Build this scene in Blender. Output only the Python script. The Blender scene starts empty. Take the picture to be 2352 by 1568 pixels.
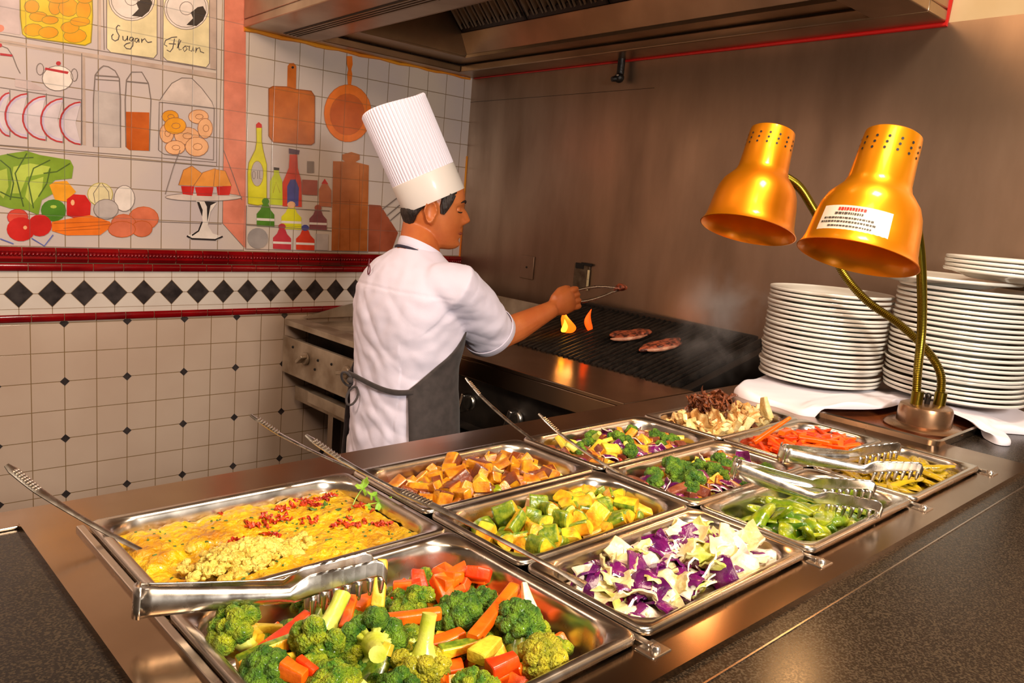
import bpy, bmesh, math, random
from mathutils import Vector, Matrix, noise, Euler
C = bpy.context.scene.collection
PI = math.pi
CZ = 1.5          # height of the camera; heights below are given relative to it unless said otherwise
def rad(a): return math.radians(a)
def lin(c):
    return tuple((x/255/12.92 if x/255 <= .04045 else ((x/255+.055)/1.055)**2.4) for x in c) + (1,)
# ------------------------------------------------------------------ materials
MAT = {}
def pm(name, rgb, rough=.5, metal=0, rgb2=None, scale=8, bump=0, bscale=60, sss=0, coat=0, emit=None, es=0, stretch=None, rvar=0, detail=4, contrast=(.35, .65), spec=.5, sheen=0):
    m = bpy.data.materials.new(name); m.use_nodes = True
    nt = m.node_tree; b = nt.nodes['Principled BSDF']
    b.inputs['Base Color'].default_value = lin(rgb); b.inputs['Roughness'].default_value = rough
    b.inputs['Metallic'].default_value = metal; b.inputs['Coat Weight'].default_value = coat
    b.inputs['Specular IOR Level'].default_value = spec
    b.inputs['Coat Roughness'].default_value = .12
    if sheen: b.inputs['Sheen Weight'].default_value = sheen
    if sss:
        b.inputs['Subsurface Weight'].default_value = sss; b.inputs['Subsurface Scale'].default_value = .006
        b.inputs['Subsurface Radius'].default_value = (1, .5, .25)
    if emit:
        b.inputs['Emission Color'].default_value = lin(emit); b.inputs['Emission Strength'].default_value = es
    if rgb2 or bump or rvar:
        tc = nt.nodes.new('ShaderNodeTexCoord'); mp = nt.nodes.new('ShaderNodeMapping')
        nt.links.new(tc.outputs['Object'], mp.inputs['Vector'])
        if stretch: mp.inputs['Scale'].default_value = stretch
    if rgb2:
        n = nt.nodes.new('ShaderNodeTexNoise'); n.inputs['Scale'].default_value = scale; n.inputs['Detail'].default_value = detail
        nt.links.new(mp.outputs[0], n.inputs['Vector'])
        r = nt.nodes.new('ShaderNodeValToRGB'); r.color_ramp.elements[0].position = contrast[0]; r.color_ramp.elements[1].position = contrast[1]
        r.color_ramp.elements[0].color = lin(rgb); r.color_ramp.elements[1].color = lin(rgb2)
        nt.links.new(n.outputs[0], r.inputs[0]); nt.links.new(r.outputs[0], b.inputs['Base Color'])
    if rvar:
        n3 = nt.nodes.new('ShaderNodeTexNoise'); n3.inputs['Scale'].default_value = scale; n3.inputs['Detail'].default_value = 5
        nt.links.new(mp.outputs[0], n3.inputs['Vector'])
        mr = nt.nodes.new('ShaderNodeMapRange'); mr.inputs[1].default_value = .3; mr.inputs[2].default_value = .7
        mr.inputs[3].default_value = max(.02, rough-rvar); mr.inputs[4].default_value = rough+rvar
        nt.links.new(n3.outputs[0], mr.inputs[0]); nt.links.new(mr.outputs[0], b.inputs['Roughness'])
    if bump:
        n2 = nt.nodes.new('ShaderNodeTexNoise'); n2.inputs['Scale'].default_value = bscale; n2.inputs['Detail'].default_value = 4
        nt.links.new(mp.outputs[0], n2.inputs['Vector'])
        bp = nt.nodes.new('ShaderNodeBump'); bp.inputs['Strength'].default_value = bump; bp.inputs['Distance'].default_value = .01
        nt.links.new(n2.outputs[0], bp.inputs['Height']); nt.links.new(bp.outputs[0], b.inputs['Normal'])
    MAT[name] = m
    return m
def grout(m, x0, z0, p, w=.0028, col=(120, 95, 65), strength=1.0):
    """tile joints: dark lines on the square grid of the glazed tiles (object x and z)"""
    nt = m.node_tree; b = nt.nodes['Principled BSDF']
    tc = nt.nodes.new('ShaderNodeTexCoord'); sp = nt.nodes.new('ShaderNodeSeparateXYZ'); nt.links.new(tc.outputs['Object'], sp.inputs[0])
    ds = []
    for ax, o in ((0, x0), (2, z0)):
        a = nt.nodes.new('ShaderNodeMath'); a.operation = 'MULTIPLY_ADD'; a.inputs[1].default_value = 1/p; a.inputs[2].default_value = -o/p + .5
        nt.links.new(sp.outputs[ax], a.inputs[0])
        f = nt.nodes.new('ShaderNodeMath'); f.operation = 'FRACT'; nt.links.new(a.outputs[0], f.inputs[0])
        s = nt.nodes.new('ShaderNodeMath'); s.operation = 'SUBTRACT'; s.inputs[1].default_value = .5; nt.links.new(f.outputs[0], s.inputs[0])
        d = nt.nodes.new('ShaderNodeMath'); d.operation = 'ABSOLUTE'; nt.links.new(s.outputs[0], d.inputs[0]); ds.append(d)
    mn = nt.nodes.new('ShaderNodeMath'); mn.operation = 'MINIMUM'; nt.links.new(ds[0].outputs[0], mn.inputs[0]); nt.links.new(ds[1].outputs[0], mn.inputs[1])
    mr = nt.nodes.new('ShaderNodeMapRange'); mr.inputs[1].default_value = w/p*.35; mr.inputs[2].default_value = w/p*.75
    mr.inputs[3].default_value = strength; mr.inputs[4].default_value = 0
    nt.links.new(mn.outputs[0], mr.inputs[0])
    mx = nt.nodes.new('ShaderNodeMix'); mx.data_type = 'RGBA'; mx.inputs[7].default_value = lin(col)
    src = b.inputs['Base Color'].links
    if src: nt.links.new(src[0].from_socket, mx.inputs[6])
    else: mx.inputs[6].default_value = b.inputs['Base Color'].default_value
    nt.links.new(mr.outputs[0], mx.inputs[0]); nt.links.new(mx.outputs[2], b.inputs['Base Color'])
    # each tile has a slightly different cast of its own
    bp = nt.nodes.new('ShaderNodeBump'); bp.inputs['Strength'].default_value = .35; bp.inputs['Distance'].default_value = .002; bp.invert = True
    nt.links.new(mr.outputs[0], bp.inputs['Height']); nt.links.new(bp.outputs[0], b.inputs['Normal'])
    return m
# ------------------------------------------------------------------ mesh building
class MB:
    def __init__(s): s.v = []; s.f = []; s.m = []
    def add(s, vs, fs, mat=0, M=None):
        o = len(s.v)
        for p in vs:
            p = Vector(p); s.v.append(tuple(M @ p) if M else tuple(p))
        for f in fs: s.f.append(tuple(i+o for i in f)); s.m.append(mat)
        return s
    def box(s, lo, hi, mat=0, M=None):
        x0, y0, z0 = lo; x1, y1, z1 = hi
        return s.add([(x0,y0,z0),(x1,y0,z0),(x1,y1,z0),(x0,y1,z0),(x0,y0,z1),(x1,y0,z1),(x1,y1,z1),(x0,y1,z1)],
            [(0,3,2,1),(4,5,6,7),(0,1,5,4),(1,2,6,5),(2,3,7,6),(3,0,4,7)], mat, M)
    def loft(s, rings, mat=0, cap0=False, cap1=False, M=None, closed=True):
        n = len(rings[0]); vs = [p for r in rings for p in r]; fs = []
        for i in range(len(rings)-1):
            for j in range(n if closed else n-1):
                a = i*n+j; b = i*n+(j+1) % n
                fs.append((a, b, b+n, a+n))
        if cap0: fs.append(tuple(range(n))[::-1])
        if cap1: fs.append(tuple((len(rings)-1)*n+j for j in range(n)))
        return s.add(vs, fs, mat, M)
    def lathe(s, prof, n=32, mat=0, M=None, cap0=False, cap1=False):
        rings = [[(r*math.cos(2*PI*j/n), r*math.sin(2*PI*j/n), z) for j in range(n)] for r, z in prof]
        return s.loft(rings, mat, cap0, cap1, M)
    def tube(s, path, rads, n=10, mat=0, caps=True, M=None, flat=1.0, up=None):
        path = [Vector(p) for p in path]; k = len(path)
        if not hasattr(rads, '__len__'): rads = [rads]*k
        T = [((path[min(i+1, k-1)]-path[max(i-1, 0)]).normalized()) for i in range(k)]
        u = Vector(up) if up else (Vector((0,0,1)) if abs(T[0].z) < .9 else Vector((1,0,0)))
        u = (u - T[0]*u.dot(T[0])).normalized(); rings = []
        for i in range(k):
            u = (u - T[i]*u.dot(T[i])).normalized(); w = T[i].cross(u)
            rr = rads[i]; ru, rw = (rr if isinstance(rr, tuple) else (rr*flat, rr))
            rings.append([path[i] + u*math.cos(2*PI*j/n)*ru + w*math.sin(2*PI*j/n)*rw for j in range(n)])
        return s.loft(rings, mat, caps, caps, M)
    def sphere(s, c, r, n=12, mat=0, M=None):
        rx, ry, rz = r if hasattr(r, '__len__') else (r, r, r); m = n//2+1; vs = [(c[0], c[1], c[2]+rz)]; fs = []
        for i in range(1, m):
            t = PI*i/m
            for j in range(n): vs.append((c[0]+rx*math.sin(t)*math.cos(2*PI*j/n), c[1]+ry*math.sin(t)*math.sin(2*PI*j/n), c[2]+rz*math.cos(t)))
        vs.append((c[0], c[1], c[2]-rz)); L = len(vs)-1
        for j in range(n):
            fs.append((0, 1+j, 1+(j+1) % n)); fs.append((L, L-n+(j+1) % n, L-n+j))
        for i in range(m-2):
            for j in range(n): a = 1+i*n+j; b = 1+i*n+(j+1) % n; fs.append((a, a+n, b+n, b))
        return s.add(vs, fs, mat, M)
    def prism(s, poly, z0, z1, mat=0, M=None):
        n = len(poly); return s.loft([[(x, y, z0) for x, y in poly], [(x, y, z1) for x, y in poly]], mat, True, True, M)
def mesh(name, mb, mats, smooth=35):
    me = bpy.data.meshes.new(name); me.from_pydata(mb.v, [], mb.f)
    for m in (mats if isinstance(mats, (list, tuple)) else [mats]): me.materials.append(MAT[m] if isinstance(m, str) else m)
    me.polygons.foreach_set('material_index', mb.m)
    bm = bmesh.new(); bm.from_mesh(me); bmesh.ops.recalc_face_normals(bm, faces=bm.faces); bm.to_mesh(me); bm.free()
    if smooth:
        me.polygons.foreach_set('use_smooth', [True]*len(me.polygons)); me.set_sharp_from_angle(angle=rad(smooth))
    me.update(); return me
def tag(o, label=None, cat=None, group=None, kind=None):
    for k, v in (('label', label), ('category', cat), ('group', group), ('kind', kind)):
        if v: o[k] = v
    return o
def obj(name, mb, mats, parent=None, smooth=35, bevel=0, sub=0, solid=0, mat4=None):
    me = mb if isinstance(mb, bpy.types.Mesh) else mesh(name, mb, mats, smooth)
    o = bpy.data.objects.new(name, me); C.objects.link(o)
    if mat4: o.matrix_world = mat4
    if parent is not None:
        o.parent = parent
        if mat4: o.matrix_parent_inverse = Matrix.Identity(4); o.matrix_basis = mat4
        else: o.matrix_parent_inverse = parent.matrix_basis.inverted()
    if solid:
        m = o.modifiers.new('s', 'SOLIDIFY'); m.thickness = solid; m.offset = 0
    if bevel:
        m = o.modifiers.new('b', 'BEVEL'); m.width = bevel; m.segments = 2; m.limit_method = 'ANGLE'; m.angle_limit = rad(40)
    if sub:
        m = o.modifiers.new('u', 'SUBSURF'); m.levels = m.render_levels = sub
    return o
def thing(name, label, cat, loc=(0,0,0), rotz=0, group=None):
    o = bpy.data.objects.new(name, None); C.objects.link(o); o.empty_display_size = .05
    o.location = loc; o.rotation_euler = (0, 0, rotz)
    o.matrix_basis = Matrix.Translation(loc) @ Matrix.Rotation(rotz, 4, 'Z')
    return tag(o, label, cat, group)
def struct(name, mb, mats, smooth=35, **k): return tag(obj(name, mb, mats, None, smooth, **k), kind='structure')
def dup(root, M=None, label=None, group=None, scale=None):
    r = root.copy(); C.objects.link(r)
    if M is not None: r.matrix_basis = M
    if label: r['label'] = label
    if group: r['group'] = group
    for ch in list(root.children):
        c = ch.copy(); C.objects.link(c); c.parent = r
        for g in list(ch.children):
            d = g.copy(); C.objects.link(d); d.parent = c
    return r
def W(x, y, z): return Vector((x, y, z+CZ))
def TR(loc, rot=(0,0,0), sc=1):
    return Matrix.Translation(loc) @ Euler(rot).to_matrix().to_4x4() @ Matrix.Diagonal((sc, sc, sc, 1) if not hasattr(sc, '__len__') else (*sc, 1))
def frame(origin, xdir, zdir):
    x = Vector(xdir).normalized(); z = Vector(zdir); z = (z - x*z.dot(x)).normalized(); y = z.cross(x)
    return Matrix(((x.x, y.x, z.x, origin[0]), (x.y, y.y, z.y, origin[1]), (x.z, y.z, z.z, origin[2]), (0, 0, 0, 1)))
def smoothpath(P, k=6):
    P = [Vector(p) for p in P]; out = []
    for i in range(len(P)-1):
        p0 = P[max(i-1, 0)]; p1 = P[i]; p2 = P[i+1]; p3 = P[min(i+2, len(P)-1)]
        for j in range(k):
            t = j/k; out.append(.5*((2*p1)+(p2-p0)*t+(2*p0-5*p1+4*p2-p3)*t*t+(3*p1-p0-3*p2+p3)*t**3))
    out.append(P[-1]); return out
# ------------------------------------------------------------------ palette
pm('steel', (190, 178, 166), .26, 1, rvar=.05, scale=9)
pm('pan_steel', (206, 196, 184), .24, 1, rvar=.06, scale=30)
pm('bright_steel', (215, 208, 200), .27, 1, rvar=.08, scale=60)
pm('counter_steel', (166, 140, 114), .20, 1, (150, 124, 98), rvar=.035, scale=6)
pm('wall_steel', (176, 150, 128), .40, .92, (136, 112, 92), scale=3.2, rvar=.08, stretch=(1.6, 1.6, .5), detail=8, contrast=(.3, .7))
pm('hood_steel', (176, 150, 122), .33, .95, (150, 124, 98), rvar=.05, scale=4)
pm('dark_steel', (60, 54, 50), .4, .8)
pm('dirty_steel', (205, 190, 170), .38, .55, (150, 130, 108), scale=7, rvar=.1)
pm('griddle_top', (120, 105, 90), .4, .8, (70, 60, 50), scale=9)
pm('grease_dark', (26, 20, 16), .5, 0, (50, 40, 32), scale=18)
pm('iron', (22, 20, 19), .42, .5, (44, 38, 34), scale=30, bump=.2, bscale=150)
pm('stone', (20, 15, 11), .27, 0, (70, 56, 40), scale=420, detail=3, spec=.26, contrast=(.46, .72), rvar=.05)
pm('plain_dark', (30, 26, 24), .6)
pm('gap', (12, 10, 9), .6)
pm('floor', (58, 48, 42), .5, 0, (42, 34, 30), scale=5)
pm('paint_wall', (205, 180, 140), .6, 0, (190, 160, 115), scale=4)
pm('ceiling', (150, 130, 108), .7)
pm('red_caulk', (190, 20, 15), .4)
pm('yellow_caulk', (235, 160, 30), .5, 0, (225, 120, 30), scale=2)
TW, TW2 = (218, 200, 184), (206, 186, 176)
grout(pm('tile_lower', (206, 182, 162), .16, 0, (196, 170, 150), scale=3), .764, CZ-.5302, .1024, .0024, (134, 106, 70))
grout(pm('tile_mural', TW, .16, 0, (204, 188, 186), scale=2.6), 1.3985, CZ-.272, .1047, .0026, (142, 118, 88))
pm('tile_plain', (226, 214, 202), .14, 0, (216, 202, 190), scale=5)
pm('joint', (150, 120, 84), .6)
pm('tile_black', (44, 38, 38), .2, 0, (70, 62, 60), scale=22)
pm('tile_red', (140, 8, 14), .12, 0, (112, 4, 10), scale=9, coat=.4)
PAINT = dict(black=(35,30,30), blue=(90,100,170), board=(186,92,20), board2=(196,84,12), board3=(172,92,36), brick=(160,70,50), brownl=(150,95,60), cream=(225,208,160), crim2=(192,50,62), crimson=(178,44,48),
 dgreen=(70,95,30), gold=(228,150,30), gold2=(222,140,55), green=(72,125,28), grey=(120,105,98), greyfill=(182,168,162), greyfill2=(150,142,138), ink=(85,75,72), lemon=(214,206,24), lettuce=(120,150,36), lettuce2=(172,190,70),
 lilac=(205,190,192), lilac2=(190,172,195), lime=(186,196,36), mauve=(192,170,166), navy=(62,66,140), ochre=(150,130,30), ochre2=(180,165,60), orange=(230,112,24), orange2=(232,150,10), peach=(232,170,120), plum=(80,52,80), plum2=(128,62,66),
 red=(196,28,22), redor=(208,70,50), redor2=(206,52,26), rust=(186,84,18), rust2=(140,66,16), salmon=(214,122,96), taupe=(186,162,146), taupe2=(208,188,176), terra=(210,108,72), terra2=(180,100,60), terra3=(150,72,46), tilew=(226,212,200), yellow=(226,186,26))
for k, c in PAINT.items():
    pm('paint_'+k, c, .2, 0, tuple(min(255, int(x*1.06+12)) for x in c), scale=14, detail=5)
    grout(MAT['paint_'+k], 1.3985, CZ-.272, .1047, .0026, tuple(int(x*.6+50) for x in c), .75)
MURAL={
 "painted_column":[("F","salmon",0,[(1.2982,2.1588),(1.3798,2.1774),(1.3838,2.0373),(1.4088,1.2393),(1.3964,1.2455),(1.311,1.332),(1.3079,1.6048)]),
  ("S","grey",0.0025,[(1.2982,2.1588),(1.3079,1.6048),(1.311,1.332),(1.3964,1.2455)])],
 "painted_cupboard":[("F","taupe",0,[(0.5945,1.8643),(1.2765,1.8762),(1.2769,1.8586),(0.5943,1.851)]),
  ("F","taupe",0,[(0.8734,2.0567),(0.8836,2.059),(0.883,1.8855),(0.8728,1.8847)]),
  ("F","taupe",0,[(1.2434,2.1406),(1.2707,2.1468),(1.2763,1.8879),(1.2527,1.8886)]),
  ("F","taupe",0,[(0.8271,1.8621),(0.8347,1.8624),(0.8355,1.5705),(0.8263,1.5706)]),
  ("S","grey",0.0025,[(0.5948,1.8791),(1.2732,1.8874)]),
  ("S","grey",0.0025,[(1.2706,2.1525),(1.2838,1.5413)]),
  ("S","grey",0.0025,[(1.2982,2.1588),(1.3091,1.5559)]),
  ("S","grey",0.0025,[(0.5878,1.5447),(1.2835,1.5566)]),
  ("S","grey",0.0025,[(0.5876,1.5344),(1.2806,1.541)]),
  ("S","grey",0.0025,[(0.8247,1.8643),(0.8237,1.5715)]),
  ("S","grey",0.0025,[(0.5915,1.7199),(0.8237,1.7159)]),
  ("S","grey",0.0025,[(0.5811,1.2253),(1.3967,1.2325)]),
  ("S","grey",0.0025,[(0.9879,1.3265),(1.3078,1.3287)]),
  ("S","grey",0.0025,[(0.8912,2.0607),(0.8933,1.8874)]),
  ("S","grey",0.0025,[(1.0753,2.1025),(1.0773,1.8879)])],
 "painted_peach_jar":[("F","yellow",0,[(0.6509,2.0111),(0.6506,1.9422),(0.6556,1.8911),(0.6669,1.8833),(0.8348,1.8913),(0.8525,1.9036),(0.858,1.9858),(0.8568,2.0581)]),
  ("F","orange2",0,[(0.7138,1.9152),(0.7099,1.9048),(0.6995,1.8957),(0.6855,1.8904),(0.6716,1.8903),(0.6616,1.8953),(0.6581,1.904),(0.6619,1.9143),(0.6721,1.9233),(0.686,1.9286),(0.7,1.9289),(0.7101,1.924)]),
  ("S","ochre",0.0020,[(0.7138,1.9152),(0.7099,1.9048),(0.6995,1.8957),(0.6855,1.8904),(0.6716,1.8903),(0.6616,1.8953),(0.6581,1.904),(0.6619,1.9143),(0.6721,1.9233),(0.686,1.9286),(0.7,1.9289),(0.7101,1.924),(0.7138,1.9152)]),
  ("F","orange2",0,[(0.7565,1.916),(0.7526,1.9063),(0.742,1.8977),(0.7276,1.8925),(0.7135,1.8922),(0.7032,1.8967),(0.6996,1.9048),(0.7035,1.9144),(0.7139,1.9229),(0.7281,1.9282),(0.7423,1.9287),(0.7528,1.9242)]),
  ("S","ochre",0.0020,[(0.7565,1.916),(0.7526,1.9063),(0.742,1.8977),(0.7276,1.8925),(0.7135,1.8922),(0.7032,1.8967),(0.6996,1.9048),(0.7035,1.9144),(0.7139,1.9229),(0.7281,1.9282),(0.7423,1.9287),(0.7528,1.9242),(0.7565,1.916)]),
  ("F","orange2",0,[(0.84,1.9221),(0.8353,1.9102),(0.8224,1.8997),(0.805,1.8935),(0.7878,1.8931),(0.7754,1.8987),(0.7709,1.9086),(0.7756,1.9203),(0.7882,1.9307),(0.8054,1.9371),(0.8227,1.9376),(0.8354,1.9322)]),
  ("S","ochre",0.0020,[(0.84,1.9221),(0.8353,1.9102),(0.8224,1.8997),(0.805,1.8935),(0.7878,1.8931),(0.7754,1.8987),(0.7709,1.9086),(0.7756,1.9203),(0.7882,1.9307),(0.8054,1.9371),(0.8227,1.9376),(0.8354,1.9322),(0.84,1.9221)]),
  ("F","orange2",0,[(0.8177,1.9437),(0.814,1.9339),(0.804,1.9253),(0.7905,1.9202),(0.7771,1.92),(0.7674,1.9246),(0.7639,1.9329),(0.7676,1.9425),(0.7774,1.9511),(0.7908,1.9563),(0.8043,1.9566),(0.8142,1.952)]),
  ("S","ochre",0.0020,[(0.8177,1.9437),(0.814,1.9339),(0.804,1.9253),(0.7905,1.9202),(0.7771,1.92),(0.7674,1.9246),(0.7639,1.9329),(0.7676,1.9425),(0.7774,1.9511),(0.7908,1.9563),(0.8043,1.9566),(0.8142,1.952),(0.8177,1.9437)]),
  ("F","orange2",0,[(0.766,1.9969),(0.7635,1.9837),(0.7567,1.973),(0.7476,1.9676),(0.7385,1.9691),(0.7321,1.9769),(0.7298,1.989),(0.7324,2.0021),(0.7391,2.0128),(0.7481,2.0182),(0.7572,2.0169),(0.7637,2.0091)]),
  ("S","ochre",0.0020,[(0.766,1.9969),(0.7635,1.9837),(0.7567,1.973),(0.7476,1.9676),(0.7385,1.9691),(0.7321,1.9769),(0.7298,1.989),(0.7324,2.0021),(0.7391,2.0128),(0.7481,2.0182),(0.7572,2.0169),(0.7637,2.0091),(0.766,1.9969)]),
  ("F","orange2",0,[(0.8157,2.0052),(0.8116,1.9902),(0.8008,1.9775),(0.7861,1.9707),(0.7716,1.9714),(0.7611,1.9794),(0.7574,1.9925),(0.7614,2.0073),(0.772,2.0199),(0.7866,2.0268),(0.8012,2.0264),(0.8119,2.0184)]),
  ("S","ochre",0.0020,[(0.8157,2.0052),(0.8116,1.9902),(0.8008,1.9775),(0.7861,1.9707),(0.7716,1.9714),(0.7611,1.9794),(0.7574,1.9925),(0.7614,2.0073),(0.772,2.0199),(0.7866,2.0268),(0.8012,2.0264),(0.8119,2.0184),(0.8157,2.0052)]),
  ("F","orange2",0,[(0.853,2.0055),(0.8499,1.9893),(0.8416,1.9761),(0.8303,1.9696),(0.8192,1.9714),(0.8111,1.9811),(0.8083,1.9959),(0.8114,2.0119),(0.8196,2.025),(0.8307,2.0316),(0.8419,2.03),(0.8501,2.0204)]),
  ("S","ochre",0.0020,[(0.853,2.0055),(0.8499,1.9893),(0.8416,1.9761),(0.8303,1.9696),(0.8192,1.9714),(0.8111,1.9811),(0.8083,1.9959),(0.8114,2.0119),(0.8196,2.025),(0.8307,2.0316),(0.8419,2.03),(0.8501,2.0204),(0.853,2.0055)]),
  ("F","orange2",0,[(0.7261,1.958),(0.7225,1.9497),(0.713,1.9422),(0.7001,1.9375),(0.6873,1.9369),(0.6781,1.9405),(0.6748,1.9473),(0.6783,1.9555),(0.6877,1.9629),(0.7005,1.9677),(0.7133,1.9684),(0.7227,1.9649)]),
  ("S","ochre",0.0020,[(0.7261,1.958),(0.7225,1.9497),(0.713,1.9422),(0.7001,1.9375),(0.6873,1.9369),(0.6781,1.9405),(0.6748,1.9473),(0.6783,1.9555),(0.6877,1.9629),(0.7005,1.9677),(0.7133,1.9684),(0.7227,1.9649),(0.7261,1.958)]),
  ("F","orange2",0,[(0.7031,1.9832),(0.7001,1.9726),(0.6924,1.9636),(0.6819,1.9587),(0.6716,1.9592),(0.6642,1.9648),(0.6616,1.9742),(0.6645,1.9847),(0.6721,1.9936),(0.6825,1.9986),(0.6929,1.9982),(0.7004,1.9926)]),
  ("S","ochre",0.0020,[(0.7031,1.9832),(0.7001,1.9726),(0.6924,1.9636),(0.6819,1.9587),(0.6716,1.9592),(0.6642,1.9648),(0.6616,1.9742),(0.6645,1.9847),(0.6721,1.9936),(0.6825,1.9986),(0.6929,1.9982),(0.7004,1.9926),(0.7031,1.9832)]),
  ("F","orange2",0,[(0.757,1.9544),(0.7537,1.9473),(0.7449,1.9409),(0.7329,1.9367),(0.7211,1.936),(0.7126,1.9389),(0.7095,1.9445),(0.7127,1.9515),(0.7214,1.9579),(0.7332,1.9621),(0.7451,1.9629),(0.7538,1.9601)]),
  ("S","ochre",0.0020,[(0.757,1.9544),(0.7537,1.9473),(0.7449,1.9409),(0.7329,1.9367),(0.7211,1.936),(0.7126,1.9389),(0.7095,1.9445),(0.7127,1.9515),(0.7214,1.9579),(0.7332,1.9621),(0.7451,1.9629),(0.7538,1.9601),(0.757,1.9544)]),
  ("F","orange2",0,[(0.8503,1.9686),(0.8462,1.9604),(0.8352,1.9528),(0.8202,1.9479),(0.8054,1.9468),(0.7947,1.9499),(0.7908,1.9563),(0.7948,1.9643),(0.8056,1.9718),(0.8205,1.9769),(0.8354,1.978),(0.8463,1.975)]),
  ("S","ochre",0.0020,[(0.8503,1.9686),(0.8462,1.9604),(0.8352,1.9528),(0.8202,1.9479),(0.8054,1.9468),(0.7947,1.9499),(0.7908,1.9563),(0.7948,1.9643),(0.8056,1.9718),(0.8205,1.9769),(0.8354,1.978),(0.8463,1.975),(0.8503,1.9686)]),
  ("F","orange2",0,[(0.7914,2.0279),(0.7868,2.0193),(0.7744,2.0109),(0.7575,2.0052),(0.7409,2.0035),(0.7288,2.0064),(0.7245,2.0129),(0.729,2.0214),(0.7412,2.0297),(0.7578,2.0355),(0.7746,2.0373),(0.787,2.0345)]),
  ("S","ochre",0.0020,[(0.7914,2.0279),(0.7868,2.0193),(0.7744,2.0109),(0.7575,2.0052),(0.7409,2.0035),(0.7288,2.0064),(0.7245,2.0129),(0.729,2.0214),(0.7412,2.0297),(0.7578,2.0355),(0.7746,2.0373),(0.787,2.0345),(0.7914,2.0279)]),
  ("F","orange2",0,[(0.8607,2.0435),(0.8573,2.035),(0.8481,2.0272),(0.8356,2.0224),(0.8232,2.0217),(0.8142,2.0254),(0.811,2.0323),(0.8144,2.0407),(0.8234,2.0484),(0.8358,2.0533),(0.8483,2.0541),(0.8574,2.0505)]),
  ("S","ochre",0.0020,[(0.8607,2.0435),(0.8573,2.035),(0.8481,2.0272),(0.8356,2.0224),(0.8232,2.0217),(0.8142,2.0254),(0.811,2.0323),(0.8144,2.0407),(0.8234,2.0484),(0.8358,2.0533),(0.8483,2.0541),(0.8574,2.0505),(0.8607,2.0435)]),
  ("S","ochre",0.0031,[(0.6509,2.0111),(0.6506,1.9422),(0.6556,1.8911),(0.6669,1.8833),(0.8348,1.8913),(0.8525,1.9036),(0.858,1.9858),(0.8568,2.0581)])],
 "painted_spice_jar":[("F","mauve",0,[(0.5974,1.9989),(0.6486,2.0106),(0.6487,1.8872),(0.595,1.8865)]),
  ("F","salmon",0,[(0.6063,1.8986),(0.6056,1.8947),(0.6036,1.8911),(0.6006,1.8881),(0.5969,1.8861),(0.5931,1.8853),(0.5895,1.8859),(0.5866,1.8877),(0.5848,1.8906),(0.5842,1.8941),(0.5849,1.8979),(0.5869,1.9016),(0.5899,1.9046),(0.5935,1.9066),(0.5974,1.9074),(0.6009,1.9068),(0.6038,1.905),(0.6057,1.9021)])],
 "painted_sugar_canister":[("F","cream",0,[(0.9015,2.0683),(0.9011,1.8942),(0.9141,1.8832),(1.0531,1.8892),(1.0642,1.9051),(1.0625,2.105)]),
  ("S","grey",0.0025,[(0.9015,2.0683),(0.9011,1.8942),(0.9141,1.8832),(1.0531,1.8892),(1.0642,1.9051),(1.0625,2.105)]),
  ("F","tilew",0,[(1.0549,2.0859),(1.0524,2.0668),(1.0449,2.0478),(1.033,2.0303),(1.0174,2.0157),(0.9994,2.0047),(0.9802,1.9983),(0.9611,1.9968),(0.9435,2.0002),(0.9285,2.0082),(0.9171,2.0202),(0.91,2.0355),(0.9076,2.0529),(0.91,2.0714),(0.9172,2.0898),(0.9285,2.1068),(0.9434,2.1213),(0.9608,2.1324),(0.9797,2.1393),(0.9988,2.1415),(1.0167,2.1388),(1.0323,2.1313),(1.0444,2.1193),(1.0521,2.1039)]),
  ("S","grey",0.0020,[(1.0549,2.0859),(1.0524,2.0668),(1.0449,2.0478),(1.033,2.0303),(1.0174,2.0157),(0.9994,2.0047),(0.9802,1.9983),(0.9611,1.9968),(0.9435,2.0002),(0.9285,2.0082),(0.9171,2.0202),(0.91,2.0355),(0.9076,2.0529),(0.91,2.0714),(0.9172,2.0898),(0.9285,2.1068),(0.9434,2.1213),(0.9608,2.1324),(0.9797,2.1393),(0.9988,2.1415),(1.0167,2.1388),(1.0323,2.1313),(1.0444,2.1193),(1.0521,2.1039),(1.0549,2.0859)]),
  ("S","grey",0.0020,[(1.0473,2.0842),(1.0451,2.0671),(1.0383,2.0501),(1.0276,2.0345),(1.0136,2.0213),(0.9974,2.0115),(0.9801,2.0057),(0.963,2.0043),(0.9471,2.0073),(0.9336,2.0144),(0.9233,2.0252),(0.9169,2.0389),(0.9147,2.0545),(0.9169,2.0711),(0.9234,2.0876),(0.9336,2.1028),(0.947,2.1159),(0.9627,2.1259),(0.9797,2.1321),(0.9969,2.134),(1.013,2.1316),(1.0271,2.1248),(1.0379,2.1141),(1.0448,2.1003),(1.0473,2.0842)]),
  ("S","grey",0.0020,[(1.0021,2.0741),(1,2.064),(0.9938,2.0549),(0.9849,2.0487),(0.9751,2.0466),(0.9663,2.0489),(0.9602,2.0552),(0.958,2.0642),(0.9601,2.0742),(0.9662,2.0832),(0.975,2.0895),(0.9848,2.0917),(0.9937,2.0895),(0.9999,2.0832),(1.0021,2.0741)]),
  ("F","black",0,[(0.9801,2.0139),(1.0023,2.0408),(0.9948,2.0577),(1.0171,2.0812),(1.0358,2.0891),(1.0474,2.0693),(1.0362,2.0407),(1.0136,2.0172)]),
  ("S","ink",0.0033,[(0.9432,1.9731),(0.9371,1.9749),(0.931,1.9659),(0.9331,1.9539),(0.9402,1.9419),(0.9371,1.9288),(0.927,1.9225),(0.9178,1.9269),(0.9166,1.936),(0.9218,1.9439)]),
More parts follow.
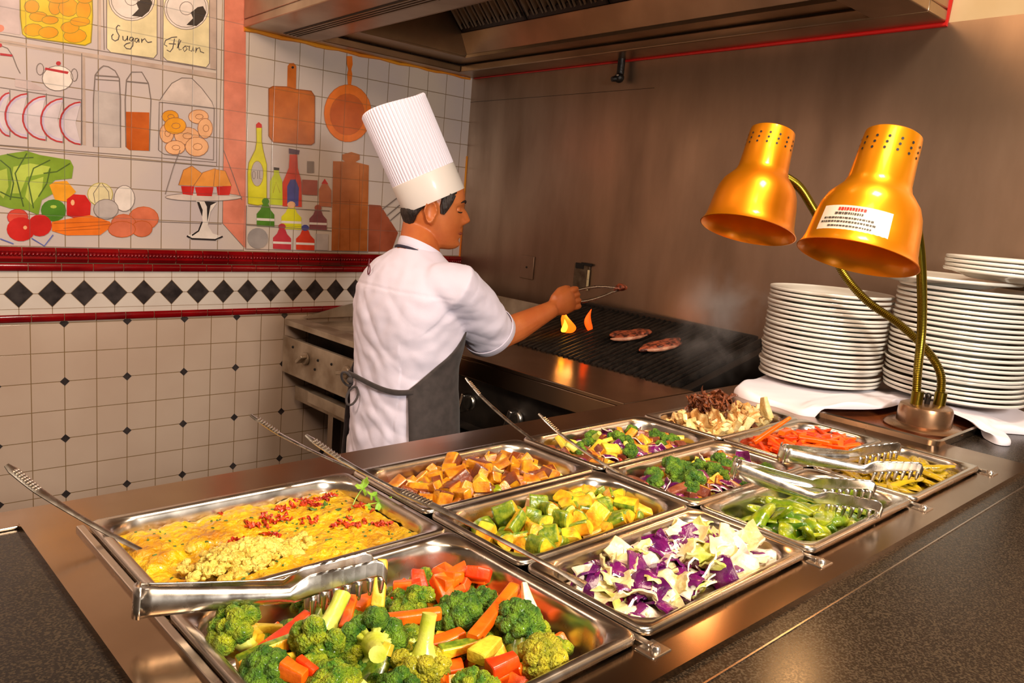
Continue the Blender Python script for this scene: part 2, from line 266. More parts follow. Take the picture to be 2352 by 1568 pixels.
  ("S","ink",0.0033,[(0.9516,1.9435),(0.9525,1.9311),(0.9587,1.9292),(0.9649,1.9367),(0.9665,1.9464),(0.9671,1.9314)]),
  ("S","ink",0.0033,[(0.9837,1.945),(0.9759,1.9435),(0.9727,1.935),(0.979,1.9315),(0.9847,1.9405),(0.9853,1.9444),(0.9838,1.9182),(0.976,1.9056),(0.9634,1.9049),(0.9557,1.9122),(0.9634,1.9206),(0.9759,1.9262)]),
  ("S","ink",0.0033,[(1.0004,1.9451),(0.9922,1.9426),(0.99,1.9336),(0.9964,1.931),(1.0011,1.9398),(1.0027,1.9446),(1.0037,1.9321)]),
  ("S","ink",0.0033,[(1.0122,1.9464),(1.0132,1.9332),(1.0157,1.9427),(1.0234,1.9486),(1.0273,1.9423),(1.0331,1.9377),(1.0466,1.9428)])],
 "painted_flour_canister":[("F","cream",0,[(1.0825,2.1096),(1.0846,1.9004),(1.0989,1.8889),(1.2368,1.89),(1.2487,1.9065),(1.2439,2.1464)]),
  ("S","grey",0.0025,[(1.0825,2.1096),(1.0846,1.9004),(1.0989,1.8889),(1.2368,1.89),(1.2487,1.9065),(1.2439,2.1464)]),
  ("F","tilew",0,[(1.2419,2.095),(1.2395,2.0757),(1.2319,2.0565),(1.2194,2.0389),(1.2032,2.0241),(1.1843,2.013),(1.1641,2.0065),(1.144,2.0049),(1.1254,2.0083),(1.1095,2.0164),(1.0974,2.0285),(1.0897,2.0438),(1.0869,2.0614),(1.0893,2.08),(1.0966,2.0985),(1.1084,2.1156),(1.1239,2.1303),(1.1422,2.1416),(1.162,2.1486),(1.1821,2.1508),(1.201,2.1481),(1.2176,2.1405),(1.2305,2.1286),(1.2388,2.113)]),
  ("S","grey",0.0020,[(1.2419,2.095),(1.2395,2.0757),(1.2319,2.0565),(1.2194,2.0389),(1.2032,2.0241),(1.1843,2.013),(1.1641,2.0065),(1.144,2.0049),(1.1254,2.0083),(1.1095,2.0164),(1.0974,2.0285),(1.0897,2.0438),(1.0869,2.0614),(1.0893,2.08),(1.0966,2.0985),(1.1084,2.1156),(1.1239,2.1303),(1.1422,2.1416),(1.162,2.1486),(1.1821,2.1508),(1.201,2.1481),(1.2176,2.1405),(1.2305,2.1286),(1.2388,2.113),(1.2419,2.095)]),
  ("S","grey",0.0020,[(1.2339,2.0932),(1.2317,2.076),(1.2249,2.0588),(1.2137,2.0431),(1.1991,2.0298),(1.1821,2.0198),(1.164,2.014),(1.1459,2.0125),(1.1292,2.0155),(1.1148,2.0227),(1.1038,2.0335),(1.0969,2.0473),(1.0944,2.063),(1.0966,2.0797),(1.1032,2.0963),(1.1138,2.1117),(1.1278,2.1249),(1.1442,2.135),(1.1621,2.1412),(1.1802,2.1433),(1.1972,2.1408),(1.2121,2.134),(1.2237,2.1233),(1.2311,2.1094),(1.2339,2.0932)]),
  ("S","grey",0.0020,[(1.1864,2.0829),(1.1842,2.0727),(1.1779,2.0636),(1.1685,2.0573),(1.1582,2.0551),(1.1488,2.0574),(1.1423,2.0638),(1.1399,2.0729),(1.1421,2.0829),(1.1484,2.092),(1.1576,2.0983),(1.1679,2.1006),(1.1773,2.0984),(1.1839,2.0921),(1.1864,2.0829)]),
  ("F","black",0,[(1.1639,2.0222),(1.1869,2.0494),(1.1788,2.0664),(1.202,2.0901),(1.2218,2.0981),(1.2342,2.0782),(1.2227,2.0493),(1.1992,2.0256)]),
  ("S","ink",0.0030,[(1.1319,1.9753),(1.1135,1.97),(1.092,1.9558),(1.0881,1.9412),(1.0984,1.9375)]),
  ("S","ink",0.0030,[(1.1233,1.968),(1.1174,1.9344),(1.1083,1.9209),(1.0968,1.925)]),
  ("S","ink",0.0030,[(1.1035,1.9474),(1.1281,1.9504)]),
  ("S","ink",0.0030,[(1.1329,1.9373),(1.1454,1.9666),(1.1395,1.9694),(1.1357,1.949),(1.14,1.9329),(1.1475,1.9366)]),
  ("S","ink",0.0030,[(1.1614,1.951),(1.1521,1.9408),(1.1582,1.9306),(1.1674,1.9408),(1.1614,1.951),(1.1732,1.9504)]),
  ("S","ink",0.0030,[(1.1761,1.9538),(1.1746,1.9382),(1.1841,1.9365),(1.1898,1.9535),(1.1912,1.9378)]),
  ("S","ink",0.0030,[(1.1993,1.9524),(1.1984,1.934),(1.203,1.9491),(1.2119,1.9542),(1.2152,1.941),(1.2285,1.9389)])],
 "painted_sugar_bowl":[("F","tilew",0,[(0.7977,1.7809),(0.7948,1.7669),(0.7868,1.7538),(0.7747,1.7431),(0.7599,1.7361),(0.7444,1.7338),(0.73,1.7362),(0.7184,1.7431),(0.7109,1.7536),(0.7084,1.7664),(0.7113,1.78),(0.719,1.7929),(0.7308,1.8035),(0.7453,1.8106),(0.7607,1.8133),(0.7753,1.8111),(0.7873,1.8044),(0.795,1.7939)]),
  ("S","grey",0.0020,[(0.7977,1.7809),(0.7948,1.7669),(0.7868,1.7538),(0.7747,1.7431),(0.7599,1.7361),(0.7444,1.7338),(0.73,1.7362),(0.7184,1.7431),(0.7109,1.7536),(0.7084,1.7664),(0.7113,1.78),(0.719,1.7929),(0.7308,1.8035),(0.7453,1.8106),(0.7607,1.8133),(0.7753,1.8111),(0.7873,1.8044),(0.795,1.7939),(0.7977,1.7809)]),
  ("F","crimson",0,[(0.7179,1.8014),(0.7855,1.7998),(0.782,1.7914),(0.7159,1.7943)]),
  ("F","crimson",0,[(0.7628,1.822),(0.7613,1.8178),(0.7577,1.8147),(0.7532,1.8139),(0.7496,1.8157),(0.7482,1.8195),(0.7497,1.8237),(0.7533,1.8267),(0.7578,1.8275),(0.7614,1.8257)]),
  ("S","grey",0.0020,[(0.7131,1.7954),(0.7116,1.7862),(0.7077,1.7789),(0.7024,1.7757),(0.6973,1.7772),(0.6936,1.7832),(0.6923,1.7919),(0.6939,1.8011),(0.6977,1.8083),(0.703,1.8116),(0.7081,1.8101),(0.7118,1.8042),(0.7131,1.7954)]),
  ("S","grey",0.0020,[(0.8117,1.7937),(0.8103,1.7834),(0.8066,1.7755),(0.8016,1.772),(0.7966,1.7739),(0.7931,1.7806),(0.7918,1.7904),(0.7932,1.8006),(0.7969,1.8085),(0.8019,1.812),(0.8068,1.8102),(0.8104,1.8035),(0.8117,1.7937)])],
 "painted_teapot":[("S","grey",0.0025,[(0.5941,1.846),(0.614,1.8409),(0.6271,1.8209),(0.6379,1.7902),(0.6467,1.7715)]),
  ("F","crimson",0,[(0.5937,1.8233),(0.6272,1.8244),(0.6257,1.8181),(0.5935,1.8163)]),
  ("F","crimson",0,[(0.5995,1.847),(0.5986,1.8434),(0.5963,1.8408),(0.5935,1.8403),(0.5914,1.842),(0.5906,1.8454),(0.5915,1.849),(0.5938,1.8516),(0.5965,1.8521),(0.5987,1.8504)]),
  ("F","mauve",0,[(0.6327,1.7566),(0.674,1.7531),(0.7208,1.7296),(0.6782,1.7257),(0.6322,1.7287)])],
 "painted_plate_rack":[("F","lilac",0,[(0.6162,1.7051),(0.6069,1.7007),(0.5983,1.6917),(0.5911,1.679),(0.5859,1.6633),(0.583,1.646),(0.5826,1.6284),(0.5848,1.6117),(0.5894,1.5973),(0.5961,1.5862),(0.6044,1.5794),(0.6137,1.5774),(0.6003,1.6396)]),
  ("S","lilac2",0.0050,[(0.6162,1.7001),(0.6076,1.696),(0.5997,1.6878),(0.5931,1.676),(0.5882,1.6616),(0.5855,1.6457),(0.5852,1.6294),(0.5872,1.6141),(0.5915,1.6008),(0.5977,1.5906),(0.6054,1.5843),(0.6139,1.5825)]),
  ("S","crimson",0.0043,[(0.6161,1.7075),(0.606,1.7028),(0.5966,1.6934),(0.5888,1.6801),(0.583,1.6639),(0.5799,1.6459),(0.5795,1.6277),(0.5819,1.6104),(0.587,1.5955),(0.5943,1.584),(0.6034,1.577),(0.6136,1.575)]),
  ("S","grey",0.0020,[(0.6176,1.7166),(0.6148,1.5721)]),
  ("F","lilac",0,[(0.6648,1.7095),(0.6484,1.7039),(0.6334,1.6937),(0.621,1.6798),(0.6121,1.6632),(0.6073,1.6451),(0.6069,1.6269),(0.6111,1.61),(0.6194,1.5955),(0.6314,1.5847),(0.6462,1.5783),(0.6627,1.577),(0.6496,1.6416)]),
  ("S","lilac2",0.0050,[(0.6648,1.7044),(0.6492,1.6992),(0.6349,1.6897),(0.623,1.6768),(0.6145,1.6614),(0.6099,1.6447),(0.6095,1.628),(0.6135,1.6123),(0.6215,1.599),(0.633,1.5891),(0.6471,1.5833),(0.6628,1.5822)]),
  ("S","crimson",0.0043,[(0.6648,1.7118),(0.6475,1.706),(0.6317,1.6954),(0.6186,1.6809),(0.6092,1.6637),(0.6041,1.645),(0.6038,1.6262),(0.6081,1.6086),(0.6169,1.5937),(0.6296,1.5825),(0.6452,1.5759),(0.6625,1.5746)]),
  ("S","grey",0.0020,[(0.6671,1.7212),(0.6647,1.5717)]),
  ("F","lilac",0,[(0.7169,1.7097),(0.6993,1.7039),(0.6832,1.6936),(0.67,1.6796),(0.6605,1.6628),(0.6554,1.6447),(0.655,1.6265),(0.6596,1.6096),(0.6686,1.5951),(0.6816,1.5844),(0.6975,1.5781),(0.7151,1.5769),(0.7015,1.6417)]),
  ("S","lilac2",0.0050,[(0.7169,1.7045),(0.7001,1.6991),(0.6847,1.6896),(0.672,1.6766),(0.6629,1.6611),(0.658,1.6444),(0.6577,1.6276),(0.6621,1.612),(0.6708,1.5987),(0.6832,1.5889),(0.6984,1.5832),(0.7153,1.5822)]),
  ("S","crimson",0.0043,[(0.7168,1.7121),(0.6983,1.7061),(0.6814,1.6953),(0.6675,1.6807),(0.6575,1.6634),(0.6521,1.6446),(0.6518,1.6258),(0.6566,1.6082),(0.6661,1.5933),(0.6797,1.5821),(0.6964,1.5757),(0.715,1.5744)]),
  ("S","grey",0.0020,[(0.7193,1.7216),(0.7173,1.5716)]),
  ("F","lilac",0,[(0.7663,1.7093),(0.7491,1.7036),(0.7335,1.6933),(0.7205,1.6793),(0.7113,1.6625),(0.7063,1.6443),(0.7061,1.6259),(0.7105,1.6089),(0.7194,1.5943),(0.7321,1.5834),(0.7477,1.577),(0.765,1.5757),(0.7507,1.6408)]),
  ("S","lilac2",0.0050,[(0.7664,1.7041),(0.7499,1.6988),(0.735,1.6892),(0.7226,1.6762),(0.7138,1.6607),(0.7091,1.6439),(0.7088,1.627),(0.7131,1.6113),(0.7216,1.5979),(0.7338,1.5879),(0.7486,1.5821),(0.7651,1.581)]),
  ("S","crimson",0.0043,[(0.7662,1.7117),(0.7481,1.7058),(0.7316,1.6951),(0.718,1.6805),(0.7082,1.6631),(0.703,1.6442),(0.7028,1.6252),(0.7075,1.6075),(0.7168,1.5924),(0.7302,1.5811),(0.7466,1.5745),(0.7648,1.5732)]),
  ("S","grey",0.0020,[(0.7686,1.7213),(0.7671,1.5703)]),
  ("F","lilac",0,[(0.82,1.7062),(0.8033,1.7007),(0.7881,1.6906),(0.7756,1.6768),(0.7666,1.6603),(0.7618,1.6423),(0.7616,1.6242),(0.7661,1.6074),(0.7748,1.593),(0.7871,1.5822),(0.8023,1.5758),(0.8191,1.5745),(0.804,1.6386)]),
  ("S","lilac2",0.0050,[(0.8201,1.7009),(0.8041,1.6958),(0.7897,1.6864),(0.7777,1.6737),(0.7692,1.6585),(0.7647,1.642),(0.7645,1.6253),(0.7687,1.6098),(0.777,1.5966),(0.7888,1.5868),(0.8032,1.581),(0.8192,1.5799)]),
  ("S","crimson",0.0043,[(0.8199,1.7087),(0.8022,1.7029),(0.7862,1.6924),(0.7729,1.678),(0.7635,1.6609),(0.7584,1.6422),(0.7582,1.6235),(0.7629,1.606),(0.7721,1.5911),(0.7852,1.5799),(0.8012,1.5733),(0.819,1.5719)]),
  ("S","grey",0.0020,[(0.8222,1.7184),(0.8212,1.569)])],
 "painted_pasta_jar":[("F","greyfill",0,[(0.862,1.7511),(0.9405,1.7603),(0.9433,1.575),(0.8586,1.5687)]),
  ("S","grey",0.0030,[(0.8586,1.5687),(0.8593,1.7211),(0.8648,1.8024),(0.8803,1.8264),(0.8906,1.8362),(0.9062,1.8362),(0.9272,1.8263),(0.9405,1.804),(0.9443,1.7334),(0.9444,1.5751)]),
  ("S","grey",0.0037,[(0.8658,1.8015),(0.9389,1.8081)]),
  ("S","grey",0.0025,[(0.8658,1.7892),(0.9399,1.7958)])],
 "painted_spice_bottle":[("F","rust",0,[(0.9621,1.6972),(1.0393,1.7049),(1.039,1.5737),(0.9733,1.5697),(0.9607,1.5797)]),
  ("S","grey",0.0030,[(0.9623,1.5798),(0.9593,1.7356),(0.9635,1.8023),(0.9807,1.8314),(1.0134,1.8369),(1.0358,1.8028),(1.0446,1.748),(1.0401,1.5738)]),
  ("S","grey",0.0037,[(0.9646,1.7981),(1.033,1.8023)])],
 "painted_cookie_jar":[("F","taupe2",0,[(1.0757,1.7525),(1.0898,1.7773),(1.1153,1.8153),(1.15,1.8392),(1.1856,1.8438),(1.2223,1.8148),(1.26,1.7733),(1.2699,1.7509),(1.0729,1.7453)]),
  ("S","grey",0.0028,[(1.0757,1.7525),(1.0898,1.7773),(1.1153,1.8153),(1.15,1.8392),(1.1856,1.8438),(1.2223,1.8148),(1.26,1.7733),(1.2699,1.7509),(1.0729,1.7453),(1.0715,1.58),(1.0918,1.5676),(1.2706,1.5645),(1.2699,1.7509)]),
  ("F","peach",0,[(1.1243,1.6439),(1.122,1.629),(1.1153,1.6165),(1.1056,1.6089),(1.0947,1.6077),(1.0849,1.6131),(1.0781,1.624),(1.0756,1.6382),(1.0778,1.6529),(1.0844,1.6653),(1.0941,1.673),(1.1049,1.6743),(1.1148,1.6691),(1.1217,1.6583)]),
  ("S","brownl",0.0020,[(1.1243,1.6439),(1.122,1.629),(1.1153,1.6165),(1.1056,1.6089),(1.0947,1.6077),(1.0849,1.6131),(1.0781,1.624),(1.0756,1.6382),(1.0778,1.6529),(1.0844,1.6653),(1.0941,1.673),(1.1049,1.6743),(1.1148,1.6691),(1.1217,1.6583),(1.1243,1.6439)]),
  ("S","brownl",0.0020,[(1.1125,1.6425),(1.1097,1.6339),(1.1028,1.6296),(1.0959,1.6323),(1.093,1.6402),(1.0957,1.6489),(1.1026,1.6531),(1.1095,1.6505),(1.1125,1.6425)]),
  ("F","peach",0,[(1.2487,1.7183),(1.2453,1.707),(1.2352,1.6971),(1.2205,1.6904),(1.2042,1.6883),(1.1896,1.6913),(1.1794,1.6985),(1.1757,1.7087),(1.1791,1.7198),(1.1889,1.7297),(1.2034,1.7364),(1.2196,1.7387),(1.2344,1.7359),(1.2448,1.7286)]),
  ("S","brownl",0.0020,[(1.2487,1.7183),(1.2453,1.707),(1.2352,1.6971),(1.2205,1.6904),(1.2042,1.6883),(1.1896,1.6913),(1.1794,1.6985),(1.1757,1.7087),(1.1791,1.7198),(1.1889,1.7297),(1.2034,1.7364),(1.2196,1.7387),(1.2344,1.7359),(1.2448,1.7286),(1.2487,1.7183)]),
  ("S","brownl",0.0020,[(1.2296,1.7158),(1.2254,1.7091),(1.2151,1.7052),(1.2047,1.7064),(1.2004,1.712),(1.2045,1.7186),(1.2148,1.7225),(1.2252,1.7214),(1.2296,1.7158)]),
  ("F","peach",0,[(1.2651,1.6786),(1.2626,1.6627),(1.2551,1.6493),(1.244,1.6411),(1.2316,1.6396),(1.2204,1.6453),(1.2126,1.6567),(1.2096,1.6718),(1.212,1.6875),(1.2194,1.7008),(1.2304,1.7091),(1.2427,1.7107),(1.254,1.7053),(1.262,1.6938)]),
  ("S","brownl",0.0020,[(1.2651,1.6786),(1.2626,1.6627),(1.2551,1.6493),(1.244,1.6411),(1.2316,1.6396),(1.2204,1.6453),(1.2126,1.6567),(1.2096,1.6718),(1.212,1.6875),(1.2194,1.7008),(1.2304,1.7091),(1.2427,1.7107),(1.254,1.7053),(1.262,1.6938),(1.2651,1.6786)]),
  ("S","brownl",0.0020,[(1.2514,1.6769),(1.2483,1.6677),(1.2405,1.6631),(1.2326,1.6658),(1.2292,1.6742),(1.2322,1.6834),(1.24,1.6881),(1.248,1.6854),(1.2514,1.6769)]),
  ("F","gold",0,[(1.14,1.704),(1.1373,1.6941),(1.1292,1.6854),(1.1175,1.6796),(1.1046,1.678),(1.0929,1.6807),(1.0849,1.6873),(1.0819,1.6964),(1.0847,1.7062),(1.0926,1.7148),(1.1041,1.7206),(1.117,1.7223),(1.1288,1.7197),(1.137,1.7132)]),
  ("S","brownl",0.0020,[(1.14,1.704),(1.1373,1.6941),(1.1292,1.6854),(1.1175,1.6796),(1.1046,1.678),(1.0929,1.6807),(1.0849,1.6873),(1.0819,1.6964),(1.0847,1.7062),(1.0926,1.7148),(1.1041,1.7206),(1.117,1.7223),(1.1288,1.7197),(1.137,1.7132),(1.14,1.704)]),
  ("S","brownl",0.0020,[(1.1254,1.7021),(1.122,1.6962),(1.1138,1.6929),(1.1055,1.6941),(1.1021,1.699),(1.1054,1.7049),(1.1136,1.7082),(1.1219,1.7071),(1.1254,1.7021)]),
  ("F","peach",0,[(1.2161,1.6459),(1.2118,1.632),(1.1993,1.6198),(1.1812,1.6119),(1.1611,1.6097),(1.1431,1.6136),(1.1307,1.6228),(1.1262,1.6354),(1.1304,1.6491),(1.1425,1.6611),(1.1603,1.6691),(1.1803,1.6716),(1.1985,1.6679),(1.2114,1.6587)]),
  ("S","brownl",0.0020,[(1.2161,1.6459),(1.2118,1.632),(1.1993,1.6198),(1.1812,1.6119),(1.1611,1.6097),(1.1431,1.6136),(1.1307,1.6228),(1.1262,1.6354),(1.1304,1.6491),(1.1425,1.6611),(1.1603,1.6691),(1.1803,1.6716),(1.1985,1.6679),(1.2114,1.6587),(1.2161,1.6459)]),
  ("S","brownl",0.0020,[(1.1918,1.6431),(1.1866,1.6348),(1.1739,1.6302),(1.1611,1.6319),(1.1558,1.6389),(1.1609,1.647),(1.1735,1.6517),(1.1864,1.65),(1.1918,1.6431)]),
  ("F","peach",0,[(1.1653,1.5987),(1.1619,1.5876),(1.1521,1.5779),(1.1378,1.5717),(1.122,1.5701),(1.1079,1.5734),(1.0981,1.5809),(1.0945,1.5911),(1.0978,1.6021),(1.1075,1.6117),(1.1215,1.6179),(1.1372,1.6197),(1.1515,1.6166),(1.1616,1.6091)]),
  ("S","brownl",0.0020,[(1.1653,1.5987),(1.1619,1.5876),(1.1521,1.5779),(1.1378,1.5717),(1.122,1.5701),(1.1079,1.5734),(1.0981,1.5809),(1.0945,1.5911),(1.0978,1.6021),(1.1075,1.6117),(1.1215,1.6179),(1.1372,1.6197),(1.1515,1.6166),(1.1616,1.6091),(1.1653,1.5987)]),
  ("S","brownl",0.0020,[(1.1468,1.5967),(1.1427,1.5902),(1.1327,1.5866),(1.1226,1.5881),(1.1184,1.5937),(1.1225,1.6002),(1.1325,1.6038),(1.1425,1.6024),(1.1468,1.5967)]),
  ("F","peach",0,[(1.2508,1.6109),(1.2468,1.5953),(1.235,1.5819),(1.2178,1.5734),(1.1987,1.5715),(1.1815,1.5765),(1.1696,1.5872),(1.1653,1.6017),(1.1692,1.617),(1.1807,1.6302),(1.1976,1.6387),(1.2166,1.6409),(1.234,1.6362),(1.2462,1.6255)]),
  ("S","brownl",0.0020,[(1.2508,1.6109),(1.2468,1.5953),(1.235,1.5819),(1.2178,1.5734),(1.1987,1.5715),(1.1815,1.5765),(1.1696,1.5872),(1.1653,1.6017),(1.1692,1.617),(1.1807,1.6302),(1.1976,1.6387),(1.2166,1.6409),(1.234,1.6362),(1.2462,1.6255),(1.2508,1.6109)]),
  ("S","brownl",0.0020,[(1.2279,1.6084),(1.223,1.5993),(1.2109,1.5945),(1.1988,1.5967),(1.1936,1.6047),(1.1985,1.6138),(1.2105,1.6186),(1.2227,1.6164),(1.2279,1.6084)]),
  ("F","gold",0,[(1.1678,1.6755),(1.1641,1.6623),(1.1533,1.6508),(1.1377,1.6433),(1.1204,1.6413),(1.1049,1.6451),(1.0942,1.6538),(1.0903,1.6659),(1.0939,1.6788),(1.1044,1.6902),(1.1198,1.6977),(1.137,1.7),(1.1527,1.6964),(1.1637,1.6877)]),
  ("S","brownl",0.0020,[(1.1678,1.6755),(1.1641,1.6623),(1.1533,1.6508),(1.1377,1.6433),(1.1204,1.6413),(1.1049,1.6451),(1.0942,1.6538),(1.0903,1.6659),(1.0939,1.6788),(1.1044,1.6902),(1.1198,1.6977),(1.137,1.7),(1.1527,1.6964),(1.1637,1.6877),(1.1678,1.6755)]),
  ("S","brownl",0.0020,[(1.1472,1.6729),(1.1427,1.6652),(1.1318,1.6608),(1.1208,1.6625),(1.1162,1.6691),(1.1206,1.6768),(1.1315,1.6812),(1.1425,1.6796),(1.1472,1.6729)])],
 "painted_lettuce":[("F","lettuce",0,[(0.569,1.5068),(0.6146,1.5217),(0.6611,1.5343),(0.6989,1.5251),(0.7424,1.5214),(0.787,1.5177),(0.7968,1.4968),(0.7915,1.4581),(0.7416,1.4486),(0.7266,1.4313),(0.7361,1.4049),(0.7017,1.3809),(0.6913,1.3317),(0.658,1.346),(0.6112,1.3487),(0.5658,1.3618)]),
  ("F","lettuce2",0,[(0.623,1.481),(0.6699,1.4958),(0.7274,1.4905),(0.7174,1.4682),(0.6598,1.4527),(0.6401,1.3982),(0.6121,1.3963)]),
  ("F","lettuce2",0,[(0.6642,1.4371),(0.7075,1.4566),(0.702,1.4079),(0.6726,1.363),(0.654,1.3885)]),
  ("F","lettuce2",0,[(0.577,1.4613),(0.6045,1.4741),(0.6079,1.417),(0.5934,1.3793),(0.5757,1.399)]),
  ("S","dgreen",0.0037,[(0.5868,1.4983),(0.6137,1.4749),(0.622,1.4285),(0.6117,1.3752)]),
  ("S","dgreen",0.0037,[(0.661,1.5265),(0.6272,1.4604),(0.6487,1.3562)]),
  ("S","dgreen",0.0037,[(0.7276,1.5119),(0.6792,1.4808),(0.6642,1.4318),(0.6772,1.3525)]),
  ("S","dgreen",0.0037,[(0.7869,1.5068),(0.7468,1.4761),(0.7077,1.4673)]),
  ("S","dgreen",0.0037,[(0.5847,1.3996),(0.6119,1.3857),(0.6492,1.3829)]),
  ("S","dgreen",0.0037,[(0.6054,1.5182),(0.6374,1.5084),(0.6797,1.5152)]),
  ("S","dgreen",0.0037,[(0.6922,1.3911),(0.717,1.4359),(0.7273,1.4851)])],
 "painted_vegetables":[("F","gold",0,[(0.7242,1.4311),(0.7415,1.4432),(0.7763,1.4487),(0.8038,1.4151),(0.7757,1.3801),(0.7408,1.3834)]),
  ("F","green",0,[(0.7734,1.3513),(0.7703,1.3372),(0.7619,1.325),(0.7495,1.3165),(0.735,1.3131),(0.7207,1.3151),(0.7088,1.3224),(0.7009,1.3336),(0.6983,1.3472),(0.7013,1.361),(0.7094,1.3731),(0.7216,1.3816),(0.7359,1.3853),(0.7503,1.3835),(0.7625,1.3764),(0.7706,1.3651)]),
  ("F","lettuce2",0,[(0.7455,1.3619),(0.7426,1.3578),(0.7355,1.3558),(0.7286,1.357),(0.7258,1.3607),(0.7287,1.3647),(0.7357,1.3667),(0.7427,1.3656)]),
  ("F","red",0,[(0.7757,1.3884),(0.7961,1.4063),(0.8319,1.406),(0.8499,1.3792),(0.8471,1.3397),(0.8056,1.3236),(0.7752,1.336)]),
  ("F","redor",0,[(0.661,1.3236),(0.6579,1.3123),(0.6495,1.3029),(0.6377,1.2974),(0.6248,1.2969),(0.6132,1.3013),(0.6054,1.3098),(0.6028,1.3207),(0.6059,1.3319),(0.614,1.3412),(0.6257,1.3468),(0.6386,1.3475),(0.6502,1.3432),(0.6582,1.3347)]),
  ("S","crimson",0.0020,[(0.661,1.3236),(0.6579,1.3123),(0.6495,1.3029),(0.6377,1.2974),(0.6248,1.2969),(0.6132,1.3013),(0.6054,1.3098),(0.6028,1.3207),(0.6059,1.3319),(0.614,1.3412),(0.6257,1.3468),(0.6386,1.3475),(0.6502,1.3432),(0.6582,1.3347),(0.661,1.3236)]),
  ("F","red",0,[(0.7299,1.2996),(0.7271,1.2856),(0.7192,1.2736),(0.7076,1.2653),(0.6942,1.2621),(0.6809,1.2644),(0.6697,1.2718),(0.6624,1.2831),(0.6601,1.2966),(0.6629,1.3104),(0.6705,1.3223),(0.6819,1.3306),(0.6952,1.334),(0.7085,1.332),(0.7199,1.3247),(0.7274,1.3134)]),
  ("F","red",0,[(0.6814,1.2851),(0.6787,1.2716),(0.6714,1.2595),(0.6603,1.2504),(0.6468,1.2454),(0.6327,1.245),(0.6196,1.2492),(0.609,1.2575),(0.6023,1.2688),(0.6002,1.2819),(0.6029,1.2951),(0.61,1.3069),(0.6208,1.316),(0.634,1.3212),(0.6481,1.3219),(0.6614,1.3179),(0.6721,1.3098),(0.6791,1.2983)]),
  ("F","peach",0,[(0.7994,1.3789),(0.7976,1.3717),(0.7932,1.3685),(0.789,1.3712),(0.7872,1.3781),(0.7891,1.3853),(0.7934,1.3884),(0.7977,1.3858)]),
  ("F","peach",0,[(0.658,1.2895),(0.6563,1.2849),(0.6522,1.2828),(0.6482,1.2846),(0.6466,1.2891),(0.6484,1.2937),(0.6524,1.2958),(0.6564,1.2941)]),
  ("F","orange",0,[(0.7301,1.3117),(0.8471,1.3397),(0.9108,1.32),(0.9151,1.3029),(0.8785,1.2728),(0.7746,1.2681),(0.7297,1.2815)]),
  ("S","rust",0.0025,[(0.735,1.3065),(0.9001,1.3195)]),
  ("S","rust",0.0025,[(0.7647,1.2911),(0.9108,1.3114)]),
  ("S","rust",0.0025,[(0.7396,1.2818),(0.8786,1.2946)]),
  ("F","cream",0,[(0.919,1.4147),(0.9166,1.4013),(0.9096,1.3892),(0.8988,1.38),(0.8858,1.3746),(0.872,1.3738),(0.8591,1.3776),(0.8487,1.3854),(0.842,1.3965),(0.8397,1.4093),(0.8421,1.4224),(0.8489,1.4343),(0.8594,1.4436),(0.8722,1.4491),(0.886,1.4501),(0.899,1.4466),(0.9096,1.4388),(0.9166,1.4278)]),
  ("S","ochre2",0.0020,[(0.919,1.4147),(0.9166,1.4013),(0.9096,1.3892),(0.8988,1.38),(0.8858,1.3746),(0.872,1.3738),(0.8591,1.3776),(0.8487,1.3854),(0.842,1.3965),(0.8397,1.4093),(0.8421,1.4224),(0.8489,1.4343),(0.8594,1.4436),(0.8722,1.4491),(0.886,1.4501),(0.899,1.4466),(0.9096,1.4388),(0.9166,1.4278),(0.919,1.4147)]),
  ("F","tilew",0,[(0.9915,1.4052),(0.9895,1.3896),(0.9835,1.3757),(0.9744,1.365),(0.9632,1.359),(0.9513,1.3584),(0.9402,1.3631),(0.9312,1.3726),(0.9254,1.3857),(0.9233,1.4008),(0.9254,1.4161),(0.9312,1.4299),(0.9401,1.4405),(0.9512,1.4466),(0.963,1.4475),(0.9741,1.443),(0.9833,1.4336),(0.9894,1.4205)]),
  ("S","grey",0.0020,[(0.9915,1.4052),(0.9895,1.3896),(0.9835,1.3757),(0.9744,1.365),(0.9632,1.359),(0.9513,1.3584),(0.9402,1.3631),(0.9312,1.3726),(0.9254,1.3857),(0.9233,1.4008),(0.9254,1.4161),(0.9312,1.4299),(0.9401,1.4405),(0.9512,1.4466),(0.963,1.4475),(0.9741,1.443),(0.9833,1.4336),(0.9894,1.4205),(0.9915,1.4052)]),
  ("F","greyfill",0,[(0.9375,1.3644),(0.935,1.3525),(0.928,1.3418),(0.9173,1.3335),(0.9043,1.3288),(0.8905,1.3282),(0.8777,1.3316),(0.8673,1.3387),(0.8605,1.3485),(0.8582,1.36),(0.8606,1.3717),(0.8674,1.3823),(0.8778,1.3905),(0.8907,1.3953),(0.9044,1.3962),(0.9174,1.393),(0.928,1.386),(0.935,1.3761)]),
  ("S","grey",0.0020,[(0.9375,1.3644),(0.935,1.3525),(0.928,1.3418),(0.9173,1.3335),(0.9043,1.3288),(0.8905,1.3282),(0.8777,1.3316),(0.8673,1.3387),(0.8605,1.3485),(0.8582,1.36),(0.8606,1.3717),(0.8674,1.3823),(0.8778,1.3905),(0.8907,1.3953),(0.9044,1.3962),(0.9174,1.393),(0.928,1.386),(0.935,1.3761),(0.9375,1.3644)]),
  ("S","grey",0.0020,[(0.8791,1.4485),(0.8579,1.4133),(0.863,1.38)]),
  ("S","grey",0.0020,[(0.8844,1.4489),(0.9056,1.4223),(0.9082,1.3941)]),
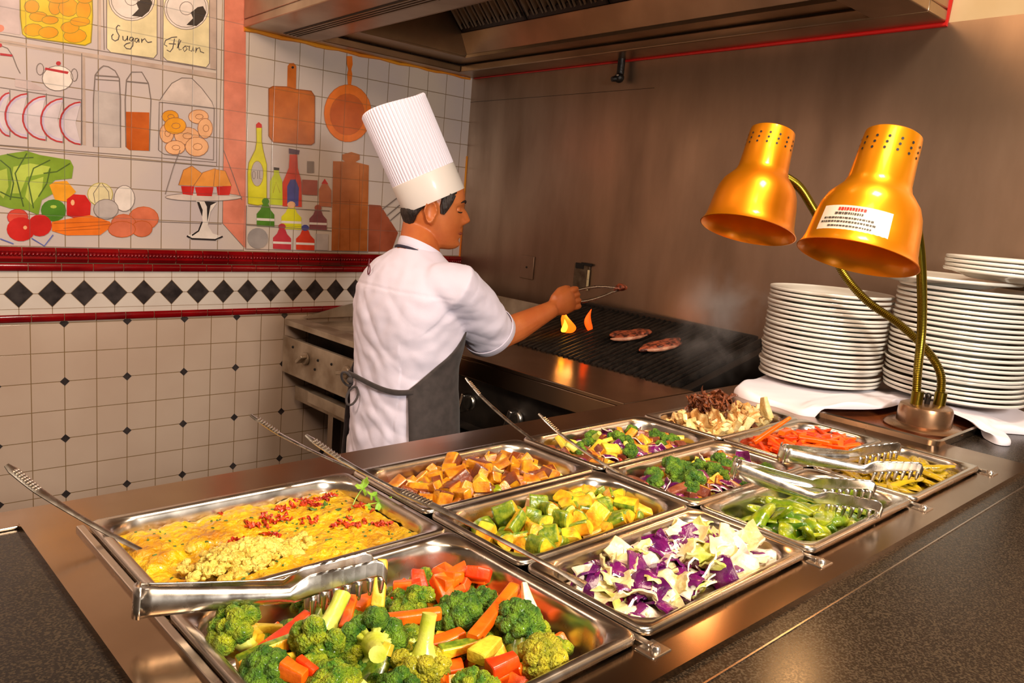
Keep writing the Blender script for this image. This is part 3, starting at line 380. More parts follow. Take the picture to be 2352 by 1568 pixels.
  ("F","terra",0,[(1.0736,1.3394),(1.0697,1.3232),(1.0585,1.3092),(1.0417,1.2995),(1.0219,1.2956),(1.0024,1.2979),(0.9859,1.3062),(0.9749,1.319),(0.9711,1.3344),(0.9749,1.3502),(0.9857,1.364),(1.002,1.3737),(1.0215,1.378),(1.0412,1.376),(1.058,1.368),(1.0694,1.3551)]),
  ("S","rust",0.0020,[(1.0736,1.3394),(1.0697,1.3232),(1.0585,1.3092),(1.0417,1.2995),(1.0219,1.2956),(1.0024,1.2979),(0.9859,1.3062),(0.9749,1.319),(0.9711,1.3344),(0.9749,1.3502),(0.9857,1.364),(1.002,1.3737),(1.0215,1.378),(1.0412,1.376),(1.058,1.368),(1.0694,1.3551),(1.0736,1.3394)]),
  ("F","terra",0,[(0.9963,1.3151),(0.9932,1.3015),(0.9841,1.2897),(0.9705,1.2816),(0.9546,1.2784),(0.9388,1.2805),(0.9254,1.2875),(0.9166,1.2984),(0.9135,1.3115),(0.9166,1.3248),(0.9255,1.3365),(0.9387,1.3446),(0.9545,1.3481),(0.9703,1.3462),(0.9839,1.3394),(0.9931,1.3284)]),
  ("S","rust",0.0020,[(0.9963,1.3151),(0.9932,1.3015),(0.9841,1.2897),(0.9705,1.2816),(0.9546,1.2784),(0.9388,1.2805),(0.9254,1.2875),(0.9166,1.2984),(0.9135,1.3115),(0.9166,1.3248),(0.9255,1.3365),(0.9387,1.3446),(0.9545,1.3481),(0.9703,1.3462),(0.9839,1.3394),(0.9931,1.3284),(0.9963,1.3151)]),
  ("F","terra",0,[(1.0518,1.3015),(1.0491,1.2905),(1.0414,1.2809),(1.0299,1.2743),(1.0164,1.2717),(1.0029,1.2734),(0.9915,1.2791),(0.9839,1.288),(0.9812,1.2987),(0.9838,1.3095),(0.9913,1.319),(1.0026,1.3256),(1.0161,1.3284),(1.0296,1.3268),(1.0412,1.3212),(1.049,1.3123)]),
  ("S","rust",0.0020,[(1.0518,1.3015),(1.0491,1.2905),(1.0414,1.2809),(1.0299,1.2743),(1.0164,1.2717),(1.0029,1.2734),(0.9915,1.2791),(0.9839,1.288),(0.9812,1.2987),(0.9838,1.3095),(0.9913,1.319),(1.0026,1.3256),(1.0161,1.3284),(1.0296,1.3268),(1.0412,1.3212),(1.049,1.3123),(1.0518,1.3015)]),
  ("F","terra",0,[(0.9947,1.2975),(0.9912,1.2865),(0.9813,1.277),(0.9664,1.2704),(0.9491,1.2677),(0.9318,1.2693),(0.9173,1.2748),(0.9077,1.2834),(0.9043,1.2939),(0.9077,1.3046),(0.9173,1.3139),(0.9318,1.3206),(0.949,1.3235),(0.9663,1.3222),(0.9812,1.3168),(0.9912,1.3081)]),
  ("S","rust",0.0020,[(0.9947,1.2975),(0.9912,1.2865),(0.9813,1.277),(0.9664,1.2704),(0.9491,1.2677),(0.9318,1.2693),(0.9173,1.2748),(0.9077,1.2834),(0.9043,1.2939),(0.9077,1.3046),(0.9173,1.3139),(0.9318,1.3206),(0.949,1.3235),(0.9663,1.3222),(0.9812,1.3168),(0.9912,1.3081),(0.9947,1.2975)]),
  ("S","blue",0.0033,[(0.5816,1.2509),(0.6184,1.2359)]),
  ("S","blue",0.0033,[(0.6709,1.2548),(0.7069,1.2312),(0.7335,1.2689)])],
 "painted_cake_stand":[("S","grey",0.0023,[(1.1475,1.588),(1.1245,1.5268),(1.0962,1.4269)]),
  ("S","grey",0.0023,[(1.3079,1.6048),(1.3422,1.528),(1.3846,1.4245)]),
  ("F","taupe2",0,[(1.3843,1.4359),(1.3782,1.4312),(1.3603,1.4262),(1.3322,1.4211),(1.2965,1.4165),(1.2565,1.4128),(1.2155,1.4102),(1.1768,1.409),(1.1435,1.4091),(1.1179,1.4105),(1.1018,1.4132),(1.0963,1.4168),(1.1017,1.4212),(1.1177,1.426),(1.1432,1.4308),(1.1765,1.4353),(1.215,1.4392),(1.2559,1.442),(1.2959,1.4436),(1.3316,1.4438),(1.3598,1.4425),(1.378,1.4398)]),
  ("S","grey",0.0020,[(1.3843,1.4359),(1.3782,1.4312),(1.3603,1.4262),(1.3322,1.4211),(1.2965,1.4165),(1.2565,1.4128),(1.2155,1.4102),(1.1768,1.409),(1.1435,1.4091),(1.1179,1.4105),(1.1018,1.4132),(1.0963,1.4168),(1.1017,1.4212),(1.1177,1.426),(1.1432,1.4308),(1.1765,1.4353),(1.215,1.4392),(1.2559,1.442),(1.2959,1.4436),(1.3316,1.4438),(1.3598,1.4425),(1.378,1.4398),(1.3843,1.4359)]),
  ("F","tilew",0,[(1.2079,1.4102),(1.2867,1.409),(1.2631,1.3735),(1.2533,1.3233),(1.2731,1.2928),(1.3122,1.2815),(1.2898,1.2669),(1.1885,1.2682),(1.176,1.2801),(1.2129,1.2968),(1.2342,1.3348),(1.2272,1.3715)]),
  ("F","black",0,[(1.2391,1.4103),(1.2866,1.4108),(1.2627,1.397),(1.2513,1.3325),(1.2489,1.3912)]),
  ("F","black",0,[(1.211,1.4073),(1.2204,1.4067),(1.2334,1.378),(1.2319,1.3533)]),
  ("S","black",0.0056,[(1.176,1.2801),(1.1947,1.2702),(1.2832,1.2692),(1.3122,1.2828)]),
  ("S","black",0.0050,[(1.2323,1.3347),(1.2191,1.3001),(1.1945,1.2825)]),
  ("F","gold2",0,[(1.1432,1.463),(1.1604,1.5181),(1.1905,1.5358),(1.2278,1.512),(1.2051,1.4647)]),
  ("S","brownl",0.0023,[(1.1432,1.463),(1.1604,1.5181),(1.1905,1.5358),(1.2278,1.512),(1.2051,1.4647)]),
  ("F","gold2",0,[(1.1977,1.4642),(1.2309,1.5153),(1.2776,1.5346),(1.2854,1.4677)]),
  ("S","brownl",0.0023,[(1.1977,1.4642),(1.2309,1.5153),(1.2776,1.5346),(1.2854,1.4677)]),
  ("F","gold2",0,[(1.2726,1.468),(1.2777,1.5316),(1.3162,1.5288),(1.3422,1.4751)]),
  ("S","brownl",0.0023,[(1.2726,1.468),(1.2777,1.5316),(1.3162,1.5288),(1.3422,1.4751)]),
  ("F","red",0,[(1.1522,1.4607),(1.2008,1.4626),(1.1952,1.4295),(1.1586,1.4312)]),
  ("F","red",0,[(1.2027,1.4603),(1.2727,1.4655),(1.2671,1.4312),(1.2107,1.4293)]),
  ("F","red",0,[(1.2841,1.4676),(1.3409,1.475),(1.3346,1.4401),(1.2893,1.4358)])],
 "painted_chopping_board":[("F","board",0,[(1.5568,1.8684),(1.5557,1.9495),(1.5637,1.9621),(1.5813,1.9652),(1.5924,1.9558),(1.5947,1.8667)]),
  ("F","board",0,[(1.4808,1.8535),(1.4976,1.8642),(1.5567,1.8715),(1.5961,1.8681),(1.6616,1.8718),(1.6772,1.8548),(1.6815,1.7644),(1.6842,1.6728),(1.6711,1.6635),(1.583,1.6584),(1.505,1.6562),(1.4869,1.6763)]),
  ("S","rust2",0.0037,[(1.4808,1.8535),(1.4976,1.8642),(1.5567,1.8715),(1.5961,1.8681),(1.6616,1.8718),(1.6772,1.8548),(1.6815,1.7644),(1.6842,1.6728),(1.6711,1.6635),(1.583,1.6584),(1.505,1.6562),(1.4869,1.6763),(1.4808,1.8535)]),
  ("F","black",0,[(1.5827,1.9492),(1.5812,1.9453),(1.5772,1.9432),(1.5732,1.944),(1.5714,1.9472),(1.5729,1.951),(1.5768,1.9532),(1.5809,1.9524)])],
 "painted_frying_pan":[("F","orange",0,[(1.8134,2.0331),(1.8407,2.038),(1.8449,2.0058),(1.8397,1.9851),(1.8456,1.9663),(1.8419,1.9192),(1.8278,1.917),(1.8213,1.9622),(1.8256,1.9827),(1.8165,2.0042)]),
  ("F","orange",0,[(1.948,1.8244),(1.9463,1.7958),(1.938,1.7681),(1.9234,1.7428),(1.9035,1.7215),(1.8796,1.7056),(1.8532,1.6958),(1.8259,1.6928),(1.7993,1.6965),(1.7749,1.7067),(1.7542,1.7226),(1.7381,1.7433),(1.7276,1.7676),(1.7231,1.7941),(1.7249,1.8214),(1.7329,1.8479),(1.7465,1.8723),(1.7652,1.8931),(1.7878,1.9093),(1.8133,1.9198),(1.8401,1.9241),(1.8669,1.9216),(1.892,1.9126),(1.9138,1.8973),(1.9312,1.8767),(1.9428,1.8519)]),
  ("S","rust",0.0020,[(1.948,1.8244),(1.9463,1.7958),(1.938,1.7681),(1.9234,1.7428),(1.9035,1.7215),(1.8796,1.7056),(1.8532,1.6958),(1.8259,1.6928),(1.7993,1.6965),(1.7749,1.7067),(1.7542,1.7226),(1.7381,1.7433),(1.7276,1.7676),(1.7231,1.7941),(1.7249,1.8214),(1.7329,1.8479),(1.7465,1.8723),(1.7652,1.8931),(1.7878,1.9093),(1.8133,1.9198),(1.8401,1.9241),(1.8669,1.9216),(1.892,1.9126),(1.9138,1.8973),(1.9312,1.8767),(1.9428,1.8519),(1.948,1.8244)]),
  ("F","board2",0,[(1.9146,1.8151),(1.9126,1.791),(1.9038,1.7679),(1.8892,1.7478),(1.8698,1.7325),(1.8474,1.7231),(1.8238,1.7203),(1.8011,1.7243),(1.7809,1.7347),(1.765,1.7506),(1.7544,1.7706),(1.75,1.7931),(1.7521,1.8165),(1.7604,1.8388),(1.7744,1.8584),(1.793,1.8738),(1.8148,1.8836),(1.838,1.8871),(1.8609,1.8839),(1.8816,1.8741),(1.8984,1.8585),(1.9097,1.8382)]),
  ("S","rust",0.0020,[(1.9146,1.8151),(1.9126,1.791),(1.9038,1.7679),(1.8892,1.7478),(1.8698,1.7325),(1.8474,1.7231),(1.8238,1.7203),(1.8011,1.7243),(1.7809,1.7347),(1.765,1.7506),(1.7544,1.7706),(1.75,1.7931),(1.7521,1.8165),(1.7604,1.8388),(1.7744,1.8584),(1.793,1.8738),(1.8148,1.8836),(1.838,1.8871),(1.8609,1.8839),(1.8816,1.8741),(1.8984,1.8585),(1.9097,1.8382),(1.9146,1.8151)])],
 "painted_oil_bottle":[("F","lemon",0,[(1.4097,1.4122),(1.4049,1.5292),(1.4085,1.5673),(1.4339,1.62),(1.4377,1.6518),(1.4348,1.7014),(1.4564,1.704),(1.458,1.6541),(1.4645,1.6233),(1.4816,1.5678),(1.4867,1.4169),(1.4508,1.4083)]),
  ("S","ochre",0.0025,[(1.4097,1.4122),(1.4049,1.5292),(1.4085,1.5673),(1.4339,1.62),(1.4377,1.6518),(1.4348,1.7014),(1.4564,1.704),(1.458,1.6541),(1.4645,1.6233),(1.4816,1.5678),(1.4867,1.4169),(1.4508,1.4083),(1.4097,1.4122)]),
  ("F","red",0,[(1.4334,1.7012),(1.433,1.7136),(1.4435,1.7243),(1.456,1.7165),(1.4578,1.7042)]),
  ("F","greyfill",0,[(1.4689,1.5315),(1.468,1.5148),(1.464,1.4999),(1.4576,1.4885),(1.4495,1.4821),(1.4407,1.4815),(1.4323,1.4866),(1.4253,1.4968),(1.4205,1.5109),(1.4185,1.5272),(1.4195,1.5437),(1.4234,1.5585),(1.4297,1.5698),(1.4377,1.5762),(1.4465,1.5771),(1.4549,1.5722),(1.462,1.5621),(1.4669,1.548)]),
  ("S","ochre",0.0020,[(1.4689,1.5315),(1.468,1.5148),(1.464,1.4999),(1.4576,1.4885),(1.4495,1.4821),(1.4407,1.4815),(1.4323,1.4866),(1.4253,1.4968),(1.4205,1.5109),(1.4185,1.5272),(1.4195,1.5437),(1.4234,1.5585),(1.4297,1.5698),(1.4377,1.5762),(1.4465,1.5771),(1.4549,1.5722),(1.462,1.5621),(1.4669,1.548),(1.4689,1.5315)]),
  ("S","grey",0.0020,[(1.4362,1.5237),(1.4353,1.5146),(1.4325,1.5089),(1.4287,1.5086),(1.4255,1.5138),(1.424,1.5226),(1.4249,1.5316),(1.4278,1.5374),(1.4316,1.5377),(1.4348,1.5325),(1.4362,1.5237)]),
  ("S","grey",0.0025,[(1.4446,1.5403),(1.4456,1.5098)]),
  ("S","grey",0.0025,[(1.4535,1.541),(1.4545,1.5105),(1.4627,1.5112)])],
 "painted_sauce_bottle":[("F","lime",0,[(1.4994,1.4144),(1.4977,1.505),(1.5129,1.5321),(1.5123,1.5481),(1.5335,1.55),(1.5362,1.5341),(1.5493,1.5091),(1.5551,1.4145)]),
  ("F","black",0,[(1.5112,1.5603),(1.5353,1.5599),(1.5342,1.5494),(1.5123,1.5488)]),
  ("S","ochre",0.0023,[(1.5119,1.4608),(1.5231,1.5038),(1.5417,1.4629)])],
 "painted_ketchup_bottle":[("F","redor2",0,[(1.5545,1.4112),(1.551,1.5027),(1.576,1.5636),(1.5775,1.6157),(1.6101,1.619),(1.6145,1.567),(1.6329,1.5158),(1.6396,1.4128)]),
  ("F","plum",0,[(1.573,1.6392),(1.6204,1.6364),(1.6174,1.6198),(1.5738,1.6192)]),
  ("F","navy",0,[(1.5747,1.4123),(1.5716,1.4912),(1.585,1.5185),(1.6069,1.5203),(1.623,1.4885),(1.6239,1.4152)])],
 "painted_small_bottles":[("F","grey",0,[(1.6554,1.5972),(1.6854,1.5988),(1.6875,1.5536),(1.6575,1.551)]),
  ("F","brick",0,[(1.6363,1.5227),(1.7056,1.5249),(1.707,1.4642),(1.6389,1.463)]),
  ("F","terra2",0,[(1.7168,1.4207),(1.7135,1.4884),(1.7277,1.5132),(1.7509,1.515),(1.7718,1.4892),(1.7754,1.4207)]),
  ("F","red",0,[(1.7239,1.5129),(1.7383,1.5343),(1.7565,1.5133)]),
  ("F","green",0,[(1.4479,1.3272),(1.4463,1.3753),(1.4622,1.3943),(1.469,1.4139),(1.4949,1.4155),(1.5031,1.3944),(1.5206,1.3759),(1.5224,1.3264)]),
  ("F","green",0,[(1.4971,1.4263),(1.4944,1.418),(1.4868,1.4124),(1.4772,1.4119),(1.4693,1.4164),(1.4661,1.4244),(1.4687,1.4327),(1.4763,1.4382),(1.4859,1.4388),(1.4938,1.4343)]),
  ("F","tilew",0,[(1.4469,1.3593),(1.5212,1.3597),(1.5216,1.3499),(1.4472,1.3497)]),
  ("F","lemon",0,[(1.5528,1.3216),(1.551,1.3693),(1.5698,1.3883),(1.5778,1.4079),(1.6085,1.4097),(1.6183,1.3888),(1.6392,1.3705),(1.6413,1.3211)]),
  ("F","peach",0,[(1.6112,1.4205),(1.608,1.4121),(1.5989,1.4066),(1.5875,1.4059),(1.5781,1.4104),(1.5743,1.4183),(1.5775,1.4266),(1.5865,1.4321),(1.5979,1.4328),(1.6073,1.4284)]),
  ("F","tilew",0,[(1.5516,1.3535),(1.6399,1.3544),(1.6403,1.3446),(1.5519,1.3439)]),
  ("F","plum2",0,[(1.6776,1.3232),(1.6756,1.3676),(1.6926,1.3852),(1.6997,1.4034),(1.7277,1.4049),(1.7368,1.3855),(1.7559,1.3685),(1.7583,1.3222)]),
  ("F","brick",0,[(1.7301,1.415),(1.7272,1.4072),(1.719,1.4021),(1.7086,1.4015),(1.7,1.4057),(1.6965,1.413),(1.6993,1.4207),(1.7075,1.4259),(1.7178,1.4265),(1.7265,1.4223)]),
  ("F","tilew",0,[(1.6762,1.3528),(1.7567,1.3535),(1.7571,1.3444),(1.6766,1.344)]),
  ("F","crim2",0,[(1.5197,1.2407),(1.5182,1.2846),(1.535,1.3018),(1.5421,1.3196),(1.5695,1.3207),(1.5781,1.3014),(1.5967,1.2842),(1.5985,1.2384)]),
  ("F","crim2",0,[(1.5718,1.3306),(1.569,1.323),(1.5609,1.3181),(1.5508,1.3177),(1.5424,1.3219),(1.539,1.3292),(1.5419,1.3368),(1.5499,1.3418),(1.56,1.3422),(1.5684,1.338)]),
  ("F","tilew",0,[(1.5187,1.27),(1.5973,1.2693),(1.5976,1.2604),(1.519,1.2612)]),
  ("F","redor2",0,[(1.6208,1.2396),(1.6189,1.2839),(1.6367,1.3012),(1.6442,1.3192),(1.6733,1.3203),(1.6826,1.3008),(1.7024,1.2835),(1.7046,1.2373)]),
  ("F","navy",0,[(1.6758,1.3303),(1.6728,1.3226),(1.6642,1.3176),(1.6534,1.3172),(1.6445,1.3215),(1.6409,1.3289),(1.6439,1.3365),(1.6524,1.3415),(1.6631,1.342),(1.6721,1.3377)]),
  ("F","tilew",0,[(1.6196,1.2692),(1.7031,1.2685),(1.7035,1.2595),(1.6199,1.2603)]),
  ("F","greyfill2",0,[(1.4969,1.2819),(1.4948,1.2678),(1.4876,1.2553),(1.4763,1.2458),(1.4623,1.2406),(1.4473,1.2403),(1.4331,1.2448),(1.4215,1.2535),(1.4138,1.2654),(1.4108,1.2791),(1.413,1.2929),(1.42,1.3052),(1.431,1.3146),(1.4448,1.32),(1.4597,1.3206),(1.474,1.3163),(1.4858,1.3077),(1.4938,1.2957)]),
  ("F","greyfill",0,[(1.7067,1.3072),(1.7669,1.3072),(1.7688,1.2394),(1.7083,1.2402)]),
  ("S","grey",0.0025,[(1.4099,1.4039),(1.7683,1.4044)]),
  ("S","grey",0.0025,[(1.4053,1.3306),(1.7804,1.3224)]),
  ("S","grey",0.0025,[(1.408,1.2368),(1.9672,1.2364)]),
  ("S","grey",0.0025,[(1.4031,1.4054),(1.4046,1.2348)])],
 "painted_pepper_mill":[("F","board3",0,[(1.8153,1.6398),(1.8587,1.6545),(1.8999,1.6484),(1.9012,1.6277),(1.8814,1.6154),(1.9483,1.6077),(1.9627,1.24),(1.7847,1.2398),(1.7735,1.6085),(1.8288,1.6125),(1.8164,1.6195)]),
  ("S","rust2",0.0028,[(1.8091,1.6085),(1.8249,1.2407)]),
  ("S","rust2",0.0028,[(1.8618,1.4573),(1.8741,1.2417)]),
  ("S","rust2",0.0028,[(1.9024,1.607),(1.9202,1.2405)]),
  ("S","rust2",0.0028,[(1.782,1.4452),(1.954,1.4489)])],
 "painted_knife_block":[("F","terra3",0,[(1.9586,1.4421),(2.0189,1.4421),(2.1203,1.3257),(2.0901,1.2412),(1.9671,1.2386)]),
  ("S","grey",0.0050,[(2.0288,1.4245),(2.1047,1.4802)]),
  ("S","grey",0.0050,[(2.0526,1.3966),(2.1248,1.452)]),
  ("S","grey",0.0050,[(2.0718,1.3756),(2.1357,1.4268)])],
}
# ------------------------------------------------------------------ the room
TH = .0904; DX, DY = math.sin(TH), math.cos(TH)     # the steel wall runs a few degrees off square
def wq(mb, x0, x1, z0, z1, mat, y=3.0):             # upright quad on the tiled wall
    mb.add([(x0, y, z0+CZ), (x1, y, z0+CZ), (x1, y, z1+CZ), (x0, y, z1+CZ)], [(0, 1, 2, 3)], mat)
XL, XR = -1.6, 2.56
mb = MB()
wq(mb, XL, XR, -CZ, -.522, 0); wq(mb, XL, XR, -.522, -.352, 1); wq(mb, XL, XR, -.352, -.272, 3); wq(mb, XL, XR, -.272, 1.3, 2)
mb.box((XL, 3.001, 0), (XR, 3.12, 2.8), 1)
for k in range(-12, 20):                            # black lozenges and their joints
    x = .63+.0987*k
    if x < XL+.1 or x > XR-.06: continue
    zc, hw, hh = -.4285, .0415, .0445
    mb.add([(x-hw, 2.9992, zc+CZ), (x, 2.9992, zc-hh+CZ), (x+hw, 2.9992, zc+CZ), (x, 2.9992, zc+hh+CZ)], [(0, 1, 2, 3)], 4)
    e = .0022
    mb.add([(x-hw-e, 2.9996, zc+CZ), (x, 2.9996, zc-hh-e+CZ), (x+hw+e, 2.9996, zc+CZ), (x, 2.9996, zc+hh+e+CZ)], [(0, 1, 2, 3)], 3)
    wq(mb, x-.0011, x+.0011, -.522, zc-hh, 3, 2.9996); wq(mb, x-.0011, x+.0011, zc+hh, -.352, 3, 2.9996)
    wq(mb, x+hw, x+.0987-hw, zc-.0011, zc+.0011, 3, 2.9996)
wq(mb, XL, XR, -.3745, -.373, 3, 2.9996); wq(mb, XL, XR, -.480, -.4785, 3, 2.9996)
for i in range(-20, 20):                            # small black inserts where four tiles meet
    for j in range(0, 5):
        x = .764+.2044*i; z = -.5302-.2051*j
        if x < XL or x > XR-.05: continue
        h = .0155; zt = min(h, -.524-z)
        mb.add([(x-h, 2.999, z+CZ), (x, 2.999, z-h+CZ), (x+h, 2.999, z+CZ), (x+h-zt, 2.999, z+zt+CZ), (x-h+zt, 2.999, z+zt+CZ)], [(0, 1, 2, 3, 4)], 4)
struct('wall_left', mb, ['tile_lower', 'tile_plain', 'tile_mural', 'joint', 'tile_black'], 0)
# red moulded rows
def moulding(name, z0, z1, off, depth, rope=False):
    mb = MB(); zc = (z0+z1)/2+CZ; h = (z1-z0)/2; p = .0987 if not rope else .0987
    x = off - p*22
    while x < 2.46:
        a, b = x+.0012, x+p-.0012
        rings = [[(xx, 3.0, zc-h), (xx, 3.0-depth*.6, zc-h), (xx, 3.0-depth, zc-h*.5), (xx, 3.0-depth*(1 if not rope else .7), zc), (xx, 3.0-depth, zc+h*.5), (xx, 3.0-depth*.6, zc+h), (xx, 3.0, zc+h)] for xx in (a, b)]
        mb.loft(rings, 0, True, True)
        mb.box((b, 3.0-depth*.55, zc-h), (b+.0024, 3.0, zc+h), 1)
        if rope:
            for k in range(8):
                M = Matrix.Translation((a+.006+k*.0121, 3.0-depth*.85, zc+.002)) @ Matrix.Rotation(rad(-38), 4, 'Y')
                mb.sphere((0, 0, 0), (.0078, .006, .0042), 8, 0, M)
        x += p
    return struct(name, mb, ['tile_red', 'joint'], 50)
moulding('trim_1', -.322, -.2735, .639, .02, True)
moulding('trim_2', -.3515, -.3265, .657, .012)
moulding('trim_3', -.522, -.497, .664, .012)
# steel wall
P0 = Vector((2.49, 3.0)); 
def BW(b, a=0): return Vector((P0.x - DX*b - DY*a, P0.y - DY*b + DX*a))   # b along the steel wall, a out from it
mb = MB()
def wallprism(mb, b0, b1, a0, a1, z0, z1, mat=0):
    p = [BW(b0, a0), BW(b1, a0), BW(b1, a1), BW(b0, a1)]
    mb.prism([tuple(q) for q in p], z0+CZ, z1+CZ, mat)
wallprism(mb, -.05, 4.6, -.12, 0, -CZ, .555, 0); wallprism(mb, -.05, 4.6, -.12, -.003, .555, 1.3, 1)
wallprism(mb, 0, 1.15, -.001, .0012, .447, .4485, 2); wallprism(mb, 0, .008, -.001, .004, -.56, .2, 3)
struct('wall_back', mb, ['wall_steel', 'paint_wall', 'dark_steel', 'yellow_caulk'], 0)
struct('floor', MB().box((-2.5, -2.2, -.1), (2.6, 3.1, 0)), 'floor', 0)
struct('ceiling', MB().box((-2.5, -2.2, 2.8), (2.7, 3.12, 2.9)), 'ceiling', 0)
# mural
mural = tag(thing('tile_mural', 'hand-painted pantry mural on the upper white wall tiles', 'mural', (.9, 3.0, CZ)), None)
lay = 0
for fig, ops in MURAL.items():
    mb = MB(); cols = []
    for kind, col, w, pts in ops:
        lay += 1; y = 2.9994 - lay*.000012
        if 'paint_'+col not in cols: cols.append('paint_'+col)
        mi = cols.index('paint_'+col)
        if kind == 'F':
            mb.add([(x, y, z) for x, z in pts], [tuple(range(len(pts)))], mi)
        else:
            n = len(pts); vs = []
            for i in range(n):
                a = Vector(pts[max(i-1, 0)]); b = Vector(pts[min(i+1, n-1)]); t = (b-a)
                t = t.normalized() if t.length > 1e-6 else Vector((1, 0)); nn = Vector((-t.y, t.x))*w*.55
                p = Vector(pts[i]); vs += [(p.x+nn.x, y, p.y+nn.y), (p.x-nn.x, y, p.y-nn.y)]
            mb.add(vs, [(2*i, 2*i+1, 2*i+3, 2*i+2) for i in range(n-1)], mi)
    me = bpy.data.meshes.new(fig); me.from_pydata(mb.v, [], mb.f)
    for c in cols: me.materials.append(MAT[c])
    me.polygons.foreach_set('material_index', mb.m)
    bm = bmesh.new(); bm.from_mesh(me); bmesh.ops.triangulate(bm, faces=[f for f in bm.faces if len(f.verts) > 4]); bm.to_mesh(me); bm.free(); me.update()
    o = bpy.data.objects.new(fig, me); C.objects.link(o); o.parent = mural; o.matrix_parent_inverse = mural.matrix_basis.inverted()
# wall plates, nozzle
pm('dull_plate', (120, 104, 84), .5, .5, (84, 68, 52), scale=30)
for b, z, lab, broken in ((.525, -.267, 'blank metal wall plate on the steel wall, left of the two', 0), (.872, -.264, 'charred metal wall plate with a torn black edge, right of the two', 1)):
    t = thing('wall_plate', lab, 'wall plate', (*BW(b, 0), CZ+z))
    mb = MB(); wallprism(mb, b-.045, b+.045, .0005, .006, z-.05, z+.05)
    obj('cover_plate', mb, 'dull_plate' if broken else 'wall_steel', t, bevel=.002)
    if broken:
        mb = MB(); wallprism(mb, b+.0, b+.058, .006, .012, z+.046, z+.056); wallprism(mb, b-.035, b+.01, .006, .009, z+.03, z+.052); obj('burnt_flap', mb, 'gap', t)
        mb = MB(); wallprism(mb, b+.038, b+.047, .006, .010, z-.05, z+.03); obj('loose_edge', mb, 'paint_cream', t)
    else:
        mb = MB(); p = BW(b, .006); mb.sphere((p.x, p.y, CZ+z), .005, 8); obj('screw', mb, 'dark_steel', t)
t = thing('spray_nozzle', 'small dark fire-suppression nozzle under the rear edge of the hood', 'nozzle', (*BW(1.0, .03), CZ+.55))
mb = MB(); p = BW(1.0, .03); mb.tube([(p.x, p.y, CZ+.565), (p.x, p.y, CZ+.50)], .014, 12); obj('pipe', mb, 'iron', t)
mb = MB(); mb.sphere((p.x-.004, p.y, CZ+.487), .019, 12); mb.tube([(p.x, p.y, CZ+.487), (p.x-.03, p.y+.012, CZ+.478)], [.014, .009], 12); obj('nozzle_head', mb, 'iron', t)
mb = MB(); mb.sphere((p.x-.02, p.y-.004, CZ+.494), .005, 8); obj('ball_joint', mb, 'bright_steel', t)
# ------------------------------------------------------------------ extractor hood
def H(a, b, z): # a out from the steel wall (parallel to the tiled wall), b along the steel wall
    return (P0.x - DX*b - a, P0.y - DY*b, CZ+z)
pm('slat', (190, 172, 150), .45, .6)
hood = thing('extractor_hood', 'stainless steel extractor hood over the grill line', 'extractor hood', H(.5, 1, .555))
def slab(mb, pts, z0, z1, mat=0): mb.loft([[H(a, b, z0) for a, b in pts], [H(a, b, z1) for a, b in pts]], mat, True, True)
mb = MB(); HA, HB, z0 = 1.115, 2.15, .555
OUT = [(0, 0), (HA, 0), (HA, HB), (0, HB)]
def band(mb, a0, a1, b0, b1, z0, z1, mat=0): slab(mb, [(a0, b0), (a1, b0), (a1, b1), (a0, b1)], z0, z1, mat)
band(mb, .83, HA, 0, HB, z0, z0+.03); band(mb, 0, .13, 0, HB, z0, z0+.03)      # front and rear lips
band(mb, .13, .83, 0, .08, z0, z0+.03); band(mb, .13, .83, 2.0, HB, z0, z0+.03)
band(mb, HA-.012, HA, 0, HB, z0+.03, 1.25); band(mb, 0, HA, HB-.012, HB, z0+.03, 1.25)
obj('canopy', mb, 'hood_steel', hood, 30, bevel=.004)
mb = MB()
band(mb, .13, .83, .08, .23, z0+.035, z0+.045); band(mb, .13, .215, .08, 2.0, z0+.035, z0+.045)
mb.add([H(.21, .2, z0+.045), H(.21, 2.0, z0+.045), H(.25, 2.0, .68), H(.25, .2, .68)], [(0, 1, 2, 3)])
mb.add([H(.25, .2, .68), H(.25, 2, .68), H(.235, 2.0, .69), H(.235, .2, .69)], [(0, 1, 2, 3)])
mb.add([H(.83, .0, z0), H(.83, HB, z0), H(.83, HB, 1.2), H(.83, 0, 1.2)], [(0, 1, 2, 3)])
mb.add([H(.21, .235, z0+.04), H(.83, .235, z0+.04), H(.83, .235, 1.2), H(.21, .235, 1.2)], [(0, 1, 2, 3)])
mb.add([H(.21, 2.0, z0+.04), H(.83, 2.0, z0+.04), H(.83, 2.0, 1.2), H(.21, 2.0, 1.2)], [(0, 1, 2, 3)])
obj('grease_gutter', mb, 'hood_steel', hood, 0, solid=.003)
for k in range(4):
    b0, b1 = .24+k*.44, .24+k*.44+.435; mb = MB()
    P = lambda s, b, n=0: Vector(H(.25+s*.75, b, .685+s*.78)) + Vector((.7, 0, .7))*n
    for bb, w in ((b0, .012), (b1-.012, .012)): mb.add([P(0, bb), P(0, bb+w), P(.7, bb+w), P(.7, bb)], [(0, 1, 2, 3)])
    mb.add([P(0, b0), P(0, b1), P(.03, b1), P(.03, b0)], [(0, 1, 2, 3)])
    q = obj('baffle_filter', mb, 'dark_steel', hood, 0, solid=.004)
    mb = MB()
    for j in range(8):
        c = b0+.035+j*.052
        for s0 in (0,):
            rings = [[P(s, c+.017*math.cos(a), .022*math.sin(a)-.01) for a in [PI*i/6 for i in range(7)]] for s in (.015, .69)]
            mb.loft(rings, 0, closed=False)
    obj('baffle_slats', mb, 'slat', q, 50, solid=.002)
mb = MB(); mb.add([P(-.02, .2, .05), P(-.02, 2.0, .05), P(.7, 2.0, .05), P(.7, .2, .05)], [(0, 1, 2, 3)]); obj('duct_back', mb, 'gap', hood, 0)
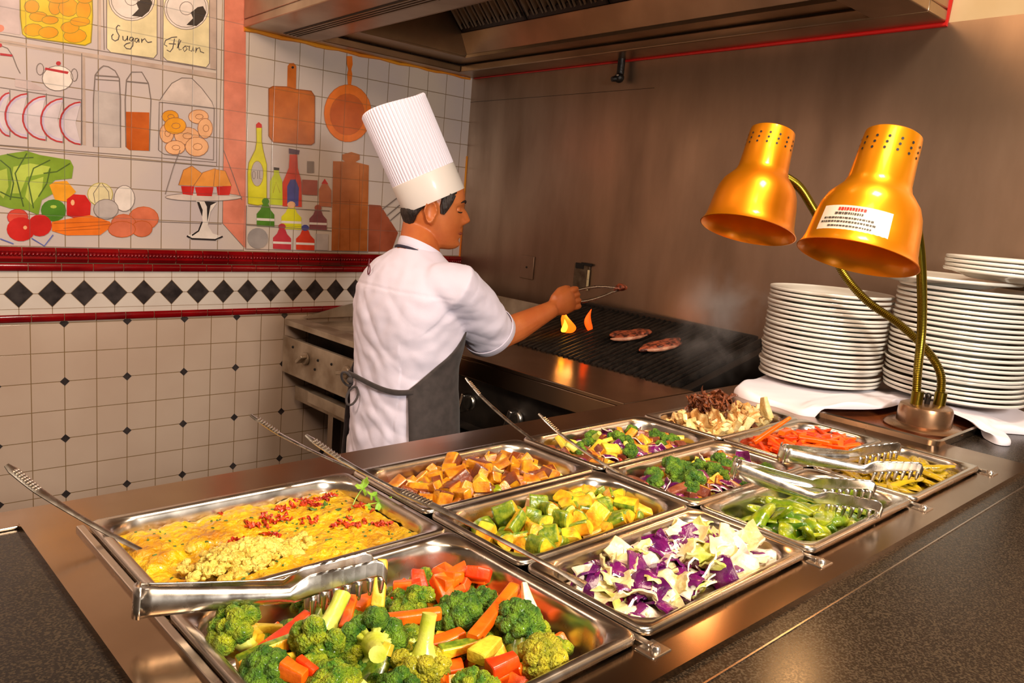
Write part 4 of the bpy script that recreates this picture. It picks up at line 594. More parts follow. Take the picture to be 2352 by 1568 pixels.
mb = MB(); band(mb, .918, .985, .07, 1.06, z0-.0015, z0+.001, 0)
for k in range(4): band(mb, .925+k*.0155, .930+k*.0155, .07, 1.06, z0-.004, z0-.001, 1)
obj('air_slot', mb, ['plain_dark', 'hood_steel'], hood, 0)
mb = MB(); mb.tube([H(.004, .02, z0-.003), H(.004, .6, z0-.003), H(.004, 1.3, z0-.003), H(.004, 2.15, z0-.003), H(.004, 2.156, .9)], [.0025, .003, .005, .008, .014], 8); obj('red_sealant', mb, 'red_caulk', hood)
mb = MB(); pts = [(P0.x-1.115+i*.05, 2.998, CZ+.551+.003*math.sin(i*1.7)) for i in range(23)]; mb.tube(pts, [.009-.0002*i for i in range(23)], 8); obj('yellow_sealant', mb, 'yellow_caulk', hood)
# ------------------------------------------------------------------ griddle beside the tiled wall
g = thing('griddle', 'greasy steel flat-top griddle against the tiled wall', 'griddle', (1.95, 2.55, 0))
def B(name, lo, hi, mat, par, bevel=.003, **k):
    return obj(name, MB().box((lo[0], lo[1], lo[2]+CZ), (hi[0], hi[1], hi[2]+CZ)), mat, par, 0, bevel=bevel, **k)
mb = MB(); mb.box((1.577, 2.125, CZ-.568), (1.66, 2.985, CZ-.545)); mb.box((1.66, 2.125, CZ-.568), (2.35, 2.985, CZ-.562)); mb.box((2.0, 2.14, CZ-.562), (2.3, 2.985, CZ-.558), 1)
obj('cooking_top', mb, ['dirty_steel', 'griddle_top'], g, 0, bevel=.002)
mb = MB(); mb.prism([(1.64, CZ-.545), (2.37, CZ-.545), (2.37, CZ-.40), (1.83, CZ-.50)], 0, .006, 0, Matrix(((1, 0, 0, 0), (0, 0, -1, 2.99), (0, 1, 0, 0), (0, 0, 0, 1)))); mb.box((2.345, 2.12, CZ-.56), (2.355, 2.985, CZ-.40)); obj('splash_guard', mb, 'dirty_steel', g, 0)
mb = MB(); mb.lathe([(0, .0), (.022, 0), (.022, .003)], 16, 0, Matrix.Translation((1.90, 2.60, CZ-.561))); obj('grease_hole', mb, 'gap', g)
B('body', (1.68, 2.13, -.80), (2.34, 2.975, -.568), 'grease_dark', g)
mb = MB(); mb.box((1.572, 2.125, CZ-.764), (1.59, 2.988, CZ-.612)); mb.box((1.59, 2.125, CZ-.764), (1.72, 2.988, CZ-.755)); cp = obj('control_panel', mb, 'dirty_steel', g, 0, bevel=.003)
mb = MB()
for y, z in ((2.90, -.645), (2.79, -.66), (2.70, -.66), (2.60, -.655), (2.50, -.672), (2.72, -.70), (2.43, -.70), (2.36, -.66)): mb.sphere((1.571, y, CZ+z), .0055, 8)
obj('panel_holes', mb, 'gap', cp)
def knob(y, z, par, x=1.571, s=1.0, mat='dirty_steel', ang=0):
    M = Matrix.Translation((x, y, CZ+z)) @ Matrix.Rotation(-PI/2, 4, 'Y') @ Matrix.Rotation(ang, 4, 'Z')
    mb = MB(); mb.lathe([(0, .0), (.026*s, 0), (.026*s, .008*s), (.021*s, .014*s), (0, .014*s)], 20, 0, M)
    mb.box((-.007*s, -.027*s, .008*s), (.007*s, .027*s, .036*s), 0, M); obj('knob', mb, mat, par, 40, bevel=.003*s)
knob(2.79, -.672, g, ang=.6); knob(2.487, -.662, g, ang=.2); knob(2.21, -.662, g)
mb = MB(); mb.box((1.625, 2.12, CZ-.885), (1.66, 2.97, CZ-.825)); mb.box((1.66, 2.12, CZ-.885), (2.3, 2.97, CZ-.88)); mb.box((1.60, 2.12, CZ-.86), (1.64, 2.82, CZ-.815)); obj('lower_shelf', mb, 'dirty_steel', g, 0, bevel=.003)
for x, y in ((1.68, 2.18), (1.68, 2.75), (2.28, 2.18), (2.28, 2.93)): B('leg', (x, y, -CZ), (x+.04, y+.04, -.80), 'steel', g)
B('dark_back_panel', (1.82, 2.14, -1.40), (1.84, 2.97, -.9), 'grease_dark', g)  # dark mottled panel set back below the griddle
# ------------------------------------------------------------------ charbroiler
c = thing('charbroiler', 'stainless charbroiler with ridged black grates', 'grill', (1.95, 1.65, 0))
mb = MB(); mb.box((1.573, 1.209, CZ-.482), (1.88, 2.11, CZ-.47)); mb.box((1.573, 1.209, CZ-.535), (1.585, 2.11, CZ-.482)); mb.box((1.573, 1.209, CZ-.482), (1.88, 1.22, CZ-.50))
obj('front_shelf', mb, 'counter_steel', c, 0, bevel=.002)
B('body', (1.66, 1.215, -.96), (2.355, 2.105, -.50), 'grease_dark', c)
mb = MB(); mb.add([(1.60, 1.215, CZ-.535), (1.60, 2.105, CZ-.535), (1.655, 2.105, CZ-.71), (1.655, 1.215, CZ-.71), (1.625, 1.215, CZ-.72), (1.625, 2.105, CZ-.72)], [(0, 1, 2, 3), (3, 2, 5, 4)])
cp = obj('control_panel', mb, 'grease_dark', c, 0, solid=.004)
for y in (1.635, 1.85, 1.40, 2.02): knob(y, -.625, c, x=1.622, s=1.15, mat='steel', ang=PI/2-.3)
B('drip_tray', (1.60, 1.215, -.755), (1.66, 2.105, -.735), 'dark_steel', c)
for x, y in ((1.68, 1.23), (1.68, 2.05), (2.28, 1.23), (2.28, 2.05)): B('leg', (x, y, -CZ), (x+.04, y+.04, -.95), 'steel', c)
GZ = lambda x: -.465+.228*(x-1.87)
mb = MB(); mb.add([(1.88, 1.27, CZ-.52), (2.36, 1.27, CZ-.42), (2.36, 2.1, CZ-.42), (1.88, 2.1, CZ-.52)], [(0, 1, 2, 3)]); 
obj('fire_bed', mb, 'gap', c, 0)
for s in range(5):
    y0 = 1.275+s*.166; mb = MB()
    for k in range(7):
        y = y0+.006+k*.0225
        mb.loft([[(x, y-.0045, CZ+GZ(x)-.006), (x, y-.0085, CZ+GZ(x)-.022), (x, y+.0085, CZ+GZ(x)-.022), (x, y+.0045, CZ+GZ(x)-.006), (x, y+.002, CZ+GZ(x)), (x, y-.002, CZ+GZ(x))] for x in (1.875, 2.10, 2.335)], 0, True, True)
    for x in (1.88, 2.0, 2.12, 2.24, 2.325): mb.box((x-.004, y0-.002, CZ+GZ(x)-.022), (x+.004, y0+.15, CZ+GZ(x)-.012))
    obj('grate', mb, 'iron', c, 30)
mb = MB(); mb.prism([(1.86, CZ-.50), (2.36, CZ-.50), (2.36, CZ-.37), (1.86, CZ-.48)], 0, .03, 0, Matrix(((1, 0, 0, 0), (0, 0, -1, 1.262), (0, 1, 0, 0), (0, 0, 0, 1)))); mb.box((2.335, 1.22, CZ-.5), (2.362, 2.10, CZ-.352)); obj('side_guard', mb, 'dark_steel', c, 0, bevel=.002)
# fire
pm('flame', (255, 120, 20), .6, emit=(255, 110, 14), es=1.6); pm('flame_core', (255, 190, 60), .6, emit=(255, 180, 40), es=3.5)
pm('ember', (255, 90, 20), .6, emit=(255, 80, 10), es=1.2)
def flame(name, x, y, z, h, w, mat, par=None, seed=0):
    R = random.Random(seed); mb = MB(); rings = []
    for i in range(9):
        t = i/8; r = w*math.sin(PI*min(1, t*.85+.12))**.8*(1-t*.75); ox = .25*w*math.sin(t*5+seed); oy = .3*w*math.cos(t*4+seed*2)
        rings.append([(x+ox+r*math.cos(2*PI*j/8)*(1+.25*R.random()), y+oy+r*math.sin(2*PI*j/8)*(1+.25*R.random()), z+CZ+h*t) for j in range(8)])
    mb.loft(rings, 0, True, True); return obj(name, mb, mat, par, 60, sub=1)
f1 = flame('flame', 2.045, 1.86, -.428, .075, .034, 'flame', seed=1); tag(f1, 'bright orange flame with a yellow core leaping from the grate under the tongs', 'flame', 'flames on the grate'); flame('flame_core', 2.02, 1.845, -.422, .045, .014, 'flame_core', f1, 4)
f2 = flame('flame', 2.115, 1.815, -.418, .08, .018, 'ember', seed=2); tag(f2, 'narrow red flame tongue to the right of the bright flame', 'flame', 'flames on the grate')
mb = MB(); mb.box((1.883, 1.30, CZ-.492), (1.90, 1.44, CZ-.481)); tag(obj('glowing_burner', mb, 'ember', None, 0, bevel=.003), 'glowing orange burner strip under the near end of the grate', 'burner')
pm('meat', (176, 84, 52), .4, 0, (70, 28, 16), scale=55, bump=1.0, bscale=90, coat=.25, contrast=(.42, .6)); pm('meat_fat', (206, 150, 120), .4, 0, (160, 90, 64), scale=40, bump=.3, bscale=90)
def steak(x, y, a, b, rz, lab, seed):
    mb = MB(); n = 26; rings = []
    for q, (k, h) in enumerate([(.86, 0), (1, .006), (.97, .013), (.8, .017), (.4, .018)]):
        ring = []
        for j in range(n):
            t = 2*PI*j/n; r = 1+.30*noise.noise((math.cos(t)*1.6+seed, math.sin(t)*1.6, 0))+.09*math.sin(3*t+seed)+.10*noise.noise((math.cos(t)*6+seed, math.sin(t)*6, 4))
            px, py = a*k*r*math.cos(t), b*k*r*math.sin(t); ring.append((px, py, h+.003*noise.noise((px*40, py*40, seed))))
        rings.append(ring)
    mb.loft(rings, 0, True, True)
    M = Matrix.Translation((x, y, CZ+GZ(x)+.001)) @ Matrix.Rotation(-math.atan(.228), 4, 'Y') @ Matrix.Rotation(rz, 4, 'Z')
    o = obj('grilled_steak', mb, 'meat', None, 60, sub=1, mat4=M); tag(o, lab, 'steak', 'steaks on the grate')
    mb = MB(); pts = [(a*1.0*math.cos(t)*1.0, b*1.02*math.sin(t), .008) for t in [rad(200+i*14) for i in range(9)]]; mb.tube(pts, [.002, .005, .006, .007, .007, .006, .006, .004, .002], 8); q = obj('fat_edge', mb, 'meat_fat', None, 60); q.parent = o
steak(2.122, 1.640, .076, .040, rad(-30), 'browned steak on the grate, the left one farther from the counter', 1)
steak(2.100, 1.488, .074, .037, rad(-22), 'browned steak with pale fat edge on the grate, nearer the plates', 5)
# ------------------------------------------------------------------ buffet counter
def ringrect(x0, x1, y0, y1, z): return [(x0, y0, CZ+z), (x1, y0, CZ+z), (x1, y1, CZ+z), (x0, y1, CZ+z)]
def rrect(cx, cy, hx, hy, r, z, n=6):
    out = []
    for sx, sy, a0 in ((1, 1, 0), (-1, 1, 90), (-1, -1, 180), (1, -1, 270)):
        for i in range(n+1):
            a = rad(a0+90*i/n); out.append((cx+sx*(hx-r)+r*math.cos(a), cy+sy*(hy-r)+r*math.sin(a), z))
    return out
WX0, WX1, WY0, WY1 = .276, 1.589, .426, .932
ct = thing('buffet_counter', 'long dark speckled stone serving counter holding the hot food pans', 'counter', (.9, .5, 0))
mb = MB(); CX1 = 2.16
def SO(z): return [(-1.3, -.45, CZ+z), (BW(3.46).x-.004, -.45, CZ+z), (BW(1.95).x-.004, 1.058, CZ+z), (-1.3, 1.058, CZ+z)]
mb.loft([ringrect(WX0, WX1, WY0, WY1, -.46), ringrect(WX0, WX1, WY0, WY1, -.416), SO(-.416), SO(-.46)], 0)
obj('stone_top', mb, 'stone', ct, 0)
mb = MB(); mb.box((-1.25, -.35, 0), (CX1, 1.03, CZ-.62)); mb.box((-1.25, -.35, 0), (.2, 1.03, CZ-.46)); mb.box((1.66, -.35, 0), (CX1, 1.03, CZ-.46)); mb.box((.2, .98, 0), (1.66, 1.03, CZ-.46)); mb.box((.2, -.35, 0), (1.66, .36, CZ-.46))
obj('counter_base', mb, 'plain_dark', ct, 0)
mb = MB()
mb.loft([rrect(.98, .6905, .775, .3235, .012, CZ-.4165), rrect(.98, .6905, .774, .3225, .012, CZ-.4085)], 0)
o1 = rrect(.98, .6905, .774, .3225, .012, CZ-.4085); o2 = rrect((WX0+WX1)/2, (WY0+WY1)/2, (WX1-WX0)/2, (WY1-WY0)/2, .01, CZ-.4085); o3 = [(x, y, CZ-.43) for x, y, z in o2]
mb.loft([o1, o2, o3], 0); fr = obj('steel_surround', mb, 'counter_steel', ct, 30)
mb = MB(); mb.box((-1.3, 1.003, CZ-.4158), (2.15, 1.055, CZ-.412)); obj('rear_ledge', mb, 'counter_steel', ct, 0, bevel=.001)
mb = MB(); mb.box((.05, .3425, CZ-.416), (2.12, .3445, CZ-.4148)); obj('sealant_strip', mb, 'steel', ct, 0)
mb = MB()
mb.loft([ringrect(WX0, WX1, WY0, WY1, -.43), ringrect(WX0+.004, WX1-.004, WY0+.004, WY1-.004, -.60)], 0, False, True); obj('water_well', mb, 'dark_steel', ct, 0)
BAYS = [(.262, .602), (.611, .943), (.953, 1.284), (1.294, 1.603)]
for x in (.2565, .6065, .948, 1.289, 1.6075):
    mb = MB(); mb.box((x-.0045, .402, CZ-.416), (x+.0045, .952, CZ-.4035)); mb.box((x-.015, .388, CZ-.4105), (x+.015, .412, CZ-.4070))
    q = obj('divider_bar', mb, 'steel', ct, 0, bevel=.0015)
    mb = MB(); mb.lathe([(.0, .0045), (.003, .0045), (.0045, .003), (.005, 0)], 12, 0, Matrix.Translation((x, .3965, CZ-.4070))); mb.box((x-.003, .396, CZ-.4026), (x+.003, .397, CZ-.4022)); obj('screw', mb, 'bright_steel', q)
# ------------------------------------------------------------------ food pans
def pan(x0, x1, y0, y1, label, depth=.065, name='food_pan'):
    cx, cy, hx, hy = (x0+x1)/2, (y0+y1)/2, (x1-x0)/2, (y1-y0)/2; z = CZ-.3975
    mb = MB(); L = [(0, -.0075, .013), (-.0004, -.003, .013), (.001, -.0005, .012), (.003, .0004, .012), (.0085, -.0004, .014), (.0115, -.002, .036), (.0135, -.006, .04), (.0155, -.014, .04), (.019, -depth*.75, .038), (.0215, -depth*.92, .036), (.028, -depth, .03)]
    rings = [rrect(cx, cy, hx-i, hy-i, r, z+dz) for i, dz, r in L]
    mb.loft(rings[::-1], 0, True, False); me = mesh(name, mb, 'pan_steel', 50)
    o = obj(name, me, 'pan_steel'); tag(o, label, 'food pan', 'hot food pans in the counter'); m = o.modifiers.new('s', 'SOLIDIFY'); m.thickness = .0009; m.offset = -1
    return o
Y3 = [(.764, .946), (.588, .761), (.413, .585)]
pan(*BAYS[0], .706, .946, 'wide steel pan of yellow egg bake, rear left'); pan(*BAYS[0], .413, .703, 'large steel pan of broccoli and carrots, nearest the camera')
PL = {(1, 0): 'steel pan of roasted eggplant chunks behind the zucchini', (1, 1): 'steel pan of zucchini chunks in the middle of its column', (1, 2): 'steel pan of chopped white and purple cabbage',
 (2, 0): 'steel pan of mixed roasted vegetables at the rear, in front of the chef', (2, 1): 'steel pan of broccoli and red vegetables between two others', (2, 2): 'steel pan of glossy green pepper pieces under a pair of tongs',
 (3, 0): 'steel pan of browned mushrooms, farthest at the rear', (3, 1): 'steel pan of bright orange carrot sticks', (3, 2): 'steel pan of yellow-green pepper strips, rightmost in front'}
for (i, j), l in PL.items(): pan(*BAYS[i], *Y3[j], l)
# ------------------------------------------------------------------ tray, cloth, plates
tray = thing('baking_tray', 'worn metal baking tray with browned bottom under the lamp base', 'tray', (1.86, .66, CZ-.415))
mb = MB(); TX, TY, HX, HY = 1.875, .665, .175, .146; z = CZ-.4155
mb.loft([rrect(TX, TY, HX-i, HY-i, r, z+dz, 5) for i, dz, r in [(.004, .0, .02), (0, .013, .022), (-.0015, .0185, .023), (.003, .021, .02), (.0075, .018, .018), (.011, .009, .016)]], 0, True, False); obj('tray_rim', mb, 'steel', tray, 40)
pm('burnt', (150, 78, 36), .35, .3, (66, 30, 16), scale=14, rvar=.1, coat=.2)
mb = MB(); mb.loft([rrect(TX, TY, HX-.0105, HY-.0105, .016, z+.0093, 5), rrect(TX, TY, .01, .01, .004, z+.0095, 5)], 0, False, True); obj('tray_bottom', mb, 'burnt', tray, 0)
pm('cloth', (238, 226, 232), .85, 0, sheen=.3)
O = [(1.728, 1.0), (1.700, .972), (1.684, .925), (1.690, .86), (1.672, .80), (1.70, .765), (1.76, .728), (1.83, .697), (1.90, .69), (1.945, .688), (1.985, .66), (2.0, .62), (1.985, .57), (1.945, .52), (1.893, .470), (1.905, .448), (1.935, .455), (1.985, .505), (2.04, .475), (2.10, .42), (2.20, .41), (2.245, .50), (2.255, .7), (2.24, .9), (2.21, 1.03), (2.05, 1.052), (1.85, 1.04)]
OP = smoothpath([(x, y, 0) for x, y in O+[O[0]]], 4)[:-1]; cxy = Vector((2.04, .76, 0)); mb = MB(); rings = []
for k, (s, h) in enumerate([(1.0, 0), (1.004, .35), (.995, .75), (.975, 1), (.94, 1.05), (.88, 1.0), (.80, 1.), (.70, 1), (.55, 1), (.3, 1)]):
    ring = []
    for i, p in enumerate(OP):
        q = cxy+(p-cxy)*s; bl = max(0, min(1, (.80-q.y)/.06)); top = .0205+.0165*bl-.020*max(0, min(1, (.58-q.y)/.06))
        edge = max(0, (s-.72)/.28); n1 = noise.noise((q.x*16, q.y*16, 3))*.9+noise.noise((q.x*34, q.y*30, 7))*.5
        fold = math.sin(q.x*38-q.y*22+2.2*math.sin(q.y*9))*.5
        top += edge*(.002+.010*n1+.007*fold)*(1 if k < 7 else .3)
        base = .0005 if q.y < .50 or not (TX-HX-.004 < q.x < TX+HX+.004 and TY-HY-.004 < q.y < TY+HY+.004) else .0275
        zz = base + (max(top, base+.004)-base)*h if k < 4 else max(top, base+.004)
        ring.append((q.x, q.y, CZ-.4155+zz))
    rings.append(ring)
mb.loft(rings, 0, False, True); tag(obj('folded_cloth', mb, 'cloth', None, 60, sub=1), 'white folded cloth under the plate stacks beside the lamp', 'cloth')
pm('china', (232, 226, 214), .12, 0, spec=.6, coat=.3)
def plate_mesh(R):
    P = [(0, .0035), (R*.52, .0035), (R*.60, .0045), (R*.70, .0095), (R*.76, .0125), (R*.90, .0165), (R*.975, .0198), (R, .0218), (R*1.008, .0200), (R*1.006, .0165), (R*.992, .0142), (R*.97, .0140), (R*.88, .0125), (R*.74, .0075), (R*.64, .001), (R*.60, 0), (R*.575, .0), (R*.56, .0018), (0, .0018)]
    mb = MB(); mb.lathe(P, 56); return mesh('dinner_plate', mb, 'china', 60)
ORD = ['top', 'second', 'third', 'fourth', 'fifth', 'sixth', 'seventh', 'eighth', 'ninth', 'tenth', 'eleventh', 'twelfth', 'thirteenth', 'fourteenth', 'fifteenth', 'sixteenth', 'seventeenth', 'eighteenth', 'nineteenth', 'twentieth', 'twenty-first', 'twenty-second', 'twenty-third', 'twenty-fourth', 'twenty-fifth', 'twenty-sixth']
R = random.Random(11)
def stack(x, y, z, n, dz, Rr, where, group, name='dinner_plate', jit=.002, lean=(0, 0)):
    me = plate_mesh(Rr); me.name = name; proto = bpy.data.objects.new(name, me); 
    for k in range(n):
        o = proto if k == 0 else proto.copy(); C.objects.link(o)
        o.location = (x+R.uniform(-jit, jit)+lean[0]*k, y+R.uniform(-jit, jit)+lean[1]*k, CZ+z+k*dz); o.rotation_euler = (R.uniform(-.008, .008), R.uniform(-.008, .008), R.uniform(0, 6))
        w = ORD[n-1-k]; w = 'topmost' if w == 'top' else w+' from the top'; 
        if k == 0: w = 'bottom'
        tag(o, f'white plate, {w} {where}', 'plate', group)
stack(2.018, .930, -.3945, 21, .0111, .15, 'of the left plate stack', 'plates in the left stack', jit=.003)
stack(2.104, .635, -.3765, 23, .01135, .155, 'of the tall right plate stack', 'plates in the right stack', jit=.003)
stack(2.085, .70, -.105, 1, .009, .175, 'wide', None, 'serving_platter', .001)
C.objects[-1]['label'] = 'wide white platter lying between the right stack and the small top plates'; C.objects[-1]['category'] = 'platter'
stack(2.100, .552, -.081, 4, .0098, .14, 'of the small pile on the right stack', 'small plates on the very top', jit=.002)
# ------------------------------------------------------------------ heat lamp
pm('gold_paint', (250, 158, 12), .36, .8, (240, 140, 8), scale=3, rvar=.04, coat=.35); pm('gold_inside', (236, 120, 30), .4, .6)
pm('brass_hose', (128, 110, 34), .3, 1); pm('sticker', (222, 206, 186), .3, .1); pm('ink_black', (70, 60, 50), .5); pm('ink_red', (225, 30, 20), .5); pm('base_metal', (176, 140, 108), .3, .9, (130, 90, 60), scale=9, rvar=.1)
lamp = thing('heat_lamp', 'twin-headed gold heat lamp on bendable brass necks above the carrots', 'lamp', (1.835, .60, CZ-.402))
M = Matrix.Translation((1.838, .598, CZ-.4058)); mb = MB()
mb.lathe([(0, .0), (.078, 0), (.080, .004), (.074, .009), (.05, .012)], 40, 0, M); mb.lathe([(.056, .010), (.0545, .042), (.052, .049), (.044, .053), (0, .054)], 40, 0, M); obj('lamp_base', mb, 'base_metal', lamp, 40)
mb = MB(); mb.tube([(1.838, .598, CZ-.356), (1.836, .597, CZ-.336)], .006, 10); mb.sphere((1.836, .597, CZ-.334), .007, 10); obj('toggle_switch', mb, 'dark_steel', lamp)
def hose(pts, r, extra=()):
    P = smoothpath(pts, 14); D = [0]
    for a, b in zip(P, P[1:]): D.append(D[-1]+(b-a).length)
    step = .0021; n = int(D[-1]/step); Q = []; rr = []; j = 0
    for i in range(n+1):
        d = i*step
        while j < len(D)-2 and D[j+1] < d: j += 1
        t = (d-D[j])/max(1e-9, D[j+1]-D[j]); Q.append(P[j].lerp(P[j+1], min(1, t))); rr.append(r*(1.0 if i % 2 else .86))
    mb = MB(); mb.tube(Q, rr, 14); return mb
N2 = [(1.812, .611, -.352), (1.806, .617, -.279), (1.774, .612, -.191), (1.695, .598, -.097), (1.59, .577, -.019), (1.47, .556, .044), (1.392, .553, .075)]
N1 = [(1.859, .580, -.352), (1.873, .592, -.289), (1.873, .632, -.239), (1.851, .693, -.189), (1.815, .752, -.148), (1.779, .80, -.09), (1.73, .825, -.011), (1.664, .84, .051), (1.611, .85, .088), (1.55, .868, .108)]
for pts in (N2, N1):
    q = obj('gooseneck', hose([W(*p) for p in pts], .0095), 'brass_hose', lamp, 50)
    mb = MB(); mb.tube([W(*pts[0])-Vector((0, 0, .004)), W(*pts[0])+Vector((0, 0, .028))], .0125, 16); obj('ferrule', mb, 'brass_hose', q)
SH = [(.0, .0), (.040, .0), (.0445, .003), (.0455, .01), (.0475, .05), (.050, .085), (.054, .097), (.063, .108), (.0725, .120), (.079, .136), (.083, .156), (.0855, .178), (.088, .196), (.091, .206), (.095, .213), (.0962, .2145), (.0945, .2150), (.089, .208), (.085, .196), (.082, .176), (.079, .156), (.074, .136), (.066, .120), (.054, .106), (.047, .088), (.044, .05), (.042, .008), (0, .006)]
def shade(top, d, scale, sticker, holes_at):
    M = frame(W(*top), Vector(d).cross(Vector((0, 0, 1))).cross(Vector(d)), Vector(d)) @ Matrix.Diagonal((scale, scale, scale, 1))
    M.translation = W(*top); mb = MB(); mb.lathe(SH, 64, 0, M); s = obj('lamp_shade', mb, 'gold_paint', lamp, 40)
    mb = MB()
    for q, zz in enumerate((.022, .032, .042)):
        for j in range(15):
            a = 2*PI*j/15+q*.03+.1; r = .0453+zz*.04
            p = Vector((r*math.cos(a), r*math.sin(a), zz)); nrm = Vector((math.cos(a), math.sin(a), 0))
            t1 = Vector((-math.sin(a), math.cos(a), 0)); t2 = Vector((0, 0, 1)); c_ = p+nrm*.0008
            mb.add([M @ (c_+t1*.0023*math.cos(b)+t2*.0023*math.sin(b)) for b in [2*PI*i/10 for i in range(10)]], [tuple(range(10))])
    obj('vent_holes', mb, 'gap', s, 0)
    mb = MB(); mb.sphere((0, 0, .13), (.03, .03, .045), 16, 0, M); mb.tube([(0, 0, .02), (0, 0, .1)], .016, 12, 0, True, M); obj('heat_bulb', mb, 'redbulb', lamp)
    if sticker:
        prof = [(.0725, .120), (.079, .136), (.083, .156), (.0855, .178), (.088, .196)]
        def rr(z):
            for (r0, z0_), (r1, z1_) in zip(prof, prof[1:]):
                if z <= z1_: return r0+(r1-r0)*(z-z0_)/(z1_-z0_)
            return prof[-1][0]
        Mi = M.inverted(); cam = Mi @ Vector((0, 0, CZ)); a0 = math.atan2(cam.y, cam.x)
        def SP(u, v, off): # u across -1..1, v down 0..1
            a = a0+u; z = .156+v*.046; r = rr(z)+off; return M @ Vector((r*math.cos(a), r*math.sin(a), z))
        # find which way round is left in the picture
        sg = 1 if (SP(.5, .5, 0)-SP(-.5, .5, 0)).dot(Vector((.728, -.681, .084))) > 0 else -1
        mb = MB(); n = 14; g = [[SP(sg*(-.92+1.32*i/n), v/4, .0006) for i in range(n+1)] for v in range(5)]
        mb.loft(g, 0, closed=False); st = obj('warning_sticker', mb, 'sticker', s, 60)
        R2 = random.Random(5)
        def line(u0, u1, v, h, mat, nm, seglen=(.02, .06)):
            mb = MB(); u = u0
            while u < u1:
                w = R2.uniform(*seglen); e = min(u1, u+w)
                for (a, b) in ((u, (u+e)/2), ((u+e)/2, e)): mb.add([SP(sg*a, v, .0011), SP(sg*b, v, .0011), SP(sg*b, v+h*R2.uniform(.8, 1.1), .0011), SP(sg*a, v+h, .0011)], [(0, 1, 2, 3)])
                u = e+.012
            return mb
        mb = line(-.58, -.06, .08, .12, 0, '', (.03, .05)); obj('red_heading', mb, 'ink_red', st, 0)
        for k, (u0, u1, v, h) in enumerate([(-.62, -.1, .26, .09), (-.82, .1, .44, .07), (-.86, .15, .58, .07), (-.68, .1, .74, .06)]):
            mb = line(u0, u1, v, h, 0, ''); obj('printed_line', mb, 'ink_black', st, 0)
    return s
pm('redbulb', (150, 30, 16), .25, 0, coat=.5)
HL = []
shade((1.378, .569, .163), (-.312, .005, -.95), 1.0, True, 0)
shade((1.538, .880, .190), (-.301, -.044, -.953), 1.0, False, 0)
# ------------------------------------------------------------------ serving spoons
def spoon(food, tip, label, w=.0075, sag=.01, ang=0, bowl=True):
    f = W(*food); t = W(*tip); d = (t-f).normalized(); L = (t-f).length; side = Vector((0, 0, 1)).cross(d).normalized(); up = d.cross(side).normalized()
    if up.z < 0: up = -up
    r = thing('serving_spoon', label, 'serving spoon', tuple(f), 0, 'long-handled spoons in the pans')
    P = []; Rr = []
    for i in range(25):
        s = i/24; z = -sag*math.sin(PI*s)*.6+sag*1.0*max(0, s-.8)*2
        P.append(f+d*L*s+up*z); wd = .0046+.004*max(0, 1-s*8)+ (w-.0046)*max(0, min(1, (s-.55)/.3))*(1 if s < .96 else .8) if s < 1 else w*.5
        Rr.append((.0016+.0008*max(0, s-.6), wd))
    mb = MB(); mb.tube(P, Rr, 10, up=tuple(up)); h = obj('handle', mb, 'bright_steel', r, 60)
    mb = MB()
    for i in range(9):
        s = .80+.018*i; p = f+d*L*s+up*(-sag*math.sin(PI*s)*.6+sag*max(0, s-.8)*2+.0022)
        for q in (-1, 1): mb.sphere(tuple(p+side*q*w*.45), (.0022, .0022, .0012), 6)
        mb.sphere(tuple(p), (.0026, .0026, .0016), 6)
    obj('engraving', mb, 'steel', h)
    if bowl:
        mb = MB(); M = frame(f-d*.024-Vector((0, 0, .004)), -d, up); rings = []
        for k in range(6):
            s = k/5; a = s*PI/2; rings.append([M @ Vector((.032*math.cos(b)*math.sin(a), .021*math.sin(b)*math.sin(a), -.008*math.cos(a))) for b in [2*PI*j/20 for j in range(20)]])
        mb.loft(rings[1:], 0, True, False); obj('bowl', mb, 'bright_steel', r, 60, solid=.001)
    return r
spoon((.318, .842, -.424), (.191, .987, -.335), 'long spoon handle reaching over the left rim of the egg pan')
spoon((.672, .930, -.424), (.506, 1.053, -.333), 'upper of two crossed spoon handles, resting in the eggplant pan')
spoon((.676, .735, -.422), (.522, .923, -.330), 'lower of two crossed spoon handles, resting in the zucchini pan')
spoon((.630, .510, -.3955), (.543, .745, -.345), 'spoon in the cabbage pan with its handle across the pan rims', w=.0085, bowl=False, sag=-.004)
spoon((.964, .905, -.404), (.952, 1.105, -.330), 'thin spoon handle pointing at the apron from the rear mixed pan', w=.004, bowl=False)
spoon((.972, .700, -.408), (.931, .890, -.342), 'spoon handle leaning over the rear mixed pan from the broccoli mix', w=.005)
